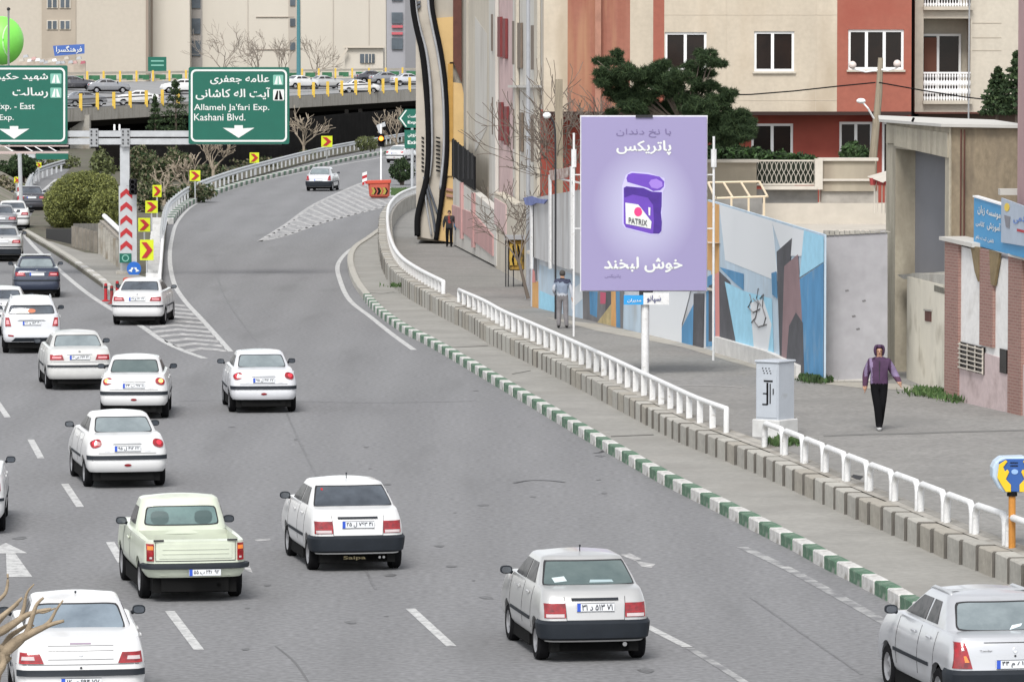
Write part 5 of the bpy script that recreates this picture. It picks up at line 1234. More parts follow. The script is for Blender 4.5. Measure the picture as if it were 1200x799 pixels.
T = thing('cream_wall', GS(1085, 455), 'small cream rendered wall with a tiny dark hatch in front of the shed', 'wall'); LW = WP(GS(1063, 444), GS(1113, 466))
part('face', LW.poly(MB(), [(1063, 324), (1113, 336), (1113, 470), (1063, 448)], -.5, 0), mat('cream_low', (.66, .62, .52), .9, var=.12, scale=.8, dirt=((.40, .36, .28), 1.1, .55, .75)), T)
part('top', LW.poly(MB(), [(1063, 324), (1068, 320), (1113, 322), (1113, 336)], -.9, -.02), CONC2, T)
part('hatch', LW.poly(MB(), [(1085, 363), (1092, 364), (1092, 377), (1085, 376)], 0, .02), BROWN, T); part('hatch_frame', LW.poly(MB(), [(1084, 362), (1093, 363), (1093, 365), (1084, 364)], .01, .035), CONC, T)
part('stain', LW.poly(MB(), [(1095, 334), (1112, 339), (1112, 346), (1095, 341)], .0, .006), mat('stain_dark', (.16, .15, .12), .9, var=.4, scale=6), T)
# brick shop
BRK = brickmat('brick_red', (.27, .145, .12), (.22, .115, .095), (.29, .20, .17), .23, .07); WB_ = mat('panel_white_brick', (.68, .67, .655), .85, var=.06, scale=3, fine=.05, fscale=9, bump=.3, bscale=12, dirt=((.46, .44, .41), 1.4, .55, .8)); PKB = mat('pink_low_wall', (.50, .405, .40), .9, var=.12, scale=1.5, fine=.06, fscale=9, dirt=((.33, .26, .25), 1.6, .52, .75))
BS = WP(GS(1110, 467), GS(1200, 487)); T = thing('brick_shop', GS(1150, 477), 'brick-pillared shop front with white panels and pink base at the right', 'shop')
def bs(nm, m, q, o0, o1, up=None): return part(nm, BS.poly(MB(), q, o0, o1), m, T, up)
bs('white_panel', WB_, [(1110, 284), (1230, 318), (1230, 440), (1110, 404)], -.5, 0); bs('pink_base', PKB, [(1110, 400), (1230, 436), (1230, 498), (1110, 470)], -.48, .03)
for a_, b__ in ((1110.5, 1126.5), (1151.5, 1167), (1185, 1201)):
    s_ = lambda x, y: y + (x - 1110) * .24
    bs('brick_pillar', BRK, [(a_, s_(a_, 281)), (b__, s_(b__, 281)), (b__, s_(b__, 395 if a_ == 1151.5 else 470) - 1), (a_, s_(a_, 395 if a_ == 1151.5 else 470) - 1)], .0, .07)
bs('coping', ROOFW, [(1107, 277), (1146, 285), (1146, 290), (1107, 281)], -.5, .14); bs('coping', ROOFW, [(1188, 297), (1215, 304), (1215, 307), (1188, 300)], -.1, .14)
TARP = mat('tarp_brown', (.20, .15, .08), .9, var=.3)
for q in ([(1141, 288), (1151, 290), (1150, 330), (1146, 318)], [(1163, 293), (1175, 297), (1169, 335), (1165, 333)]): bs('hanging_flap', TARP, q, .02, .08)
g_ = bs('window', GLASSD, [(1128, 400), (1156, 407), (1156, 439), (1128, 431)], .03, .05)
for k in range(6): bs('grille_bar', COPE, [(1128, 402 + k * 5.4), (1156, 409 + k * 5.4), (1156, 410.2 + k * 5.4), (1128, 403.2 + k * 5.4)], .08, .11, g_)
for x in (1128, 1137, 1146, 1155): bs('grille_bar', COPE, [(x, 401 + (x - 1128) * .25), (x + 1, 401 + (x - 1128) * .25), (x + 1, 432 + (x - 1128) * .25), (x, 432 + (x - 1128) * .25)], .06, .08, g_)
bs('window', GLASSD, [(1175, 408), (1183, 410), (1183, 438), (1175, 436)], .03, .06)
SBL = mat('shop_sign_blue', (.045, .27, .52), .5, var=.06, scale=1); SPA = mat('shop_sign_pale', (.36, .42, .50), .5, var=.1, scale=2)
SG = WP(P(1141, 260, 111.5), P(1200, 260, 107.0)); T = thing('shop_sign', P(1170, 290, 109), 'sky blue shop sign with faded white Persian lettering at the right edge', 'shop sign')
part('panel', SG.poly(MB(), [(1141, 230), (1225, 255), (1225, 309), (1141, 287)], -.12, 0), SBL, T); part('rim', SG.poly(MB(), [(1141, 229), (1225, 254), (1225, 256), (1141, 231)], -.1, .03), WHITE, T)
def sgl(s, x0, x1, y0, y1, m, rtl=True, sl=.28): letters('lettering', s, lambda u, v: SG.at(u, v + (u - x0) * sl, .012), x0, x1, y1, y0, m, T, T.location, bold=.03, rtl=rtl)
sgl('موسسه زبان', 1146, 1173, 240, 251, SIGNW); sgl('آموزش', 1157, 1173, 258, 269, SIGNW); sgl('کلاس', 1144, 1154, 258, 265, SIGNW); sgl('تلفن ثبت نام', 1144, 1165, 275, 281, SIGNW)
part('pale_panel', SG.poly(MB(), [(1176, 232), (1225, 250), (1225, 292), (1176, 284)], .02, .06), SPA, T)
part('sun_emblem', SG.poly(MB(), ell(1183, 243, 3, 5, 12), .065, .07), mat('emblem_yellow', (.7, .5, .05), .5), T); part('emblem_mark', SG.poly(MB(), [(1180, 252), (1187, 254), (1186, 268), (1182, 266)], .065, .07), mat('emblem_grey', (.18, .18, .2), .5), T)
letters('lettering', 'آکادمی', lambda u, v: SG.at(u, v, .075), 1191, 1212, 262, 250, mat('lett_blue', (.1, .2, .5), .5), T, T.location, bold=.03)
part('red_line', SG.poly(MB(), [(1195, 268), (1212, 272), (1212, 275), (1195, 271)], .065, .07), REDP, T)
T = thing('gate_pillar', GS(1184, 470), 'grey pillar with white cap rising behind the blue shop sign', 'pillar'); pillar = P(1184, 240, 112.5)
part('shaft', MB().box((pillar.x, 112.6, 2.4), (.34, .34, 4.4)), SPA, T); p = P(1183, 225, 112.5); part('cap', MB().box((p.x, 112.6, p.z), (.46, .46, .14)), ROOFW, T)
p = P(1193.5, 0, 110.5); T = thing('pink_building', (p.x, 105.5, .5), 'pink rendered building edge running up the right side of the photo', 'building'); part('wall', MB().box((p.x + 1.6, 108, 10.4), (3.2, 5, 11.6)), mat('pink_render', (.42, .27, .27), .9, var=.1, scale=.6, fine=.04), T)
part('base', MB().box((p.x + 2.2, 108.4, 2.5), (2.0, 4.2, 4.15)), PKB, T)
for o in list(T.children): pass
# billboard
LIL = bpy.data.materials.new('billboard_print'); LIL.use_nodes = True; nt = LIL.node_tree; N = nt.nodes; L = nt.links
tc = N.new('ShaderNodeTexCoord'); mp = N.new('ShaderNodeMapping'); mp.inputs['Scale'].default_value = (.75, 1, .62); gr = N.new('ShaderNodeTexGradient'); gr.gradient_type = 'SPHERICAL'; cr = N.new('ShaderNodeValToRGB')
L.new(tc.outputs['Object'], mp.inputs[0]); L.new(mp.outputs[0], gr.inputs[0]); L.new(gr.outputs[0], cr.inputs[0]); L.new(cr.outputs[0], N['Principled BSDF'].inputs['Base Color'])
cr.color_ramp.elements[0].color = (.275, .245, .42, 1); cr.color_ramp.elements[1].color = (.50, .50, .66, 1); cr.color_ramp.elements[1].position = .9; N['Principled BSDF'].inputs['Roughness'].default_value = .55
bp = GS(756, 440); D = bp.y; T = thing('billboard', bp, 'lilac billboard showing a purple dental floss box and Persian words on a white post', 'billboard')
c = P(754.5, 243, D); a, b_ = P(681, 340, D), P(828, 137, D)
me = MB().prism([(a.x, a.z), (b_.x, a.z), (b_.x, b_.z), (a.x, b_.z)], lambda u, v, d: (u, D + d, v), -.20, .0)
po = link('panel', me.mesh('panel', LIL, org=c), T); po.location = c - T.location
part('frame', box3(MB(), 679.8, 829.2, 135.5, 341.5, D + .0, .10), WHITEW, T); part('back_box', box3(MB(), 700, 810, 150, 330, D + .1, .12), STEELG, T)
PB = D - .20
def bb(nm, m, q, k=1, up=None): return part(nm, pprism(MB(), q, D, -.202 - k * .004, -.200 - (k - 1) * .004 - .001), m, T, up)
def px8(pts): return [(710 + x / 7.99, 190 + y / 7.99) for x, y in pts]
PU1 = mat('print_purple', (.13, .05, .42), .5, var=.1, scale=3); PU2 = mat('print_purple_dark', (.055, .015, .24), .5, var=.2, scale=3); PU3 = mat('print_purple_light', (.30, .18, .60), .5); PU4 = mat('print_halo', (.50, .47, .72), .5)
bb('halo', PU4, px8([(150, 225), (185, 120), (235, 88), (400, 100), (545, 150), (555, 230), (530, 280), (525, 640), (505, 680), (420, 680), (180, 620), (152, 580)]), 1)
bb('floss_box', PU1, px8([(165, 240), (190, 225), (350, 240), (430, 275), (522, 280), (520, 400), (512, 470), (522, 560), (518, 640), (495, 668), (420, 668), (185, 608), (165, 570)]), 2)
bb('floss_box_shade', PU2, px8([(168, 240), (190, 228), (350, 243), (430, 278), (520, 284), (519, 420), (440, 400), (390, 330), (250, 300), (172, 330)]), 3)
bb('floss_box_edge', PU2, px8([(440, 400), (519, 400), (512, 470), (522, 560), (518, 640), (495, 666), (440, 664), (448, 560)]), 4)
bb('floss_lid', PU1, px8([(190, 150), (205, 115), (245, 100), (390, 112), (500, 135), (545, 180), (540, 230), (505, 262), (440, 270), (390, 240), (200, 185)]), 2)
bb('floss_lid_shine', PU3, px8([(400, 195), (420, 165), (470, 155), (525, 185), (530, 225), (480, 250), (425, 238)]), 3)
bb('floss_label', SIGNW, px8([(180, 378), (300, 395), (330, 430), (425, 555), (418, 622), (185, 575)]), 5)
bb('label_dot', mat('print_magenta', (.75, .04, .20), .5), px8([(300 + 38 * math.cos(t * .5), 463 + 44 * math.sin(t * .5)) for t in range(12)]), 6)
bb('floss_thread', SIGNW, px8([(395, 420), (415, 425), (412, 500), (398, 495)]), 6)
def blet(s, x0, x1, y0, y1, m, rtl=True, bold=.03, sl=0, dz=-.208):
    letters('lettering', s, lambda u, v: P(u, v + (u - x0) * sl, D) + Vector((0, dz, 0)), x0, x1, y1, y0, m, T, T.location, bold=bold, rtl=rtl)
blet('PATRIX', 736.5, 758, 254.5, 261, MGR, False, .02, .16, -.240)
blet('پاتریکس', 722.5, 786, 165, 181.5, SIGNW); blet('با نخ دندان', 722, 786, 151, 161, mat('print_grey_lilac', (.16, .13, .27), .5), bold=.005); blet('خوش لبخند', 708, 799, 301, 318.5, SIGNW, bold=.035); blet('پاتریکس', 708.5, 727, 321, 326, mat('print_grey_lilac', (.16, .13, .27), .5), bold=0)
part('post', MB().tube([(bp.x, D - .05, bp.z - .1), (bp.x, D - .05, P(756, 339, D).z)], .10, 14), WHITEW, T, smooth=.6)
part('bracket', MB().box(P(757, 343, D) + Vector((0, -.05, 0)), (.34, .26, .12)), DARK, T); part('top_strip', box3(MB(), 745, 765, 135, 138, D - .24, .06), DARK, T)
T2 = thing('small_sign', P(756, 350, D - .2), 'small blue and white plate fixed to the billboard post', 'sign'); T = T2
for nm, m, q, d in (('blue_plate', mat('plate_cyan', (.02, .28, .62), .5), (731, 754, 346, 357), -.22), ('white_plate', WHITEW, (754, 784, 343, 357), -.215)): part(nm, box3(MB(), q[0], q[1], q[2], q[3], D + d, .03), m, T)
for s_, x0, x1, y0, y1, m in (('مدیران', 735, 751, 349.5, 354, SIGNW), ('سپانو', 758, 774, 345.5, 354.5, mat('plate_navy', (.02, .03, .15), .5))):
    letters('lettering', s_, lambda u, v: P(u, v, D) + Vector((0, -.235, 0)), x0, x1, y1, y0, m, T, T.location, bold=.02)
# slim white masts, screen fence, pole, lamps
for x, y0, lab in ((672.5, 156, 'slim white mast at the left edge of the billboard'), (836.5, 160, 'slim white mast at the right edge of the billboard, running down past the mural')):
    D2 = 140.0 if x < 700 else 128.0; p0, p1 = P(x, y0, D2), P(x, 300, D2); T = thing('white_mast', (p0.x, D2, zs(D2)), lab, 'mast')
    part('tube', MB().tube([(p0.x, D2, zs(D2) - .1), (p0.x, D2, p0.z)], .032, 8), WHITEW, T); part('sleeve', MB().tube([P(x, 196, D2), P(x, 175, D2)], .075, 8), WHITEW, T)
    for y in (205, 268): part('stay', MB().tube([P(x, y, D2), P(x + (9 if x < 700 else -9), y, D2)], .02, 6), WHITEW, T)
SF = WP(P(622, 260, 158), P(690, 260, 148)); T = thing('screen_fence', SF.at(650, 300), 'tall pale corrugated screen fence on the low wall left of the billboard', 'fence')
b = MB(); rows = []
for k in range(61):
    u = SF.len * k / 60; o = .05 * (k % 2); zlo = SF.Z(622 + 68 * k / 60, 300 + 24 * k / 60); zhi = SF.Z(622 + 68 * k / 60, 233 - 12 * (k / 60)); rows.append([SF.pt(u, zlo, o), SF.pt(u, zhi, o)])
part('sheet', b.grid(rows), mat('screen_grey', (.37, .37, .375), .6, var=.15, scale=1.0, streak=(2, 2, .3), dirt=((.26, .25, .24), 1.2, .5, .75)), T, fix=False)
for x, y0 in ((625, 232), (647, 205), (672, 195)): part('upright', SF.poly(MB(), R4(x, x + 1.6, y0, 315), .06, .12), WHITEW, T)
part('crossbar', SF.poly(MB(), [(647, 206), (690, 215), (690, 217), (647, 208)], .06, .1), WHITEW, T)
part('blue_flag', SF.poly(MB(), [(619, 232), (628, 230), (636, 233), (647, 234), (643, 239), (634, 238), (628, 241), (621, 240)], .12, .16), mat('flag_blue', (.14, .17, .36), .8, var=.3, scale=3), T)
part('poster', SF.poly(MB(), [(648, 200), (672, 196), (670, 208), (650, 212)], .1, .13), mat('poster_mix', (.55, .50, .46), .8, col2=(.20, .10, .08), scale=5), T)
p = GS(619, 350); T = thing('tall_pole', p, 'tall slim grey pole rising out of the photo left of the billboard', 'pole'); part('shaft', MB().tube([p, (p.x, p.y, 16)], [.075, .06], 10), mat('pole_pale', (.33, .34, .36), .5, var=.1), T); part('collar', MB().tube([p, p + Vector((0, 0, .4))], .11, 10), STEELG, T)
pp = GS(655, 376); pD = 157.0; x_ = P(655, 150, pD).x; T = thing('utility_pole', (x_, pD, .5), 'weathered concrete utility pole in front of the rust wall', 'pole'); part('shaft', MB().box((x_, pD, (P(655, 93, pD).z + .5) / 2), (.30, .24, P(655, 93, pD).z - .5), taper=.8), WOODP, T)
T = thing('street_lamp', (P(650, 200, 150).x, 150, .5), 'small street lamp with round white head beside the weathered utility pole', 'street lamp')
part('stem', MB().tube(smoothline([(P(651, 200, 150).x, 150, .5), P(651, 190, 150), P(650, 150, 150), P(646, 139, 150), P(642, 136, 150)], 3), .035, 6), DARK, T); part('lamp_head', MB().ball(P(641, 135.5, 150), (.13, .13, .10)), WHITE, T, smooth=True)
D2 = 154.5; T = thing('lamp_post', (P(1023, 190, D2).x, D2, 1.0), 'leaning wooden post carrying two round globe lamps', 'street lamp')
part('post', MB().tube([(P(1020, 260, D2).x, D2, 1.0), P(1023, 185, D2), P(1030, 110, D2), P(1032, 68, D2)], [.15, .13, .11, .08], 8), WOODP, T)
for x, y in ((999, 76.5), (1051.5, 75)):
    part('globe', MB().ball(P(x, y, D2 - .3), .125, 16, 10), mat('globe_lamp', (.62, .54, .50), .4), T, smooth=True)
    part('arm', MB().tube([P(x, y + 4.5, D2 - .3), P(lerp(x, 1030, .5), y + 8, D2 - .15), P(1029, y + 6, D2)], .03, 6), WHITE, T)
T = thing('street_lamp', P(1023, 140, D2 - .4), 'white bracket lamp fixed to the wooden globe-lamp post', 'street lamp'); part('head', MB().ball(P(1009, 118.5, D2 - .5), (.15, .12, .085)), WHITE, T, smooth=True); part('arm', MB().tube([P(1010, 119, D2 - .5), P(1017, 127, D2 - .5), P(1024, 139, D2 - .3)], .03, 6), WHITE, T)
T = thing('overhead_cable', P(1025, 98, 154), 'black overhead cable strung from the globe-lamp post', 'cable')
part('span', MB().tube([P(*q, 154) for q in ((830, 112), (880, 111), (930, 107), (985, 101), (1026, 97))], .022, 5), BLACK, T); part('span', MB().tube([P(*q, 154) for q in ((1030, 97), (1080, 106), (1130, 114), (1175, 119), (1230, 121))], .022, 5), BLACK, T)
# yellow kiosk
kg_ = GS(605, 336); D = kg_.y; T = thing('kiosk', kg_, 'old yellow booth on legs with black scrawls beside the footway wall', 'kiosk')
OCH = mat('kiosk_ochre', (.36, .22, .035), .7, var=.35, scale=3, dirt=((.06, .045, .02), 2.5, .5, .62))
part('box', box3(MB(), 596, 614.5, 281, 317, D - .1, .7), OCH, T, bevel=.05)
for x in (599, 604, 609): part('panel', box3(MB(), x - 1.6, x + 2.0, 286, 311, D - .16, .05), mat('kiosk_yellow', (.45, .30, .05), .7, var=.3, scale=5), T)
for x in (601, 607): part('black_scrawl', MB().tube([P(x, 288, D - .2), P(x + 1.5, 296, D - .2), P(x - .5, 304, D - .2), P(x + 1, 310, D - .2)], .03, 4), BLACK, T)
part('roof', box3(MB(), 591, 615.5, 276.5, 281, D - .3, 1.0), STEELG, T)
for x in (592, 595, 601, 612): part('leg', box3(MB(), x, x + 1.4, 279 if x < 600 else 316, 336, D - .1, .06), DARK, T)
# traffic cabinet
cg = GS(899, 512); T = thing('signal_cabinet', cg, 'grey metal signal cabinet on a plinth with black graffiti at the rail end', 'cabinet'); cg = Vector(cg)
Mz = Matrix.Rotation(math.radians(-36), 3, 'Z'); CABM = mat('cabinet_grey', (.40, .43, .47), .5, var=.06, scale=3, fine=.03, dirt=((.30, .31, .32), 3, .58, .75))
bw, bd_, bh = .56, .62, 1.20
def cb(nm, m, c, s, bevel=0, **k): return part(nm, MB().box(cg + Mz @ Vector(c), s, Mz, **k), m, T, bevel=bevel)
cb('plinth', mat('plinth_grey', (.50, .50, .49), .85, var=.15, scale=3), (0, .3, .16), (bw + .12, bd_ + .12, .42), .02); cb('body', CABM, (0, .3, .36 + bh / 2), (bw, bd_, bh), .012); cb('roof', CABM, (0, .3, .38 + bh), (bw + .05, bd_ + .06, .05), .015)
cb('door_panel', CABM, (0, .3 - bd_ / 2 - .008, .36 + bh * .47), (bw - .06, .012, bh * .86), .004); cb('side_door', CABM, (-bw / 2 - .008, .3, .36 + bh * .47), (.012, bd_ - .08, bh * .86), .004)
cb('lock', BLACK, (-bw / 2 - .02, .12, .36 + bh * .62), (.02, .06, .09)); cb('handle', DARK, (bw * .30, .3 - bd_ / 2 - .02, .36 + bh * .5), (.02, .02, .12))
yf_ = .3 - bd_ / 2 - .018
for nm, c, s in (('graffiti', (.02, yf_, .36 + bh * .46), (.045, .006, .46)), ('graffiti', (.09, yf_, .36 + bh * .46), (.025, .006, .42)), ('graffiti', (.04, yf_, .36 + bh * .68), (.22, .006, .035)), ('graffiti', (-.04, yf_, .36 + bh * .27), (.13, .006, .03)), ('graffiti', (-.04, yf_, .36 + bh * .46), (.10, .006, .025))): cb(nm, BLACK, c, s)
for i in range(3):
    for j in range(3): cb('vent_hole', DARK, (-.10 + j * .08 + i * .02, yf_, .36 + bh * .9 - i * .05), (.03, .006, .022))
cb('side_graffiti', BLACK, (-bw / 2 - .018, .36, .36 + bh * .60), (.004, .05, .05)); cb('side_graffiti', BLACK, (-bw / 2 - .018, .33, .36 + bh * .53), (.004, .03, .12))
T = thing('short_post', GS(931, 508), 'short dark steel stub beside the grey cabinet', 'post'); p = GS(931, 508); part('rod', MB().tube([p - Vector((0, 0, .05)), p + Vector((0, 0, .34))], .04, 6), DARK, T)
# charity box
q0 = GS(1186, 641); T = thing('donation_box', q0, 'blue and yellow donation box shaped like cupped hands on an orange pole', 'donation box'); D = q0.y
BLU = mat('box_blue', (.02, .085, .30), .4, coat=.3); LBL = mat('box_pale_blue', (.42, .52, .62), .4); YLW = mat('box_yellow', (.72, .46, .01), .4, coat=.3); OPL = mat('pole_orange', (.48, .20, .03), .6, var=.15, scale=4)
part('pole', MB().tube([q0 - Vector((0, 0, .1)), P(1186, 577, D)], .058, 10), OPL, T); part('collar', MB().tube([P(1186, 581, D), P(1186, 576, D)], .085, 10), BLACK, T)
dq = lambda pts: [(x, 535 + (y - 535) * .645) for x, y in pts]
octo = dq([(1166, 545), (1173, 536), (1200, 535), (1209, 541), (1211, 562), (1204, 583), (1198, 600), (1176, 600), (1170, 592), (1163, 572), (1163, 555)])
part('body', pprism(MB(), octo, D, -.05, .42), LBL, T, bevel=.02)
part('front', pprism(MB(), [(1170, 541), (1178, 537), (1200, 537), (1207, 541), (1208, 554), (1200, 575.5), (1180, 575.5), (1171, 561)], D, -.08, -.05), BLU, T, bevel=.008)
part('hand', pprism(MB(), dq([(1170, 548), (1178, 540), (1180, 543), (1175, 553), (1177, 561), (1180, 557), (1182, 562), (1178, 575), (1184, 585), (1184, 598), (1178, 598), (1172, 583), (1168, 572)]), D, -.105, -.08), YLW, T, bevel=.006)
part('hand', pprism(MB(), dq([(1208, 548), (1200, 540), (1198, 543), (1203, 553), (1201, 561), (1198, 557), (1196, 562), (1200, 575), (1194, 585), (1194, 598), (1200, 598), (1206, 583), (1210, 572)]), D, -.105, -.08), YLW, T, bevel=.006)
part('emblem', pprism(MB(), ell(1188.5, 552, 4, 3, 16), D, -.09, -.081), mat('emblem_pale', (.25, .40, .65), .4), T)
for y in (541.5, 545): part('coin_slot', box3(MB(), 1184, 1193, y, y + 1.0, D - .092, .01), BLACK, T)
# weeds
def weeds(lab, spots, seed, mats=LEAFG):
    rn = random.Random(seed); mb = MB()
    for px, py, rx, n in spots:
        g = GS(px, py)
        for _ in range(n):
            p = g + Vector((rn.gauss(0, rx), rn.gauss(0, .25), 0)); h = rn.uniform(.05, .22); a = rn.uniform(0, 6.3); mb.add([p, p + Vector((math.cos(a) * .06, math.sin(a) * .06, h * .6)), p + Vector((rn.uniform(-.06, .06), rn.uniform(-.06, .06), h))], [(0, 1, 2)], rn.randrange(3))
    tag(link('weeds', mb.mesh('weeds', mats, fix=False)), lab, 'weeds', kind='stuff')
weeds('green weeds at the foot of the cream wall and brick shop', [(1087, 461, .25, 260), (1100, 464, .28, 380), (1108, 466, .2, 260), (1125, 471, .2, 120)], 81)
weeds('weeds under the blue end of the mural', [(948, 446, .16, 120), (957, 448, .2, 240), (962, 448, .1, 120)], 82, [LEAFD[1], LEAFG[2], LEAFD[2]])
weeds('weeds at the base of the grey cabinet', [(912, 522, .12, 140), (925, 521, .18, 160), (462, 337, .2, 60)], 83)
# foreground twigs, bottom left
TWG = mat('foreground_bark', (.30, .235, .16), .9, var=.3, scale=9, bump=.3)
D = 42.0; base = P(-14, 840, D); T = thing('bare_tree', (base.x, D, 0), 'bare pale tree reaching into the bottom left corner', 'tree')
part('trunk', MB().tube([(base.x, D, 0), (base.x + .1, D, 1.5), base], [.16, .13, .10], 8), TWG, T, smooth=True)
def limb(px, r0, r1, dz=0):
    c = smoothline([P(x, y, D + dz) for x, y in px], 4); n = len(c)
    part('branch', MB().tube(c, [lerp(r0 * .8, r1 * .6, i / (n - 1)) for i in range(n)], 7), TWG, T, smooth=True)
limb([(-14, 840), (-8, 800), (2, 770), (18, 752), (35, 742), (48, 736), (60, 731), (75, 727)], .085, .022)
limb([(8, 764), (25, 750), (33, 737), (38, 722), (43, 708), (51, 700)], .045, .018)
limb([(48, 736), (58, 728), (66, 714), (74, 703)], .028, .012)
limb([(-12, 800), (-10, 770), (4, 757), (12, 745), (24, 737), (33, 732), (40, 733)], .05, .014, .3)
limb([(-20, 745), (0, 740), (15, 731), (30, 721), (45, 716), (60, 713), (66, 705)][:6], .06, .02, .2)
limb([(24, 724), (28, 712), (30, 700), (33, 692), (40, 684)], .026, .010, .2); limb([(45, 716), (52, 717), (65, 712)], .022, .010, .2)
limb([(-20, 740), (2, 722), (14, 712), (26, 700), (27, 690), (39, 680)][:4], .04, .02, -.2); limb([(-8, 735), (8, 718), (22, 707)], .035, .015, .4)
limb([(-18, 720), (-4, 705), (6, 695), (9, 682), (9, 672)], .03, .014); limb([(-10, 790), (2, 776), (10, 766), (-2, 758), (-10, 750)], .06, .05)
limb([(-14, 812), (-4, 790), (4, 778), (3, 766)], .07, .03, -.1)
# ---------------------------------------------------------------- vehicles
def paint(name, c, rough=.28, metal=0.0, var=.03): return mat(name, c, rough, var=var, scale=2.2, metal=metal, coat=.45, dirt=((.34, .33, .31), 1.9, .56, .92))
PW = paint('car_white', (.62, .62, .618)); PSILV = paint('car_silver', (.46, .46, .455), .32, .35); PSILVB = paint('car_cool_silver', (.50, .51, .53), .3, .4)
PGREEN = paint('pickup_pale_green', (.56, .60, .49), .4, 0, .07); PNAVY = paint('car_navy', (.035, .045, .075), .2, .3); PDK = paint('car_dark', (.06, .06, .07), .2, .3)
PGREY = paint('car_grey', (.22, .225, .24), .25, .3); PRED = paint('car_red', (.3, .02, .02), .3)
TRIM = mat('bumper_plastic', (.014, .018, .024), .6, var=.2, scale=3, spec=.25); TRIMG = mat('bumper_plastic_grey', (.085, .09, .10), .6, var=.2, scale=3)
TYRE = mat('tyre', (.010, .010, .011), .95, spec=.1); RIM = mat('rim', (.30, .30, .31), .4, metal=.5); UNDER = mat('underbody', (.010, .010, .010), .95, spec=0.1)
def reflect_glass(name, c, var=.45, sc_=1.1, col2=None): return mat(name, c, .06, var=var, scale=sc_, col2=col2, coat=.6, spec=.7, thresh=(.38, .62))  # pane colour and blotches paint in the reflected sky
GL_PALE = reflect_glass('rear_glass_pale', (.235, .275, .285), col2=(.15, .18, .19)); GL_DARK = reflect_glass('rear_glass_dark', (.085, .10, .12), col2=(.035, .042, .052)); GL_SIDE = mat('side_glass', (.010, .010, .012), .3, var=.5, scale=5, col2=(.05, .048, .05), spec=.12, thresh=(.5, .62))
GL_TEAL = reflect_glass('rear_glass_teal', (.115, .15, .145), col2=(.07, .10, .10)); GL_GREEN = reflect_glass('pickup_glass', (.12, .20, .19), col2=(.05, .09, .09))
LRED = mat('lamp_red', (.27, .003, .008), .15, var=.6, scale=9, coat=.6); LCLEAR = mat('lamp_clear', (.50, .42, .42), .12, coat=.8); LAMB = mat('lamp_amber', (.80, .22, .03), .15, coat=.6)
LLIT = mat('lamp_lit', (.9, .25, .05), .3, emit=((1.0, .42, .12), 1.3)); LHEAD = mat('headlamp', (.6, .62, .65), .1, coat=.8)
PLATE = mat('plate_white', (.70, .72, .74), .5); PBLUE = mat('plate_blue', (.03, .09, .5), .5); INK = mat('plate_ink', (.02, .02, .03), .6); CHROME = mat('chrome', (.7, .7, .7), .15, metal=1.0)
GASK = mat('gasket', (.03, .03, .032), .7, spec=.2)

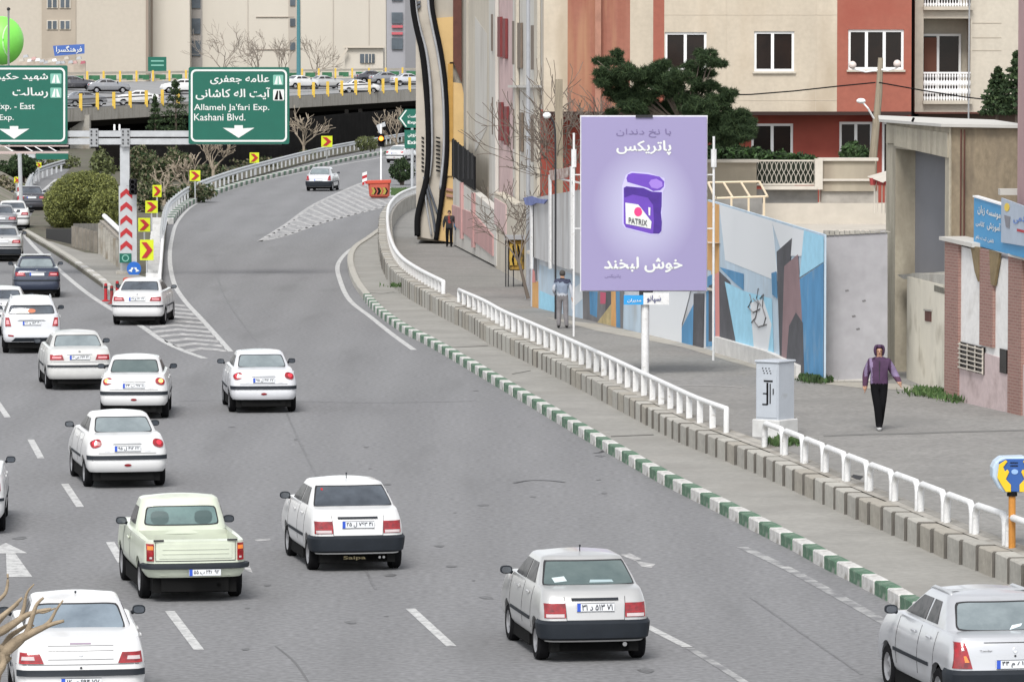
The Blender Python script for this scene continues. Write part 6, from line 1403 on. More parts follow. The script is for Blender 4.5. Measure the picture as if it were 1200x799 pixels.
class Shell:
    """plan outlines stacked in height: keys = (z, half width, rear y, front y, corner radius, bow)"""
    def __init__(s, keys, belt=None, zmin=None, zmax=None, taper=.05, n_side=56, sag=None, ff=(1.3, 2.0)):
        s.ff = ff
        s.k = keys; s.z0 = keys[0][0]; s.z1 = keys[-1][0]; s.taper = taper; s.ns = n_side; s.sag = sag or (lambda y, t: 0.0)
        s.L = max(k[3] for k in keys); s.R0 = min(k[2] for k in keys)
    def par(s, z):
        k = s.k
        if z <= k[0][0]: return k[0][1:]
        for a, b in zip(k, k[1:]):
            if z <= b[0]:
                t = (z - a[0]) / (b[0] - a[0] + 1e-9); return tuple(lerp(a[i], b[i], t) for i in range(1, 6))
        return k[-1][1:]
    def fin(s, x, y, z):
        ym = (s.R0 + s.L) / 2; h = (s.L - s.R0) / 2; e = abs((y - ym) / h)
        t = clamp((z - s.z0) / (s.z1 - s.z0))
        return Vector((x * (1 - s.taper * e ** 3), y, z + s.sag(y, t)))
    def _end(s, x, w, R, bow):
        ax = min(abs(x), w); e = ax - (w - R)
        return bow * (ax / w) ** 2 + (R - math.sqrt(max(0, R * R - e * e)) if e > 0 else 0)
    def rear(s, x, z, off=0.0):
        w, r, f, R, bow = s.par(z); w += off * .8
        return s.fin(x, r + s._end(x, w, R, bow) - off, z)
    def front(s, x, z, off=0.0):
        w, r, f, R, bow = s.par(z); return s.fin(x, f - s._end(x, w, R * s.ff[0], bow * s.ff[1]) + off, z)
    def side(s, y, z, sg, off=0.0):
        w, r, f, R, bow = s.par(z); return s.fin(sg * (w + off), y, z)
    def ring(s, z, arch=None, off=0.0):
        w, r, f, R, bow = s.par(z); out = []
        fr = [math.sin(t * PI / 2) for t in [-1 + i / 11 for i in range(23)]]
        for t in fr: out.append((t * w, r + s._end(t * w, w, R, bow)))
        y0, y1 = r + R + bow, f - R * s.ff[0] - bow * s.ff[1]
        for i in range(1, s.ns): out.append((w, lerp(y0, y1, i / s.ns)))
        for t in reversed(fr): out.append((t * w, f - s._end(t * w, w, R * s.ff[0], bow * s.ff[1])))
        for i in range(1, s.ns): out.append((-w, lerp(y1, y0, i / s.ns)))
        res = []
        for x, y in out:
            zz = z
            if arch and abs(x) > w * .93: zz = max(z, arch(y))
            res.append(s.fin(x, y, zz))
        return res
    def build(s, mb, zlist, arch=None, cap=True, crown=.03, insets=((.012, .010), (.045, .022), (.11, .030)), mi=0):
        rows = [s.ring(z, arch) for z in zlist]
        mb.grid(rows, mi, close=True)
        if cap:
            top = s.ring(zlist[-1]); w, r, f, R, bow = s.par(zlist[-1]); prev = top; rws = [top]
            for d, dz in insets:
                sx = (w - d) / w; yc = (r + f) / 2; sy = ((f - r) / 2 - d) / ((f - r) / 2)
                rws.append([Vector((p.x * sx, yc + (p.y - yc) * sy, p.z + dz)) for p in top])
            mb.grid(rws, mi, close=True)
            last = rws[-1]; nR = 23; ns = s.ns - 1
            right = last[nR:nR + ns]; left = list(reversed(last[2 * nR + ns:]))
            g = []
            for a, b in zip(left, right):
                row = []
                for i in range(9):
                    t = i / 8; q = a.lerp(b, t); q.z += crown * (1 - (2 * t - 1) ** 2); row.append(q)
                g.append(row)
            o = len(mb.v); mb.grid(g, mi)
            # close the two ends
            rr_ = last[0:nR]; fr_ = list(reversed(last[nR + ns:2 * nR + ns]))
            for e, rowi in ((rr_, g[0]), (fr_, g[-1])):
                cols = [e[0]] + [e[int(round(i * (nR - 1) / 8))] for i in range(1, 8)] + [e[-1]]
                m_ = []
                for i in range(len(e)):
                    t = i / (len(e) - 1); k = t * 8; j = min(int(k), 7); m_.append(rowi[j].lerp(rowi[j + 1], k - j))
                mb.grid([e, m_], mi)
        return mb
def cpatch(fn, c, n=10, m=5, off=.006, skirt=.02, rnd_=0.0):
    """c = 4 corners (a, z): bottom-left, bottom-right, top-right, top-left; fn(a, z, off)"""
    mb = MB(); rows = []
    for j in range(m + 1):
        v = j / m; row = []
        for i in range(n + 1):
            u = i / n; v = j / m
            if rnd_:
                S_, T_ = 2 * u - 1, 2 * v - 1; u = (S_ * (1 - rnd_ * .4 * T_ ** 8) + 1) / 2; v = (T_ * (1 - rnd_ * S_ ** 8) + 1) / 2
            a = lerp(lerp(c[0][0], c[1][0], u), lerp(c[3][0], c[2][0], u), v); z = lerp(lerp(c[0][1], c[1][1], u), lerp(c[3][1], c[2][1], u), v)
            row.append((a, z))
        rows.append(row)
    mb.grid([[fn(a, z, off) for a, z in r] for r in rows])
    edge = rows[0] + [r[-1] for r in rows[1:]] + list(reversed(rows[-1][:-1])) + [r[0] for r in reversed(rows[1:-1])]
    mb.grid([[fn(a, z, off) for a, z in edge], [fn(a, z, off - skirt) for a, z in edge]], close=True)
    return mb
def ppatch(fn, poly, off=.006, skirt=.02, grow=1.0):
    mb = MB(); n = len(poly); cx = sum(p[0] for p in poly) / n; cz = sum(p[1] for p in poly) / n
    rings = [[(lerp(cx, p[0], t), lerp(cz, p[1], t)) for p in poly] for t in (.25, .5, .75, 1)]
    mb.grid([[fn(a, z, off) for a, z in r] for r in rings] + [[fn(a, z, off - skirt) for a, z in rings[-1]]], close=True)
    mb.add([fn(a, z, off) for a, z in rings[0]], [tuple(range(n))])
    return mb
def make_car(S):
    """builds one vehicle at the origin, rear end at y = 0, wheels on z = 0; returns its Empty"""
    root = thing(S['name'], (0, 0, 0), S['label'], S['cat'], S.get('group'))
    W, L, ZD, ZR = S['W'], S['L'], S['deck'], S['roof']; hw = W / 2; wr = S.get('wr', .29)
    ya, yf = S['axle'], S['axle'] + S['wb']
    P_ = S['paint']; lo = S.get('low', False)
    rise, hood = S.get('rise', .06), S.get('hood', .16); ws = S['ws']               # ws: windscreen base y
    sag = lambda y, t: t * (rise * sstep((y - .1) / .7) - (hood + rise) * sstep((y - ws + .1) / (L - ws + .1)) ** 1.3)
    rb = S.get('bump_out', .05)
    face = S.get('face', [(0, 0), (.5, .02), (1, .05)])      # lean of the rear face from bumper top to deck
    zb = S.get('zb', .26); zbt = S.get('zbt', .56)
    def fz(t): return interp(face, t)
    keys = [(zb, hw - .07, rb + .05, L - .12, .16, .05), (zb + .07, hw - .02, rb + .0, L - .06, .18, .05), (zbt - .03, hw, rb - .0, L, .18, .05), (zbt + .02, hw, rb + .02, L - .01, .18, .05)]
    for t in (.3, .6, .85, 1.0):
        z = lerp(zbt + .02, ZD, t); keys.append((z, hw - S.get('tumble', .05) * t ** 2, rb + .03 + fz(t), L - .02 - .12 * t, .15, .05))
    body = Shell(keys, sag=sag, n_side=24 if lo else 60)
    ra = wr + .055
    def arch(y):
        z = 0
        for w in (ya, yf):
            if abs(y - w) < ra: z = max(z, wr + math.sqrt(ra * ra - (y - w) ** 2))
        return z
    zl = [zb, zb + .07, zb + .15, zbt - .03, zbt + .02] + [lerp(zbt + .02, ZD, t) for t in (.15, .3, .45, .6, .75, .85, .95, 1)]
    mb = MB()
    if S.get('bed'):
        bedy0, bedy1 = .16, S['bed']
        body.build(mb, zl, arch, cap=False)
        # rim of the load bed, its inner faces and the cab deck
        w = hw - S.get('tumble', .05)
        top = body.ring(ZD); n = len(top)
        inner = [Vector((clamp(p.x, -w + .09, w - .09), clamp(p.y, .30, L - .3), p.z + .012)) for p in top]
        mb.grid([top, inner], close=True)
        bedi = [Vector((p.x, min(p.y, bedy1), p.z)) for p in inner]; bedf = [Vector((p.x, p.y, ZD - .42)) for p in bedi]
        mb.grid([bedi, bedf], close=True); mb.add(bedf, [tuple(range(n))])
        mb.box((0, (bedy1 + L) / 2 - .05, ZD - .16), (2 * w - .12, L - bedy1 - .32, .32))
    else: body.build(mb, zl, arch, crown=S.get('dcrown', .015))
    # greenhouse
    gr, gt, gf0, gf1 = S['gr'], S['gt'], S['gf0'], S['gf1']       # rear base y, rear top y, front base y, front top y
    gw0, gw1 = hw - S.get('gin', .09), S.get('gw', hw - .24)
    zg0 = ZD - .06; zg1 = ZR - .045
    gk = []
    for t in (0, .25, .5, .75, .92, 1.0):
        z = lerp(zg0, zg1, t); cv = t + S.get('curve', .06) * math.sin(PI * t)
        wt = t ** 1.25
        gk.append((z, lerp(gw0, gw1, wt), lerp(gr, gt, t) - .03 * math.sin(PI * t), lerp(gf0, gf1, t), .13, S.get('gbow', .10)))
    gh = Shell(gk, taper=.03, n_side=20 if lo else 36, ff=(.55, 1.0))
    gh.build(mb, [k[0] for k in gk], cap=True, crown=.03, insets=((.02, .018), (.06, .034), (.14, .045)))
    sm = math.radians(38)
    link('body', mb.mesh('body', P_, smooth=sm), root)
    # glass
    gm = S.get('glass', GL_PALE); bz, tz = S['gz']               # glass bottom / top z
    m0 = S.get('gmar', .115)
    wb_, wt_ = gh.par(bz)[0] - m0, gh.par(tz)[0] - m0 * .9
    gp = S.get('gpoly')
    rg = cpatch(gh.rear, [(-wb_, bz), (wb_, bz), (wt_, tz), (-wt_, tz)], 24, 12, .010, .02, S.get('ground', .10))
    rw = link('rear_window', rg.mesh('rear_window', gm, smooth=.7), root)
    gk2 = cpatch(gh.rear, [(-wb_ - .022, bz - .018), (wb_ + .022, bz - .018), (wt_ + .02, tz + .016), (-wt_ - .02, tz + .016)], 24, 12, .005, .02, S.get('ground', .10))
    link('gasket', gk2.mesh('gasket', GASK, smooth=.7), rw)
    if not lo:
        ws_ = cpatch(gh.front, [(-gw0 + .14, ZD + .06), (gw0 - .14, ZD + .06), (gw1 - .10, tz), (-gw1 + .10, tz)], 12, 6, .008)
        link('windscreen', ws_.mesh('windscreen', GL_SIDE, smooth=.7), root)
    sz0, sz1 = S.get('sz', (ZD + .06 + rise * .4, tz + .005))
    for sg in (-1, 1):
        def f(y, z, o, sg=sg):
            w, r, ft, R, bow = gh.par(z); return gh.side(min(max(y, r + R + bow + .02), ft - R * .55 - bow - .03), z, sg, o)
        for q in S['sidewin']:                                   # q: y rear-bottom, y front-bottom, y front-top, y rear-top
            sw = cpatch(f, [(q[0], sz0), (q[1], sz0), (q[2], sz1), (q[3], sz1)], 5, 6, .008)
            link('side_window', sw.mesh('side_window', GL_SIDE, smooth=.7), root)
        fb = lambda y, z, o, sg=sg: body.side(y, z, sg, o)
        if not lo and not S.get('nodoors'):
            for yy in S['doors']:
                d = cpatch(fb, [(yy - .006, zb + .12), (yy + .006, zb + .12), (yy + .006, ZD - .02), (yy - .006, ZD - .02)], 1, 8, .003, .01)
                link('door_seam', d.mesh('door_seam', GASK), root)
            for yy in S['handles']:
                h = MB().box(body.side(yy, ZD - .12, sg, .02), (.03, .17, .035)); link('door_handle', h.mesh('door_handle', S.get('handm', P_), bevel=.008), root)
            if S.get('rub'):
                d = cpatch(fb, [(ya + ra + .05, S['rub']), (yf - ra - .05, S['rub']), (yf - ra - .05, S['rub'] + .045), (ya + ra + .05, S['rub'] + .045)], 12, 1, .014, .015)
                link('rub_strip', d.mesh('rub_strip', TRIM), root)
        # mirror
        mm = MB(); c = Vector((sg * (hw + .045), ws - .12, ZD + .08)); mm.prism(ell(c.x, c.z, .088, .06, 16, 0, 2.8), lambda u, v, d: (u, c.y + d, v), -.05, .0); mm.prism(ell(c.x, c.z, .088, .06, 16, 0, 2.8), lambda u, v, d: (lerp(c.x, u, 1 - d * 5), c.y + d, lerp(c.z, v, 1 - d * 5)), .0, .07); mm.tube([c, Vector((sg * (hw - .05), ws - .08, ZD + .03))], .03, 6)
        mo = link('wing_mirror', mm.mesh('wing_mirror', S.get('mirror', TRIM), smooth=.9), root)
        mg = MB().prism(ell(c.x, c.z, .072, .045, 14, 0, 2.8), lambda u, v, d: (u, d, v), c.y - .058, c.y - .0505); link('mirror_glass', mg.mesh('mirror_glass', GL_DARK), mo)
    # wheels
    for y in (ya, yf):
        for sg in (-1, 1):
            c = Vector((sg * (hw - .115), y, wr)); b = MB()
            b.lathe([(wr * .62, -.085), (wr * .90, -.092), (wr, -.06), (wr, .06), (wr * .90, .092), (wr * .62, .085)], c, 24, 'X')
            w = link('wheel', b.mesh('wheel', TYRE, smooth=.6), root)
            b = MB().lathe([(0.02, sg * .055), (wr * .25, sg * .075), (wr * .5, sg * .05), (wr * .63, sg * .085), (wr * .60, sg * .02)], c, 20, 'X'); link('rim', b.mesh('rim', S.get('rim', RIM), smooth=.5), w)
    b = MB(); b.box((0, L / 2, .36), (W - .60, L - .36, .38)); b.box((0, L / 2 + .1, .25), (W - .12, S['wb'] - .82, .24)); b.box((0, ya / 2 + .08, .28), (W - .34, ya * .66, .26)); b.box((0, ya, .28), (W - .50, .9, .24)); b.box((0, ya, .27), (W - .5, .1, .1)); b.box((0, .5, .30), (W - .7, .3, .16))  # underbody boxes, enlarged and black to fill in the shadow below
    b.box((-.28 * hw, .42, .27), (.30, .4, .12)); b.tube([(hw * .45, .18, .27), (hw * .45, .6, .27)], .035, 8)
    for y in (ya, yf):                                        # wheel-arch liners
        for sg in (-1, 1):
            pr = [(sg * (hw - .10), y + math.cos(t) * ra * .99, wr + math.sin(t) * ra * .99) for t in [PI * i / 10 for i in range(11)]]
            pi_ = [(sg * (hw - .42), p[1], p[2]) for p in pr]; b.grid([pr, pi_]); b.add(pi_, [tuple(range(11))])
    link('underbody', b.mesh('underbody', UNDER), root)
    # rear lamps
    for poly_set in S['lamps']:
        for sg in (-1, 1):
            base = None
            for (pl, m, off) in poly_set:
                pp = [(sg * x, z) for x, z in pl]
                f = (lambda x, z, o: body.rear(clamp(x, -body.par(z)[0] + .004, body.par(z)[0] - .004), z, o))
                g = ppatch(f, pp, off) if len(pp) != 4 else cpatch(f, pp, 10, 4, off)
                nm = 'tail_lamp' if base is None else 'lens'
                o = link(nm, g.mesh(nm, m, smooth=.7), base or root); base = base or o
    # bumper trim, strips, recesses on the rear face
    for (nm, pl, m, off) in S.get('rear_bits', []):
        g = cpatch(body.rear, pl, 20, 3, off) if len(pl) == 4 else ppatch(body.rear, pl, off)
        link(nm, g.mesh(nm, m, smooth=.7), root)
    bs = S.get('bumper')                                     # dark wrap-round bumper: z0, z1, side length, mat, off
    if bs:
        z0, z1, sl, m, off = bs; rows = []
        for z in [z0, z0 + (z1 - z0) * .12, lerp(z0, z1, .5), z1 - (z1 - z0) * .15, z1]:
            e = off * (.3 if z in (z0, z1) else 1); row = []
            w, r, f_, R, bow = body.par(z)
            row += [body.side(y, z, -1, e) for y in [lerp(sl, r + R + bow, i / 6) for i in range(6)]]
            for t in [-1 + i / 14 for i in range(29)]:
                x = math.sin(t * PI / 2) * (w + e * .8); row.append(body.rear(x, z, e) if abs(t) < 1 else body.side(r + R + bow, z, math.copysign(1, t), e))
            row += [body.side(y, z, 1, e) for y in [lerp(r + R + bow, sl, (i + 1) / 6) for i in range(6)]]
            rows.append(row)
        rows.append([Vector((p.x * .93, p.y + .06, p.z + .005)) for p in rows[-1]]); rows.insert(0, [Vector((p.x * .93, p.y + .06, p.z)) for p in rows[0]])
        g = MB().grid(rows); bo = link('bumper', g.mesh('bumper', m, smooth=.7), root)
    # plate
    px, pz = S.get('plate', (0, .8)); pw, ph = S.get('plate_size', (.52, .115))
    yp = body.rear(px, pz).y - S.get('plate_off', .02)
    g = MB().box((px, yp, pz), (pw, .012, ph)); po = link('number_plate', g.mesh('number_plate', PLATE, bevel=.004), root)
    g = MB().box((px - pw / 2 + .028, yp - .008, pz), (.05, .006, ph - .008)); link('blue_band', g.mesh('blue_band', PBLUE), po)
    g = MB()
    for a, b2, c, d in ((-.5, .5, .47, .5), (-.5, .5, -.5, -.47)): g.box((px, yp - .0075, pz + ph * (c + d) / 2), (pw, .003, .006))
    link('plate_border', g.mesh('plate_border', INK), po)
    if S.get('text'): letters('characters', S['text'], lambda u, v: (u, yp - .009, v), px - pw / 2 + .075, px + pw / 2 - .03, pz - ph * .34, pz + ph * .34, INK, po, (0, 0, 0), bold=.025, rtl=False)
    if S.get('antenna'):
        y, r_ = S['antenna']; g = MB().tube([(0, y, ZR - .02), (0, y + .01, ZR + r_)], .008, 5); g.ball((0, y, ZR + r_), .016, 8, 6); link('antenna', g.mesh('antenna', TRIM), root)
    if S.get('extra'): S['extra'](root, body, gh)
    return root

def put(o, px, py, heading, axle, z=0.0, k=1.0):
    """put the rear axle over the photograph point (px, py); heading in degrees to the left of the camera axis"""
    g = G(px, py, z) if z == 0 else z
    h = math.radians(heading); f = Vector((-math.sin(h), math.cos(h), 0))
    o.location = g - f * axle * k; o.rotation_euler = (0, 0, h); o.scale = (k, k, k)
def relabel(o, label, group=None):
    o['label'] = label
    if group: o['group'] = group
    return o
TRAF = 'cars in the traffic'
sedanwin = lambda a: a

# --- boxy small saloon (silver and white)
def pride(name, label, P_, glass, txt, extra=None, grey=TRIM):
    lampz = (.645, .835)
    lamps = [[([(.445, .645), (.755, .645), (.752, .845), (.445, .845)], LRED, .012), ([(.47, .655), (.735, .655), (.735, .70), (.47, .70)], LCLEAR, .017), ([(.475, .712), (.735, .712), (.735, .722), (.475, .722)], REDP, .019)]]
    bits = [('plate_lintel', [(-.35, .885), (.35, .885), (.35, .915), (-.35, .915)], TRIM, .022), ('trunk_seam', [(-.43, .600), (.43, .600), (.43, .612), (-.43, .612)], GASK, .004),
            ('trunk_seam', [(-.437, .61), (-.430, .61), (-.45, .93), (-.457, .93)], GASK, .008), ('trunk_seam', [(.430, .61), (.437, .61), (.457, .93), (.45, .93)], GASK, .008)]
    return make_car(dict(name=name, label=label, cat='car', group=TRAF, W=1.605, L=3.93, deck=.99, roof=1.43, axle=.63, wb=2.345, ws=2.85, paint=P_, wr=.275, zb=.30, zbt=.585,
        face=[(0, 0), (.4, .02), (.75, .06), (1, .17)], rise=.05, hood=.13, tumble=.075, gr=.42, gt=1.02, gf0=2.95, gf1=2.2, gw=.585, gin=.05, ground=.04, gz=(1.065, 1.355), gmar=.055, glass=glass,
        sidewin=[(.98, 1.62, 1.58, 1.20), (1.70, 2.62, 2.22, 1.66)], doors=[.95, 1.66, 2.72], handles=[1.22, 2.02], rub=.52, lamps=lamps, rear_bits=bits,
        bumper=(.325, .605, .38, grey, .045), plate=(0, .79), plate_size=(.54, .12), text=txt, antenna=(1.35, .11), extra=extra, sz=(1.06, 1.325)))
# --- rounded small saloon
def pug(name, label, P_, glass, txt, lit=False):
    L1 = ell(.645, .90, .118, .076, 20, -.30, 2.4); L2 = ell(.665, .915, .055, .042, 14, -.25, 2.2); 
    lamps = [[(L1, LRED, .014), (L2, LLIT if lit else LAMB if False else mat('lamp_red_bright', (.75, .03, .05), .12, coat=.8), .020)]]
    bits = [('bumper_strip', [(-.83, .585), (.83, .585), (.83, .665), (-.83, .665)], TRIM, .022), ('plate_lintel', [(-.30, .885), (.30, .885), (.27, .905), (-.27, .905)], mat('lintel_grey', (.25, .26, .27), .4), .018),
            ('reflector', ell(.0, .475, .075, .026, 14), LRED, .016), ('trunk_seam', [(-.60, .70), (.60, .70), (.60, .712), (-.60, .712)], mat('seam_soft', (.16, .16, .165), .6), .004), ('badge', ell(.42, .745, .06, .008, 8), CHROME, .008), ('badge', ell(-.42, .745, .06, .008, 8), CHROME, .008)]
    return make_car(dict(name=name, label=label, cat='car', group=TRAF, W=1.66, L=4.1, deck=1.02, roof=1.43, axle=.80, wb=2.44, ws=3.0, paint=P_, wr=.285, zb=.335, zbt=.60,
        face=[(0, 0), (.5, .02), (.8, .06), (1, .17)], rise=.03, hood=.18, tumble=.10, gr=.48, gt=1.22, gf0=3.25, gf1=2.3, gw=.555, gin=.13, gz=(1.09, 1.345), gmar=.09, glass=glass, gbow=.16,
        sidewin=[(1.12, 1.75, 1.70, 1.42), (1.83, 2.86, 2.28, 1.78)], doors=[1.12, 1.79, 2.85], handles=[1.35, 2.1], rub=.56, lamps=lamps, rear_bits=bits, plate=(-.0, .80), plate_size=(.52, .11), text=txt, sz=(1.09, 1.32)))
# --- wide saloon with long lamps
def saloon(name, label, P_, glass, txt, wide=True, strip=.64, dark_low=False, lowd=False, cat='car'):
    lamps = [[([(.42, .79), (.80, .79), (.79, .925), (.47, .925)], LRED, .012), ([(.50, .835), (.74, .835), (.74, .875), (.50, .875)], mat('lamp_pink', (.75, .30, .32), .15, coat=.7), .018)]]
    bits = [('bumper_strip', [(-.86, strip - .03), (.86, strip - .03), (.86, strip + .02), (-.86, strip + .02)], TRIM, .022), ('plate_lintel', [(-.34, .925), (.34, .925), (.34, .94), (-.34, .94)], mat('lintel_grey', (.25, .26, .27), .4), .012),
            ('trunk_seam', [(-.86, .735), (.86, .735), (.86, .746), (-.86, .746)], mat('seam_soft', (.16, .16, .165), .6), .004), ('badge', ell(0, 1.0, .035, .02, 8), CHROME, .01)]
    if dark_low: bits.append(('lower_panel', [(-.7, .33), (.7, .33), (.7, .5), (-.7, .5)], TRIM, .02))
    return make_car(dict(name=name, label=label, cat=cat, group=TRAF, W=1.72, L=4.5, deck=1.04, roof=1.44, axle=.95, wb=2.67, ws=3.2, paint=P_, wr=.30, zb=.30, zbt=.66,
        face=[(0, 0), (.5, .01), (.8, .04), (1, .14)], rise=.03, hood=.18, tumble=.08, gr=.62, gt=1.32, gf0=3.45, gf1=2.5, gw=.57, gin=.12, gz=(1.10, 1.355), gmar=.09, glass=glass, gbow=.14,
        sidewin=[(1.25, 1.95, 1.9, 1.5), (2.03, 3.05, 2.5, 1.98)], doors=[1.25, 1.99, 3.05], handles=[1.55, 2.3], rub=.56, lamps=lamps, rear_bits=bits, plate=(0, .855), plate_size=(.52, .11), text=txt, sz=(1.10, 1.33), low=lowd))

# 1 silver boxy saloon, centre
def prx(root, body, gh):
    g = cpatch(gh.rear, [(-.50, 1.09), (-.32, 1.11), (-.35, 1.17), (-.53, 1.15)], 4, 3, .014); link('paper_on_shelf', g.mesh('paper_on_shelf', mat('paper_pale', (.45, .52, .53), .7)), root)
    g = cpatch(gh.rear, [(.0, 1.09), (.36, 1.09), (.34, 1.12), (.02, 1.125)], 6, 2, .014); link('paper_on_shelf', g.mesh('paper_on_shelf', mat('paper_blue', (.30, .38, .40), .7)), root)
    b = MB().tube([(.42, .10, .26), (.42, .5, .26)], .032, 10); link('exhaust', b.mesh('exhaust', CHROME), root)
c = pride('saloon_car', 'silver boxy saloon with black bumper and papers behind the rear window, frontmost in the middle', PSILV, GL_TEAL, '۳۱ د ۵۱۳ ۷۱', prx); put(c, 690, 771, 9.5, .63)
def prw(root, body, gh):
    g = cpatch(gh.rear, [(-.50, 1.30), (-.465, 1.30), (-.465, 1.33), (-.50, 1.33)], 2, 2, .014); link('sticker', g.mesh('sticker', REDP), root)
    b = MB()
    for x in (.36, .43): b.tube([(x, .10, .24), (x, .5, .24)], .022, 8)
    link('exhaust', b.mesh('exhaust', CHROME), root)
    letters('underside_script', 'Saipa', lambda u, v: (u, .085, v), -.25, .12, .20, .27, mat('script_gold', (.12, .10, .05), .6), root, (0, 0, 0), rtl=False)
c = pride('saloon_car', 'white boxy saloon with black bumper driving right of the pale green pickup', PW, GL_DARK, '۲۵ ل ۷۶۳ ۴۱', prw); put(c, 414, 666, 11, .63)
# 206-type saloons: three alike
c = pug('saloon_car', 'white rounded saloon with black bumper strip directly behind the pickup, red lamps unlit', PW, GL_PALE, '۹۵ ل ۴۱۲ ۲۲'); put(c, 145, 569, 11, .8)
def recol(o, m, was=None):
    for k in list(o.children):
        if k.name.split('.')[0] in ('body',): k.data = k.data.copy(); k.data.materials[0] = m
PW2 = paint('car_white_dusty', (.53, .53, .515), .4, 0, .10); PW3 = paint('car_white_cool', (.60, .61, .635), .25, 0, .05)
c2 = copy_tree(c); recol(c2, PW3); relabel(c2, 'white rounded saloon alone in the middle lane at the foot of the ramp'); put(c2, 307, 482, 6.8, .8)
c = pug('saloon_car', 'white rounded saloon with its brake lamps glowing orange', PW, GL_TEAL, '۳۴ ب ۶۱۷ ۱۱', lit=True); put(c, 158, 489, 2.6, .8)
# wide white saloons
c = saloon('saloon_car', 'white wide saloon with long red lamps beside the white sport utility car', PW, GL_PALE, '۱۶ ص ۲۳۴ ۲۲'); put(c, 91, 455, 9, .95); recol(c, PW2)
c = saloon('saloon_car', 'white saloon right at the tip of the striped gore, by the three red bollards', PW, GL_DARK, '۷۷ ج ۱۲۸ ۳۳'); put(c, 164, 380, -1.5, .95)
# bottom-left white saloon (ribbed boot, black wrap-round bumper band)
def sdx(root, body, gh):
    for z in (.80, .905, .965):
        g = cpatch(body.rear, [(-.44, z), (.44, z), (.44, z + .008), (-.44, z + .008)], 10, 1, .004); link('trunk_crease', g.mesh('trunk_crease', mat('seam_soft', (.16, .16, .165), .6)), root)
    g = ppatch(body.rear, ell(0, .865, .028, .022, 12), .012); link('badge', g.mesh('badge', CHROME), root)
    g = ppatch(body.rear, ell(0, .70, .016, .014, 10), .012); link('lock', g.mesh('lock', DARK), root)
    g = cpatch(body.rear, [(-.14, .985), (.14, .985), (.14, 1.0), (-.14, 1.0)], 6, 1, .012); link('high_brake_lamp', g.mesh('high_brake_lamp', mat('brake_lamp_dull', (.30, .24, .30), .4)), root)
lamps = [[([(.50, .755), (.83, .755), (.81, .89), (.555, .89)], LRED, .014), ([(.62, .80), (.80, .80), (.79, .845), (.63, .845)], LCLEAR, .020), ([(.52, .758), (.80, .758), (.80, .768), (.52, .768)], REDP, .02)]]
bits = [('bumper_strip', [(-.86, .60), (.86, .60), (.86, .675), (-.86, .675)], TRIM, .035), ('trunk_seam', [(-.86, .735), (.86, .735), (.86, .745), (-.86, .745)], mat('seam_soft', (.16, .16, .165), .6), .004)]
c = make_car(dict(name='saloon_car', label='white saloon with ribbed boot at the bottom left corner, half behind bare twigs', cat='car', group=TRAF, W=1.72, L=4.45, deck=1.03, roof=1.45, axle=.95, wb=2.67, ws=3.2, paint=PW, wr=.30, zb=.30, zbt=.62,
    face=[(0, 0), (.5, .03), (.8, .09), (1, .22)], rise=.05, hood=.18, tumble=.08, gr=.72, gt=1.45, gf0=3.4, gf1=2.5, gw=.57, gin=.13, gz=(1.10, 1.375), gmar=.075, glass=reflect_glass('rear_glass_blue', (.20, .245, .285), col2=(.12, .15, .18)), gbow=.08,
    sidewin=[(1.35, 1.95, 1.9, 1.62), (2.03, 3.05, 2.5, 1.98)], doors=[1.3, 1.99, 3.05], handles=[1.55, 2.3], rub=.56, lamps=lamps, rear_bits=bits, plate=(0, .52), plate_size=(.52, .115), plate_off=.045, text='۱۲ ی ۶۹۴ ۷۷', antenna=(1.75, .05), extra=sdx, sz=(1.10, 1.36)))
put(c, 92, 835, 7.5, .95)
# silver saloon with roof bars, bottom right
def lgx(root, body, gh):
    for sg in (-1, 1):
        b = MB(); b.tube([(sg * .52, 1.25, 1.47), (sg * .53, 1.32, 1.515), (sg * .53, 1.6, 1.53), (sg * .53, 2.1, 1.525), (sg * .53, 2.25, 1.485)], .028, 8); link('roof_bar', b.mesh('roof_bar', GALV, smooth=True), root)
    for y in (1.5,): link('cross_bar', MB().box((0, y, 1.545), (1.06, .10, .02)).mesh('cross_bar', GALV), root)
    g = ppatch(body.rear, ell(0, .905, .032, .038, 10, 0, 1.4), .012); link('badge', g.mesh('badge', CHROME), root)
    g = ppatch(body.rear, ell(0, .835, .014, .014, 8), .012); link('lock', g.mesh('lock', DARK), root)
    g = cpatch(body.rear, [(-.42, 1.0), (.42, 1.0), (.42, 1.008), (-.42, 1.008)], 10, 1, .006); link('trunk_crease', g.mesh('trunk_crease', GASK), root)
    g = cpatch(body.rear, [(-.5, .66), (.5, .66), (.5, .80), (-.5, .80)], 10, 2, -.004, .0); link('plate_recess', g.mesh('plate_recess', PSILVB), root)
    letters('boot_badge', 'Tondar', lambda u, v: (u, body.rear(-.4, .9).y - .014, v), -.47, -.30, .893, .915, CHROME, root, (0, 0, 0), rtl=False)
    g = cpatch(gh.rear, [(.05, 1.12), (.22, 1.16), (.25, 1.19), (.10, 1.17)], 4, 2, .014); link('paper_on_shelf', g.mesh('paper_on_shelf', mat('paper_white', (.6, .68, .70), .7)), root)
lamps = [[([(.60, .68), (.845, .68), (.80, 1.01), (.68, 1.01)], LRED, .016), ([(.64, .76), (.70, .76), (.715, .84), (.68, .84)], LAMB, .022), ([(.70, .91), (.735, .91), (.73, .95), (.705, .95)], LCLEAR, .022)]]
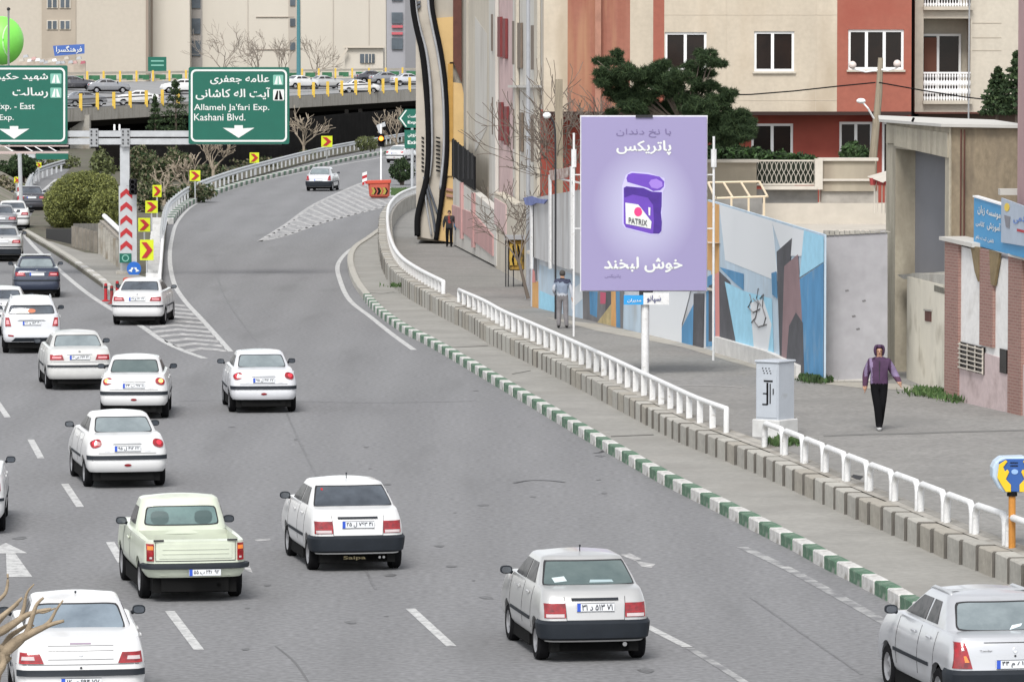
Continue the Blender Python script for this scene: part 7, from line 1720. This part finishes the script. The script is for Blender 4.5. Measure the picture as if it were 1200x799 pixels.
c = make_car(dict(name='saloon_car', label='silver saloon with roof bars and tall red lamps at the bottom right corner', cat='car', group=TRAF, W=1.74, L=4.25, deck=1.06, roof=1.525, axle=.80, wb=2.63, ws=3.1, paint=PSILVB, wr=.31, zb=.30, zbt=.64,
    face=[(0, 0), (.5, .02), (.8, .05), (1, .12)], rise=.02, hood=.16, tumble=.09, gr=.42, gt=1.05, gf0=3.3, gf1=2.35, gw=.59, gin=.10, gz=(1.12, 1.43), gmar=.10, glass=GL_PALE, gbow=.12,
    sidewin=[(1.22, 1.74, 1.70, 1.38), (1.82, 2.95, 2.32, 1.80)], doors=[1.0, 1.78, 2.9], handles=[1.3, 2.05], rub=.58, lamps=lamps, bumper=(.32, .655, .44, TRIM, .04), plate=(0, .73), text='۴۴ م ۸۱۹ ۱۰', extra=lgx, sz=(1.13, 1.41)))
put(c, 1172, 835, 10, .8)
# pickup
def pkx(root, body, gh):
    g = cpatch(body.rear, [(-.60, .70), (.60, .70), (.60, .93), (-.60, .93)], 14, 3, .010); o = link('tailgate_panel', g.mesh('tailgate_panel', PGREEN, smooth=.5), root)
    for z in (.77, .84): 
        g = cpatch(body.rear, [(-.55, z), (.55, z), (.55, z + .012), (-.55, z + .012)], 14, 1, .018); link('tailgate_rib', g.mesh('tailgate_rib', PGREEN, smooth=.5), o)
    g = cpatch(body.rear, [(-.66, .655), (.66, .655), (.66, .668), (-.66, .668)], 14, 1, .004); link('tailgate_seam', g.mesh('tailgate_seam', GASK), root)
    for sg in (-1, 1):
        g = cpatch(body.rear, [(sg * .655, .655), (sg * .662, .655), (sg * .662, .96), (sg * .655, .96)], 1, 4, .004); link('tailgate_seam', g.mesh('tailgate_seam', GASK), root)
        b = MB().box((sg * .58, .10, .985), (.16, .03, .025)); link('latch', b.mesh('latch', DARK), root)
        b = MB().tube([(sg * .63, .2, .66), (sg * .63, .16, .66)], .02, 6); 
        g = ppatch(gh.rear, ell(sg * .36, 1.17, .15, .105, 14, 0, 3.0), .012, .01); link('seat_back', g.mesh('seat_back', mat('seat_dark', (.05, .085, .085), .5)), root)
    b = MB(); b.box((0, .12, .50), (1.1, .06, .13)); link('rear_valance', b.mesh('rear_valance', PGREEN), root)
    b = MB().tube([(.5, .25, .32), (.5, .7, .32)], .03, 8); link('exhaust', b.mesh('exhaust', STEELG), root)
lamps = [[([(.69, .665), (.80, .665), (.80, .935), (.69, .935)], LRED, .018), ([(.70, .84), (.79, .84), (.79, .90), (.70, .90)], LAMB, .024), ([(.72, .70), (.76, .70), (.76, .73), (.72, .73)], LCLEAR, .024)]]
c = make_car(dict(name='pickup_truck', label='pale mint green pickup truck with black rear bumper bar and empty load bed', cat='pickup', group=TRAF, W=1.66, L=4.5, deck=.97, roof=1.49, axle=.95, wb=2.7, ws=3.05, paint=PGREEN, wr=.31, zb=.40, zbt=.60,
    face=[(0, 0), (1, .0)], rise=0, hood=.08, tumble=.03, gr=1.95, gt=2.10, gf0=3.25, gf1=2.75, gw=.62, gin=.08, gz=(1.06, 1.335), gmar=.12, glass=GL_GREEN, gbow=.06, bed=1.85,
    sidewin=[(2.2, 3.0, 2.7, 2.25)], doors=[2.08, 3.05], handles=[2.25], lamps=lamps, bumper=(.535, .625, .25, TRIM, .07), plate=(.13, .49), plate_size=(.50, .11), plate_off=.10, text='۵۵ ب ۲۴۸ ۹۲', extra=pkx, sz=(1.06, 1.33)))
put(c, 222, 699, 10.5, .95)
# sport utility
def suvx(root, body, gh):
    g = cpatch(gh.rear, [(-.56, 1.405), (.56, 1.405), (.53, 1.455), (-.53, 1.455)], 10, 2, .05, .06); link('roof_spoiler', g.mesh('roof_spoiler', PW), root)
    for sg in (-1, 1):
        b = MB().tube([(sg * .56, .7, 1.575), (sg * .57, .9, 1.61), (sg * .57, 2.2, 1.61), (sg * .55, 2.4, 1.56)], .022, 6); link('roof_rail', b.mesh('roof_rail', GALV), root)
        g = cpatch(body.rear, [(sg * .55, .50), (sg * .72, .52), (sg * .72, .56), (sg * .55, .54)], 4, 1, .012); link('reflector', g.mesh('reflector', LRED), root)
    g = ppatch(gh.rear, ell(.0, 1.24, .12, .06, 12), .015, .01); link('seat_back', g.mesh('seat_back', mat('seat_orange', (.45, .15, .08), .7)), root)
    g = cpatch(gh.rear, [(-.45, 1.17), (-.10, 1.17), (-.12, 1.24), (-.42, 1.24)], 4, 2, .013); link('parcel', g.mesh('parcel', mat('parcel_pale', (.5, .5, .48), .8)), root)
lamps = [[([(.62, .80), (.80, .80), (.79, 1.05), (.68, 1.05)], LRED, .016), ([(.67, .86), (.77, .86), (.765, .98), (.70, .98)], mat('lamp_pink', (.75, .30, .32), .15, coat=.7), .022)]]
bits = [('lower_bumper', [(-.62, .36), (.62, .36), (.50, .47), (-.50, .47)], TRIM, .02), ('plate_lintel', [(-.42, .955), (.42, .955), (.36, .985), (-.36, .985)], mat('lintel_grey', (.25, .26, .27), .4), .018), ('badge', ell(0, 1.04, .05, .02, 8), CHROME, .012)]
c = make_car(dict(name='sport_utility_car', label='white sport utility car with roof rails and bracket-shaped red lamps on the left', cat='car', group=TRAF, W=1.72, L=4.1, deck=1.13, roof=1.60, axle=.72, wb=2.5, ws=3.0, paint=PW, wr=.325, zb=.34, zbt=.62,
    face=[(0, 0), (.5, .01), (1, .05)], rise=.0, hood=.16, tumble=.06, gr=.12, gt=.42, gf0=3.2, gf1=2.3, gw=.60, gin=.07, gz=(1.165, 1.385), gmar=.09, glass=GL_DARK, gbow=.08,
    sidewin=[(.50, 1.0, .98, .66), (1.08, 1.75, 1.7, 1.04), (1.83, 2.8, 2.28, 1.78)], doors=[1.04, 1.79, 2.85], handles=[1.3, 2.0], lamps=lamps, rear_bits=bits, plate=(0, .89), plate_size=(.52, .11), text='۶۸ و ۱۵۳ ۴۰', extra=suvx, sz=(1.16, 1.42)))
put(c, 37, 413, 6.5, .72); recol(c, PW3)
# more of the queue on the left
c = saloon('saloon_car', 'white saloon mostly hidden behind the white sport utility car', PW, GL_DARK, '', lowd=True); put(c, 2, 392, 5, .95)
W5 = c
c = saloon('saloon_car', 'dark navy saloon in the left traffic with white plate and red lamps', PNAVY, GL_PALE, '', lowd=True); put(c, 43, 348, 6.5, .95)
b = MB(); b.box((0, 2.0, 1.478), (1.08, .95, .02)); link('roof_sheen', b.mesh('roof_sheen', PSILVB, bevel=.008), c)  # pale silver sheet stands for the sky reflected in the roof
c = copy_tree(W5); relabel(c, 'silver-white saloon with dark lower bumper at the left edge beyond the navy saloon'); put(c, 3, 306, 5, .95)
for ch in c.children:
    if ch.name.startswith('body'): ch.data = ch.data.copy(); ch.data.materials[0] = PSILV
g = MB().box((0, .03, .44), (1.6, .1, .24)); link('lower_bumper', g.mesh('lower_bumper', TRIM, bevel=.03), c)
c = saloon('saloon_car', 'dark grey saloon with glowing red lamps at the left edge, far down the main road', PGREY, GL_DARK, '', lowd=True); put(c, 0, 276, 6, .95)
c = copy_tree(W5); relabel(c, 'far white saloon beside the red and white post on the main road'); put(c, 15, 270, 6, .95)
c = saloon('saloon_car', 'tiny dark saloon farthest down the main road', PDK, GL_DARK, '', lowd=True); put(c, 36, 249, 9, .95)
c = saloon('saloon_car', 'white saloon cut off by the left edge level with the second lane dash', PW, GL_DARK, '۲۱ ط ۶۳۵ ۱۱'); put(c, -48, 622, 5, .95)
c = make_car(dict(name='saloon_car', label='pale saloon climbing the ramp ahead of the striped triangle', cat='car', group=TRAF, W=1.74, L=4.25, deck=1.06, roof=1.525, axle=.80, wb=2.63, ws=3.1, paint=PSILVB, wr=.31, zb=.30, zbt=.64,
    face=[(0, 0), (.5, .02), (.8, .05), (1, .12)], rise=.02, hood=.16, tumble=.09, gr=.42, gt=1.05, gf0=3.3, gf1=2.35, gw=.59, gin=.10, gz=(1.12, 1.43), gmar=.10, glass=GL_PALE, gbow=.12,
    sidewin=[(1.22, 1.74, 1.70, 1.38), (1.82, 2.95, 2.32, 1.80)], doors=[1.0, 1.78, 2.9], handles=[1.3, 2.05], rub=.58, lamps=[[([(.62, .70), (.845, .70), (.80, 1.0), (.68, 1.0)], LRED, .016)]], bumper=(.32, .655, .44, TRIM, .04), plate=(0, .73), text='', sz=(1.13, 1.41)))
put(c, 375, 224, -6, .8)
c = pug('saloon_car', 'white saloon at the top of the ramp next to the traffic light', PW, GL_PALE, ''); put(c, 465, 191, -16, .8)
# ---------------------------------------------------------------- cars on the flyover
def byname(root, nm): return [k for k in root.children if k.name.split('.')[0] == nm]
low = saloon('saloon_car', 'x', PW, GL_DARK, '', lowd=True)
first = True
for px, far, head, m, lab in ((161, .06, 98, PW, 'white saloon on the flyover right beside the big left direction sign, nearest the parapet'), (99, .12, -60, PGREY, 'grey saloon on the flyover at the right edge of the left direction sign'), (213, .45, 100, PW, 'white saloon on the flyover half hidden by the Kashani sign'), (421, .06, -74, PW, 'white saloon on the flyover behind the yellow posts at right of centre'), (352, .45, -50, PW, 'white saloon on the flyover at the foot of the teal lamp column'), (381, .40, -65, PSILV, 'silver saloon on the flyover just right of the teal lamp column'),
    (128, .55, -80, PGREY, 'small dark saloon in the far lane of the flyover near the left sign'), (455, .50, -75, PGREY, 'grey saloon in the far lane at the right end of the flyover'), (438, .62, -75, PDK, 'dark saloon in the farthest lane of the flyover'), (480, .35, -75, PSILVB, 'silver saloon at the right end of the flyover by the curved tubes'), (240, .5, -80, PSILV, 'silver saloon on the flyover above the Kashani sign'), (88, .7, -80, PDK, 'dark saloon in the farthest lane next to the left sign')):
    o = low if first else copy_tree(low); first = False
    relabel(o, lab, 'cars on the flyover'); recol(o, m); onbridge(o, px, far, head)
    # centre the body on the chosen point
    h = math.radians(head); o.location.x -= -math.sin(h) * 2.25; o.location.y -= math.cos(h) * 2.25
# ---------------------------------------------------------------- people
SKIN = mat('skin', (.42, .24, .16), .55, var=.08, scale=8); HAIR = mat('hair_dark', (.02, .016, .013), .7); EYE = mat('eye_dark', (.02, .015, .012), .3); LIP = mat('lips', (.30, .10, .08), .5)
def skinmesh(name, nodes, edges, radii, mats, classify, parent, levels=2, root=0):
    me = bpy.data.meshes.new(name); me.from_pydata([tuple(n) for n in nodes], edges, []); o = bpy.data.objects.new(name, me); COL.objects.link(o)
    md = o.modifiers.new('s', 'SKIN'); md.use_smooth_shade = True
    sv = me.skin_vertices[0].data
    for i, r in enumerate(radii):
        sv[i].radius = (r, r) if isinstance(r, (int, float)) else r; sv[i].use_root = (i == root)
    m2 = o.modifiers.new('u', 'SUBSURF'); m2.levels = levels; m2.render_levels = levels
    dg = bpy.context.evaluated_depsgraph_get(); ev = o.evaluated_get(dg); nm = bpy.data.meshes.new_from_object(ev)
    bpy.data.objects.remove(o); nm.name = name
    nm.materials.clear()
    for m in mats: nm.materials.append(m)
    for p in nm.polygons:
        p.material_index = classify(p.center); p.use_smooth = True
    return link(name, nm, parent)
def person(label, loc, rz, h, J, mats, classify, hair=None, extras=None, group='people on the footway', levels=2):
    """J: joints in metres for a 1.75 m figure facing -y; classify(center) -> material index"""
    T = thing('person', loc, label, 'person', group, rz)
    names = ['pelvis', 'waist', 'chest', 'neck0', 'neck', 'head', 'crown', 'shL', 'elL', 'wrL', 'paL', 'shR', 'elR', 'wrR', 'paR', 'hipL', 'knL', 'anL', 'toL', 'hipR', 'knR', 'anR', 'toR']
    R_ = dict(pelvis=(.155, .115), waist=(.14, .105), chest=(.17, .12), neck0=(.10, .085), neck=(.055, .058), head=(.075, .085), crown=(.068, .078), sh=.075, el=.052, wr=.038, pa=(.036, .022), hip=(.095, .10), kn=.066, an=.048, to=(.045, .035))
    R_.update(J.get('R', {}))
    nodes = []; rad = []
    for n in names:
        nodes.append(Vector(J[n])); k = n if n in R_ else n[:-1]; rad.append(R_[k])
    ix = {n: i for i, n in enumerate(names)}
    E = [('pelvis', 'waist'), ('waist', 'chest'), ('chest', 'neck0'), ('neck0', 'neck'), ('neck', 'head'), ('head', 'crown')]
    for s in 'LR': E += [('chest', 'sh' + s), ('sh' + s, 'el' + s), ('el' + s, 'wr' + s), ('wr' + s, 'pa' + s), ('pelvis', 'hip' + s), ('hip' + s, 'kn' + s), ('kn' + s, 'an' + s), ('an' + s, 'to' + s)]
    edges = [(ix[a], ix[b]) for a, b in E]
    for s in 'LR':                                            # five fingers on each hand
        wr, pa = Vector(J['wr' + s]), Vector(J['pa' + s]); d = (pa - wr).normalized(); side = d.cross(Vector((0, 1, 0))).normalized() if abs(d.y) < .9 else Vector((1, 0, 0)); side = Vector((0, -1, 0)) - d * d.dot(Vector((0, -1, 0))); side.normalize()
        for k, (o_, L_) in enumerate(((-.026, .055), (-.009, .066), (.009, .062), (.026, .048), (.040, .045))):
            st = pa + side * o_ * .8 - (d * .05 if k == 4 else Vector((0, 0, 0))); curl = Vector((.012 if s == 'L' else -.012, 0, 0))
            i0 = len(nodes); nodes.append(st + d * L_ * .5 + (side * .02 if k == 4 else Vector((0, 0, 0)))); nodes.append(st + d * L_ + curl + (side * .03 if k == 4 else Vector((0, 0, 0)))); rad += [.0095, .008]
            edges += [(ix['pa' + s], i0), (i0, i0 + 1)]
    body = skinmesh('body', nodes, edges, rad, mats, classify, T, levels)
    hd = Vector(J['head']); fwd = Vector(J.get('look', (0, -1, 0))).normalized(); sd = Vector((-fwd.y, fwd.x, 0))
    f = hd + fwd * .078
    b = MB().tube([f + Vector((0, 0, .03)), f + fwd * .024 + Vector((0, 0, -.012)), f + fwd * .004 + Vector((0, 0, -.02))], [.008, .015, .009], 6); link('nose', b.mesh('nose', SKIN, smooth=True), T)
    for s in (-1, 1):
        b = MB().ball(f + sd * s * .030 + Vector((0, 0, .028)) - fwd * .002, (.012, .012, .007), 8, 6); link('eye', b.mesh('eye', EYE, smooth=True), T)
        b = MB().ball(hd + sd * s * .078 + Vector((0, 0, .01)), (.012, .02, .03), 8, 6); link('ear', b.mesh('ear', SKIN, smooth=True), T)
    b = MB().ball(f + Vector((0, 0, -.045)) - fwd * .006, (.022, .008, .007), 8, 6); link('mouth', b.mesh('mouth', LIP, smooth=True), T)
    if hair:
        b = MB(); c = hd + Vector((0, 0, .035)) - fwd * .012; o = len(b.v); b.ball(c, (.088, .098, .10), 16, 12)
        b.v = [v if (v - c).dot(fwd) < .045 or v.z > c.z + .045 else c + (v - c) * .8 for v in b.v]; link('hair', b.mesh('hair', hair, smooth=True), T)
    if extras: extras(T)
    for k in T.children: pass
    T.scale = (h / 1.75,) * 3
    return T
base = dict(pelvis=(0, 0, .95), waist=(0, 0, 1.10), chest=(0, 0, 1.30), neck0=(0, 0, 1.44), neck=(0, 0, 1.50), head=(0, -.01, 1.60), crown=(0, 0, 1.68),
    shL=(.19, 0, 1.40), elL=(.26, .02, 1.13), wrL=(.27, -.03, .90), paL=(.27, -.05, .84), shR=(-.19, 0, 1.40), elR=(-.26, .02, 1.13), wrR=(-.27, -.03, .90), paR=(-.27, -.05, .84),
    hipL=(.09, 0, .88), knL=(.10, -.02, .50), anL=(.10, .03, .10), toL=(.11, -.12, .04), hipR=(-.09, 0, .88), knR=(-.10, -.02, .50), anR=(-.10, .03, .10), toR=(-.11, -.12, .04))
# hooded walker
PUR = mat('jacket_purple', (.055, .022, .062), .8, var=.25, scale=6, bump=.3, bscale=9); PURL = mat('jacket_lilac', (.19, .14, .24), .8, var=.15, scale=6); MARN = mat('sleeve_plum', (.07, .025, .06), .8, var=.2, scale=6); BLK = mat('trousers_black', (.006, .006, .007), .95, spec=.1, bump=.3, bscale=10); SHW = mat('shoe_white', (.5, .5, .5), .6)
J = dict(base); J.update(elL=(.31, .02, 1.16), wrL=(.41, -.09, .99), paL=(.425, -.12, .935), elR=(-.27, .06, 1.13), wrR=(-.285, .04, .88), paR=(-.285, .03, .82), shL=(.18, 0, 1.39), shR=(-.18, 0, 1.39),
    knL=(.05, -.08, .50), anL=(.02, .10, .12), toL=(.02, .02, .04), knR=(-.03, -.12, .50), anR=(.0, -.16, .09), toR=(.0, -.30, .04), R=dict(waist=(.19, .14), chest=(.20, .145), pelvis=(.175, .13), sh=.10, el=.08, wr=.055, an=.075, kn=.09, hip=(.115, .11)))
def cls1(c):
    if c.z > 1.50: return 0
    if c.z < .075: return 5
    if abs(c.x) > .23 and c.z < (1.0 if c.x > 0 else .90): return 0
    if c.z < .96 and abs(c.x) < .24: return 3
    if abs(c.x) > .24: return 2 if (c.y < -.01 and c.z > 1.10) else 4
    if c.y < -.02 and -.20 < c.x < -.14: return 2
    return 1
def hood(T):
    b = MB(); rows = []
    for i in range(10):                                       # hood: shell round the head, open at the face
        ph = -1.1 + i * .33; row = []
        for k in range(13):
            th = PI * .19 + (2 * PI - PI * .38) * k / 12; a = th - PI / 2 
            z = 1.60 + .135 * math.sin(ph * .78 + .1); r = .118 * max(.2, math.cos((ph - .15) * .62)); row.append((math.cos(a) * r, math.sin(a) * r * 1.05 + .005, z + .01))
        rows.append(row)
    b.grid(rows); b.ball((0, .02, 1.705), (.088, .09, .045), 12, 6); b.ball((0, .02, 1.46), (.13, .10, .055), 14, 6); link('hood', b.mesh('hood', PUR, smooth=True), T)
    b = MB().box((0, -.128, 1.23), (.012, .01, .40)); link('zip', b.mesh('zip', DARK), T)
p = GS(1030, 504); person('person in a purple hooded jacket and black trousers walking with one arm swung out', p, math.radians(-2), 1.83, J, [SKIN, PUR, PURL, BLK, MARN, SHW], cls1, None, hood, levels=3)
# man in grey seen from behind
GJ = mat('jacket_grey_blue', (.20, .24, .31), .8, var=.25, scale=6, bump=.3, bscale=9); GJW = mat('jacket_pale', (.42, .44, .48), .8, var=.15, scale=6); NV = mat('jacket_navy', (.025, .03, .06), .8); GT = mat('trousers_grey', (.19, .18, .185), .85, var=.2, scale=5, bump=.3, bscale=9); HG = mat('hair_greying', (.05, .045, .04), .8); SHB_ = mat('shoe_black', (.012, .012, .012), .5)
J = dict(base); J.update(elL=(.25, .04, 1.14), wrL=(.23, -.12, 1.03), paL=(.20, -.17, 1.00), elR=(-.27, .03, 1.14), wrR=(-.30, .02, .90), paR=(-.30, .02, .84), knL=(.10, -.06, .50), anL=(.11, .0, .10), toL=(.12, -.14, .04), knR=(-.10, .02, .50), anR=(-.13, .10, .10), toR=(-.14, -.02, .05), R=dict(waist=(.165, .125), chest=(.18, .13), pelvis=(.165, .125), sh=.085, el=.066, kn=.085, an=.065))
def cls2(c):
    if c.z > 1.49: return 0
    if c.z < .085: return 5
    if c.x < -.24 and c.z < .92: return 0
    if c.z < .99 and abs(c.x) < .25: return 4
    if c.z > 1.36: return 3
    if abs(c.x) > .21: return 2 if c.z < 1.3 else 1
    if c.z < 1.05: return 2
    return 1
def bag2(T):
    b = MB().tube([(-.305, .02, .83), (-.31, .02, .72)], .006, 4); b.box((-.31, .02, .65), (.05, .12, .14)); link('small_bag', b.mesh('small_bag', GJW), T)
p = GS(659, 385); person('person in a grey and navy jacket and grey trousers walking away by the mural', p, math.radians(176), 1.76, J, [SKIN, GJ, GJW, NV, GT, SHB_], cls2, HG, bag2)
# man in black with blue bag
J = dict(base); J.update(elL=(.27, .03, 1.14), wrL=(.25, -.04, .93), paL=(.25, -.05, .87), knL=(.09, -.08, .50), toL=(.10, -.2, .04), anL=(.10, -.06, .09), R=dict(waist=(.17, .13), chest=(.185, .135), pelvis=(.17, .125), sh=.09, el=.072, kn=.08, an=.06))
SCF = mat('shirt_red', (.20, .025, .02), .8)
def cls3(c):
    if c.z > 1.49: return 0
    if c.z < .08: return 2
    if abs(c.x) > .2 and c.z < .92: return 0
    if c.y < -.07 and abs(c.x) < .055 and c.z > 1.12: return 3
    return 1 if c.z > .9 else 2
def bag3(T):
    b = MB().ball((.33, .0, .98), (.13, .11, .20), 14, 10); b.tube([(.30, 0, 1.14), (.22, 0, 1.38)], .015, 5); link('blue_bag', b.mesh('blue_bag', mat('bag_blue', (.03, .14, .26), .6, var=.3, scale=8), smooth=True), T)
p = GS(526.5, 289.5); person('person in a black coat with a blue bag at the far end of the footway', p, math.radians(-4), 1.66, J, [SKIN, mat('coat_black', (.018, .018, .02), .8, bump=.3, bscale=9), BLK, SCF], cls3, HAIR, bag3)
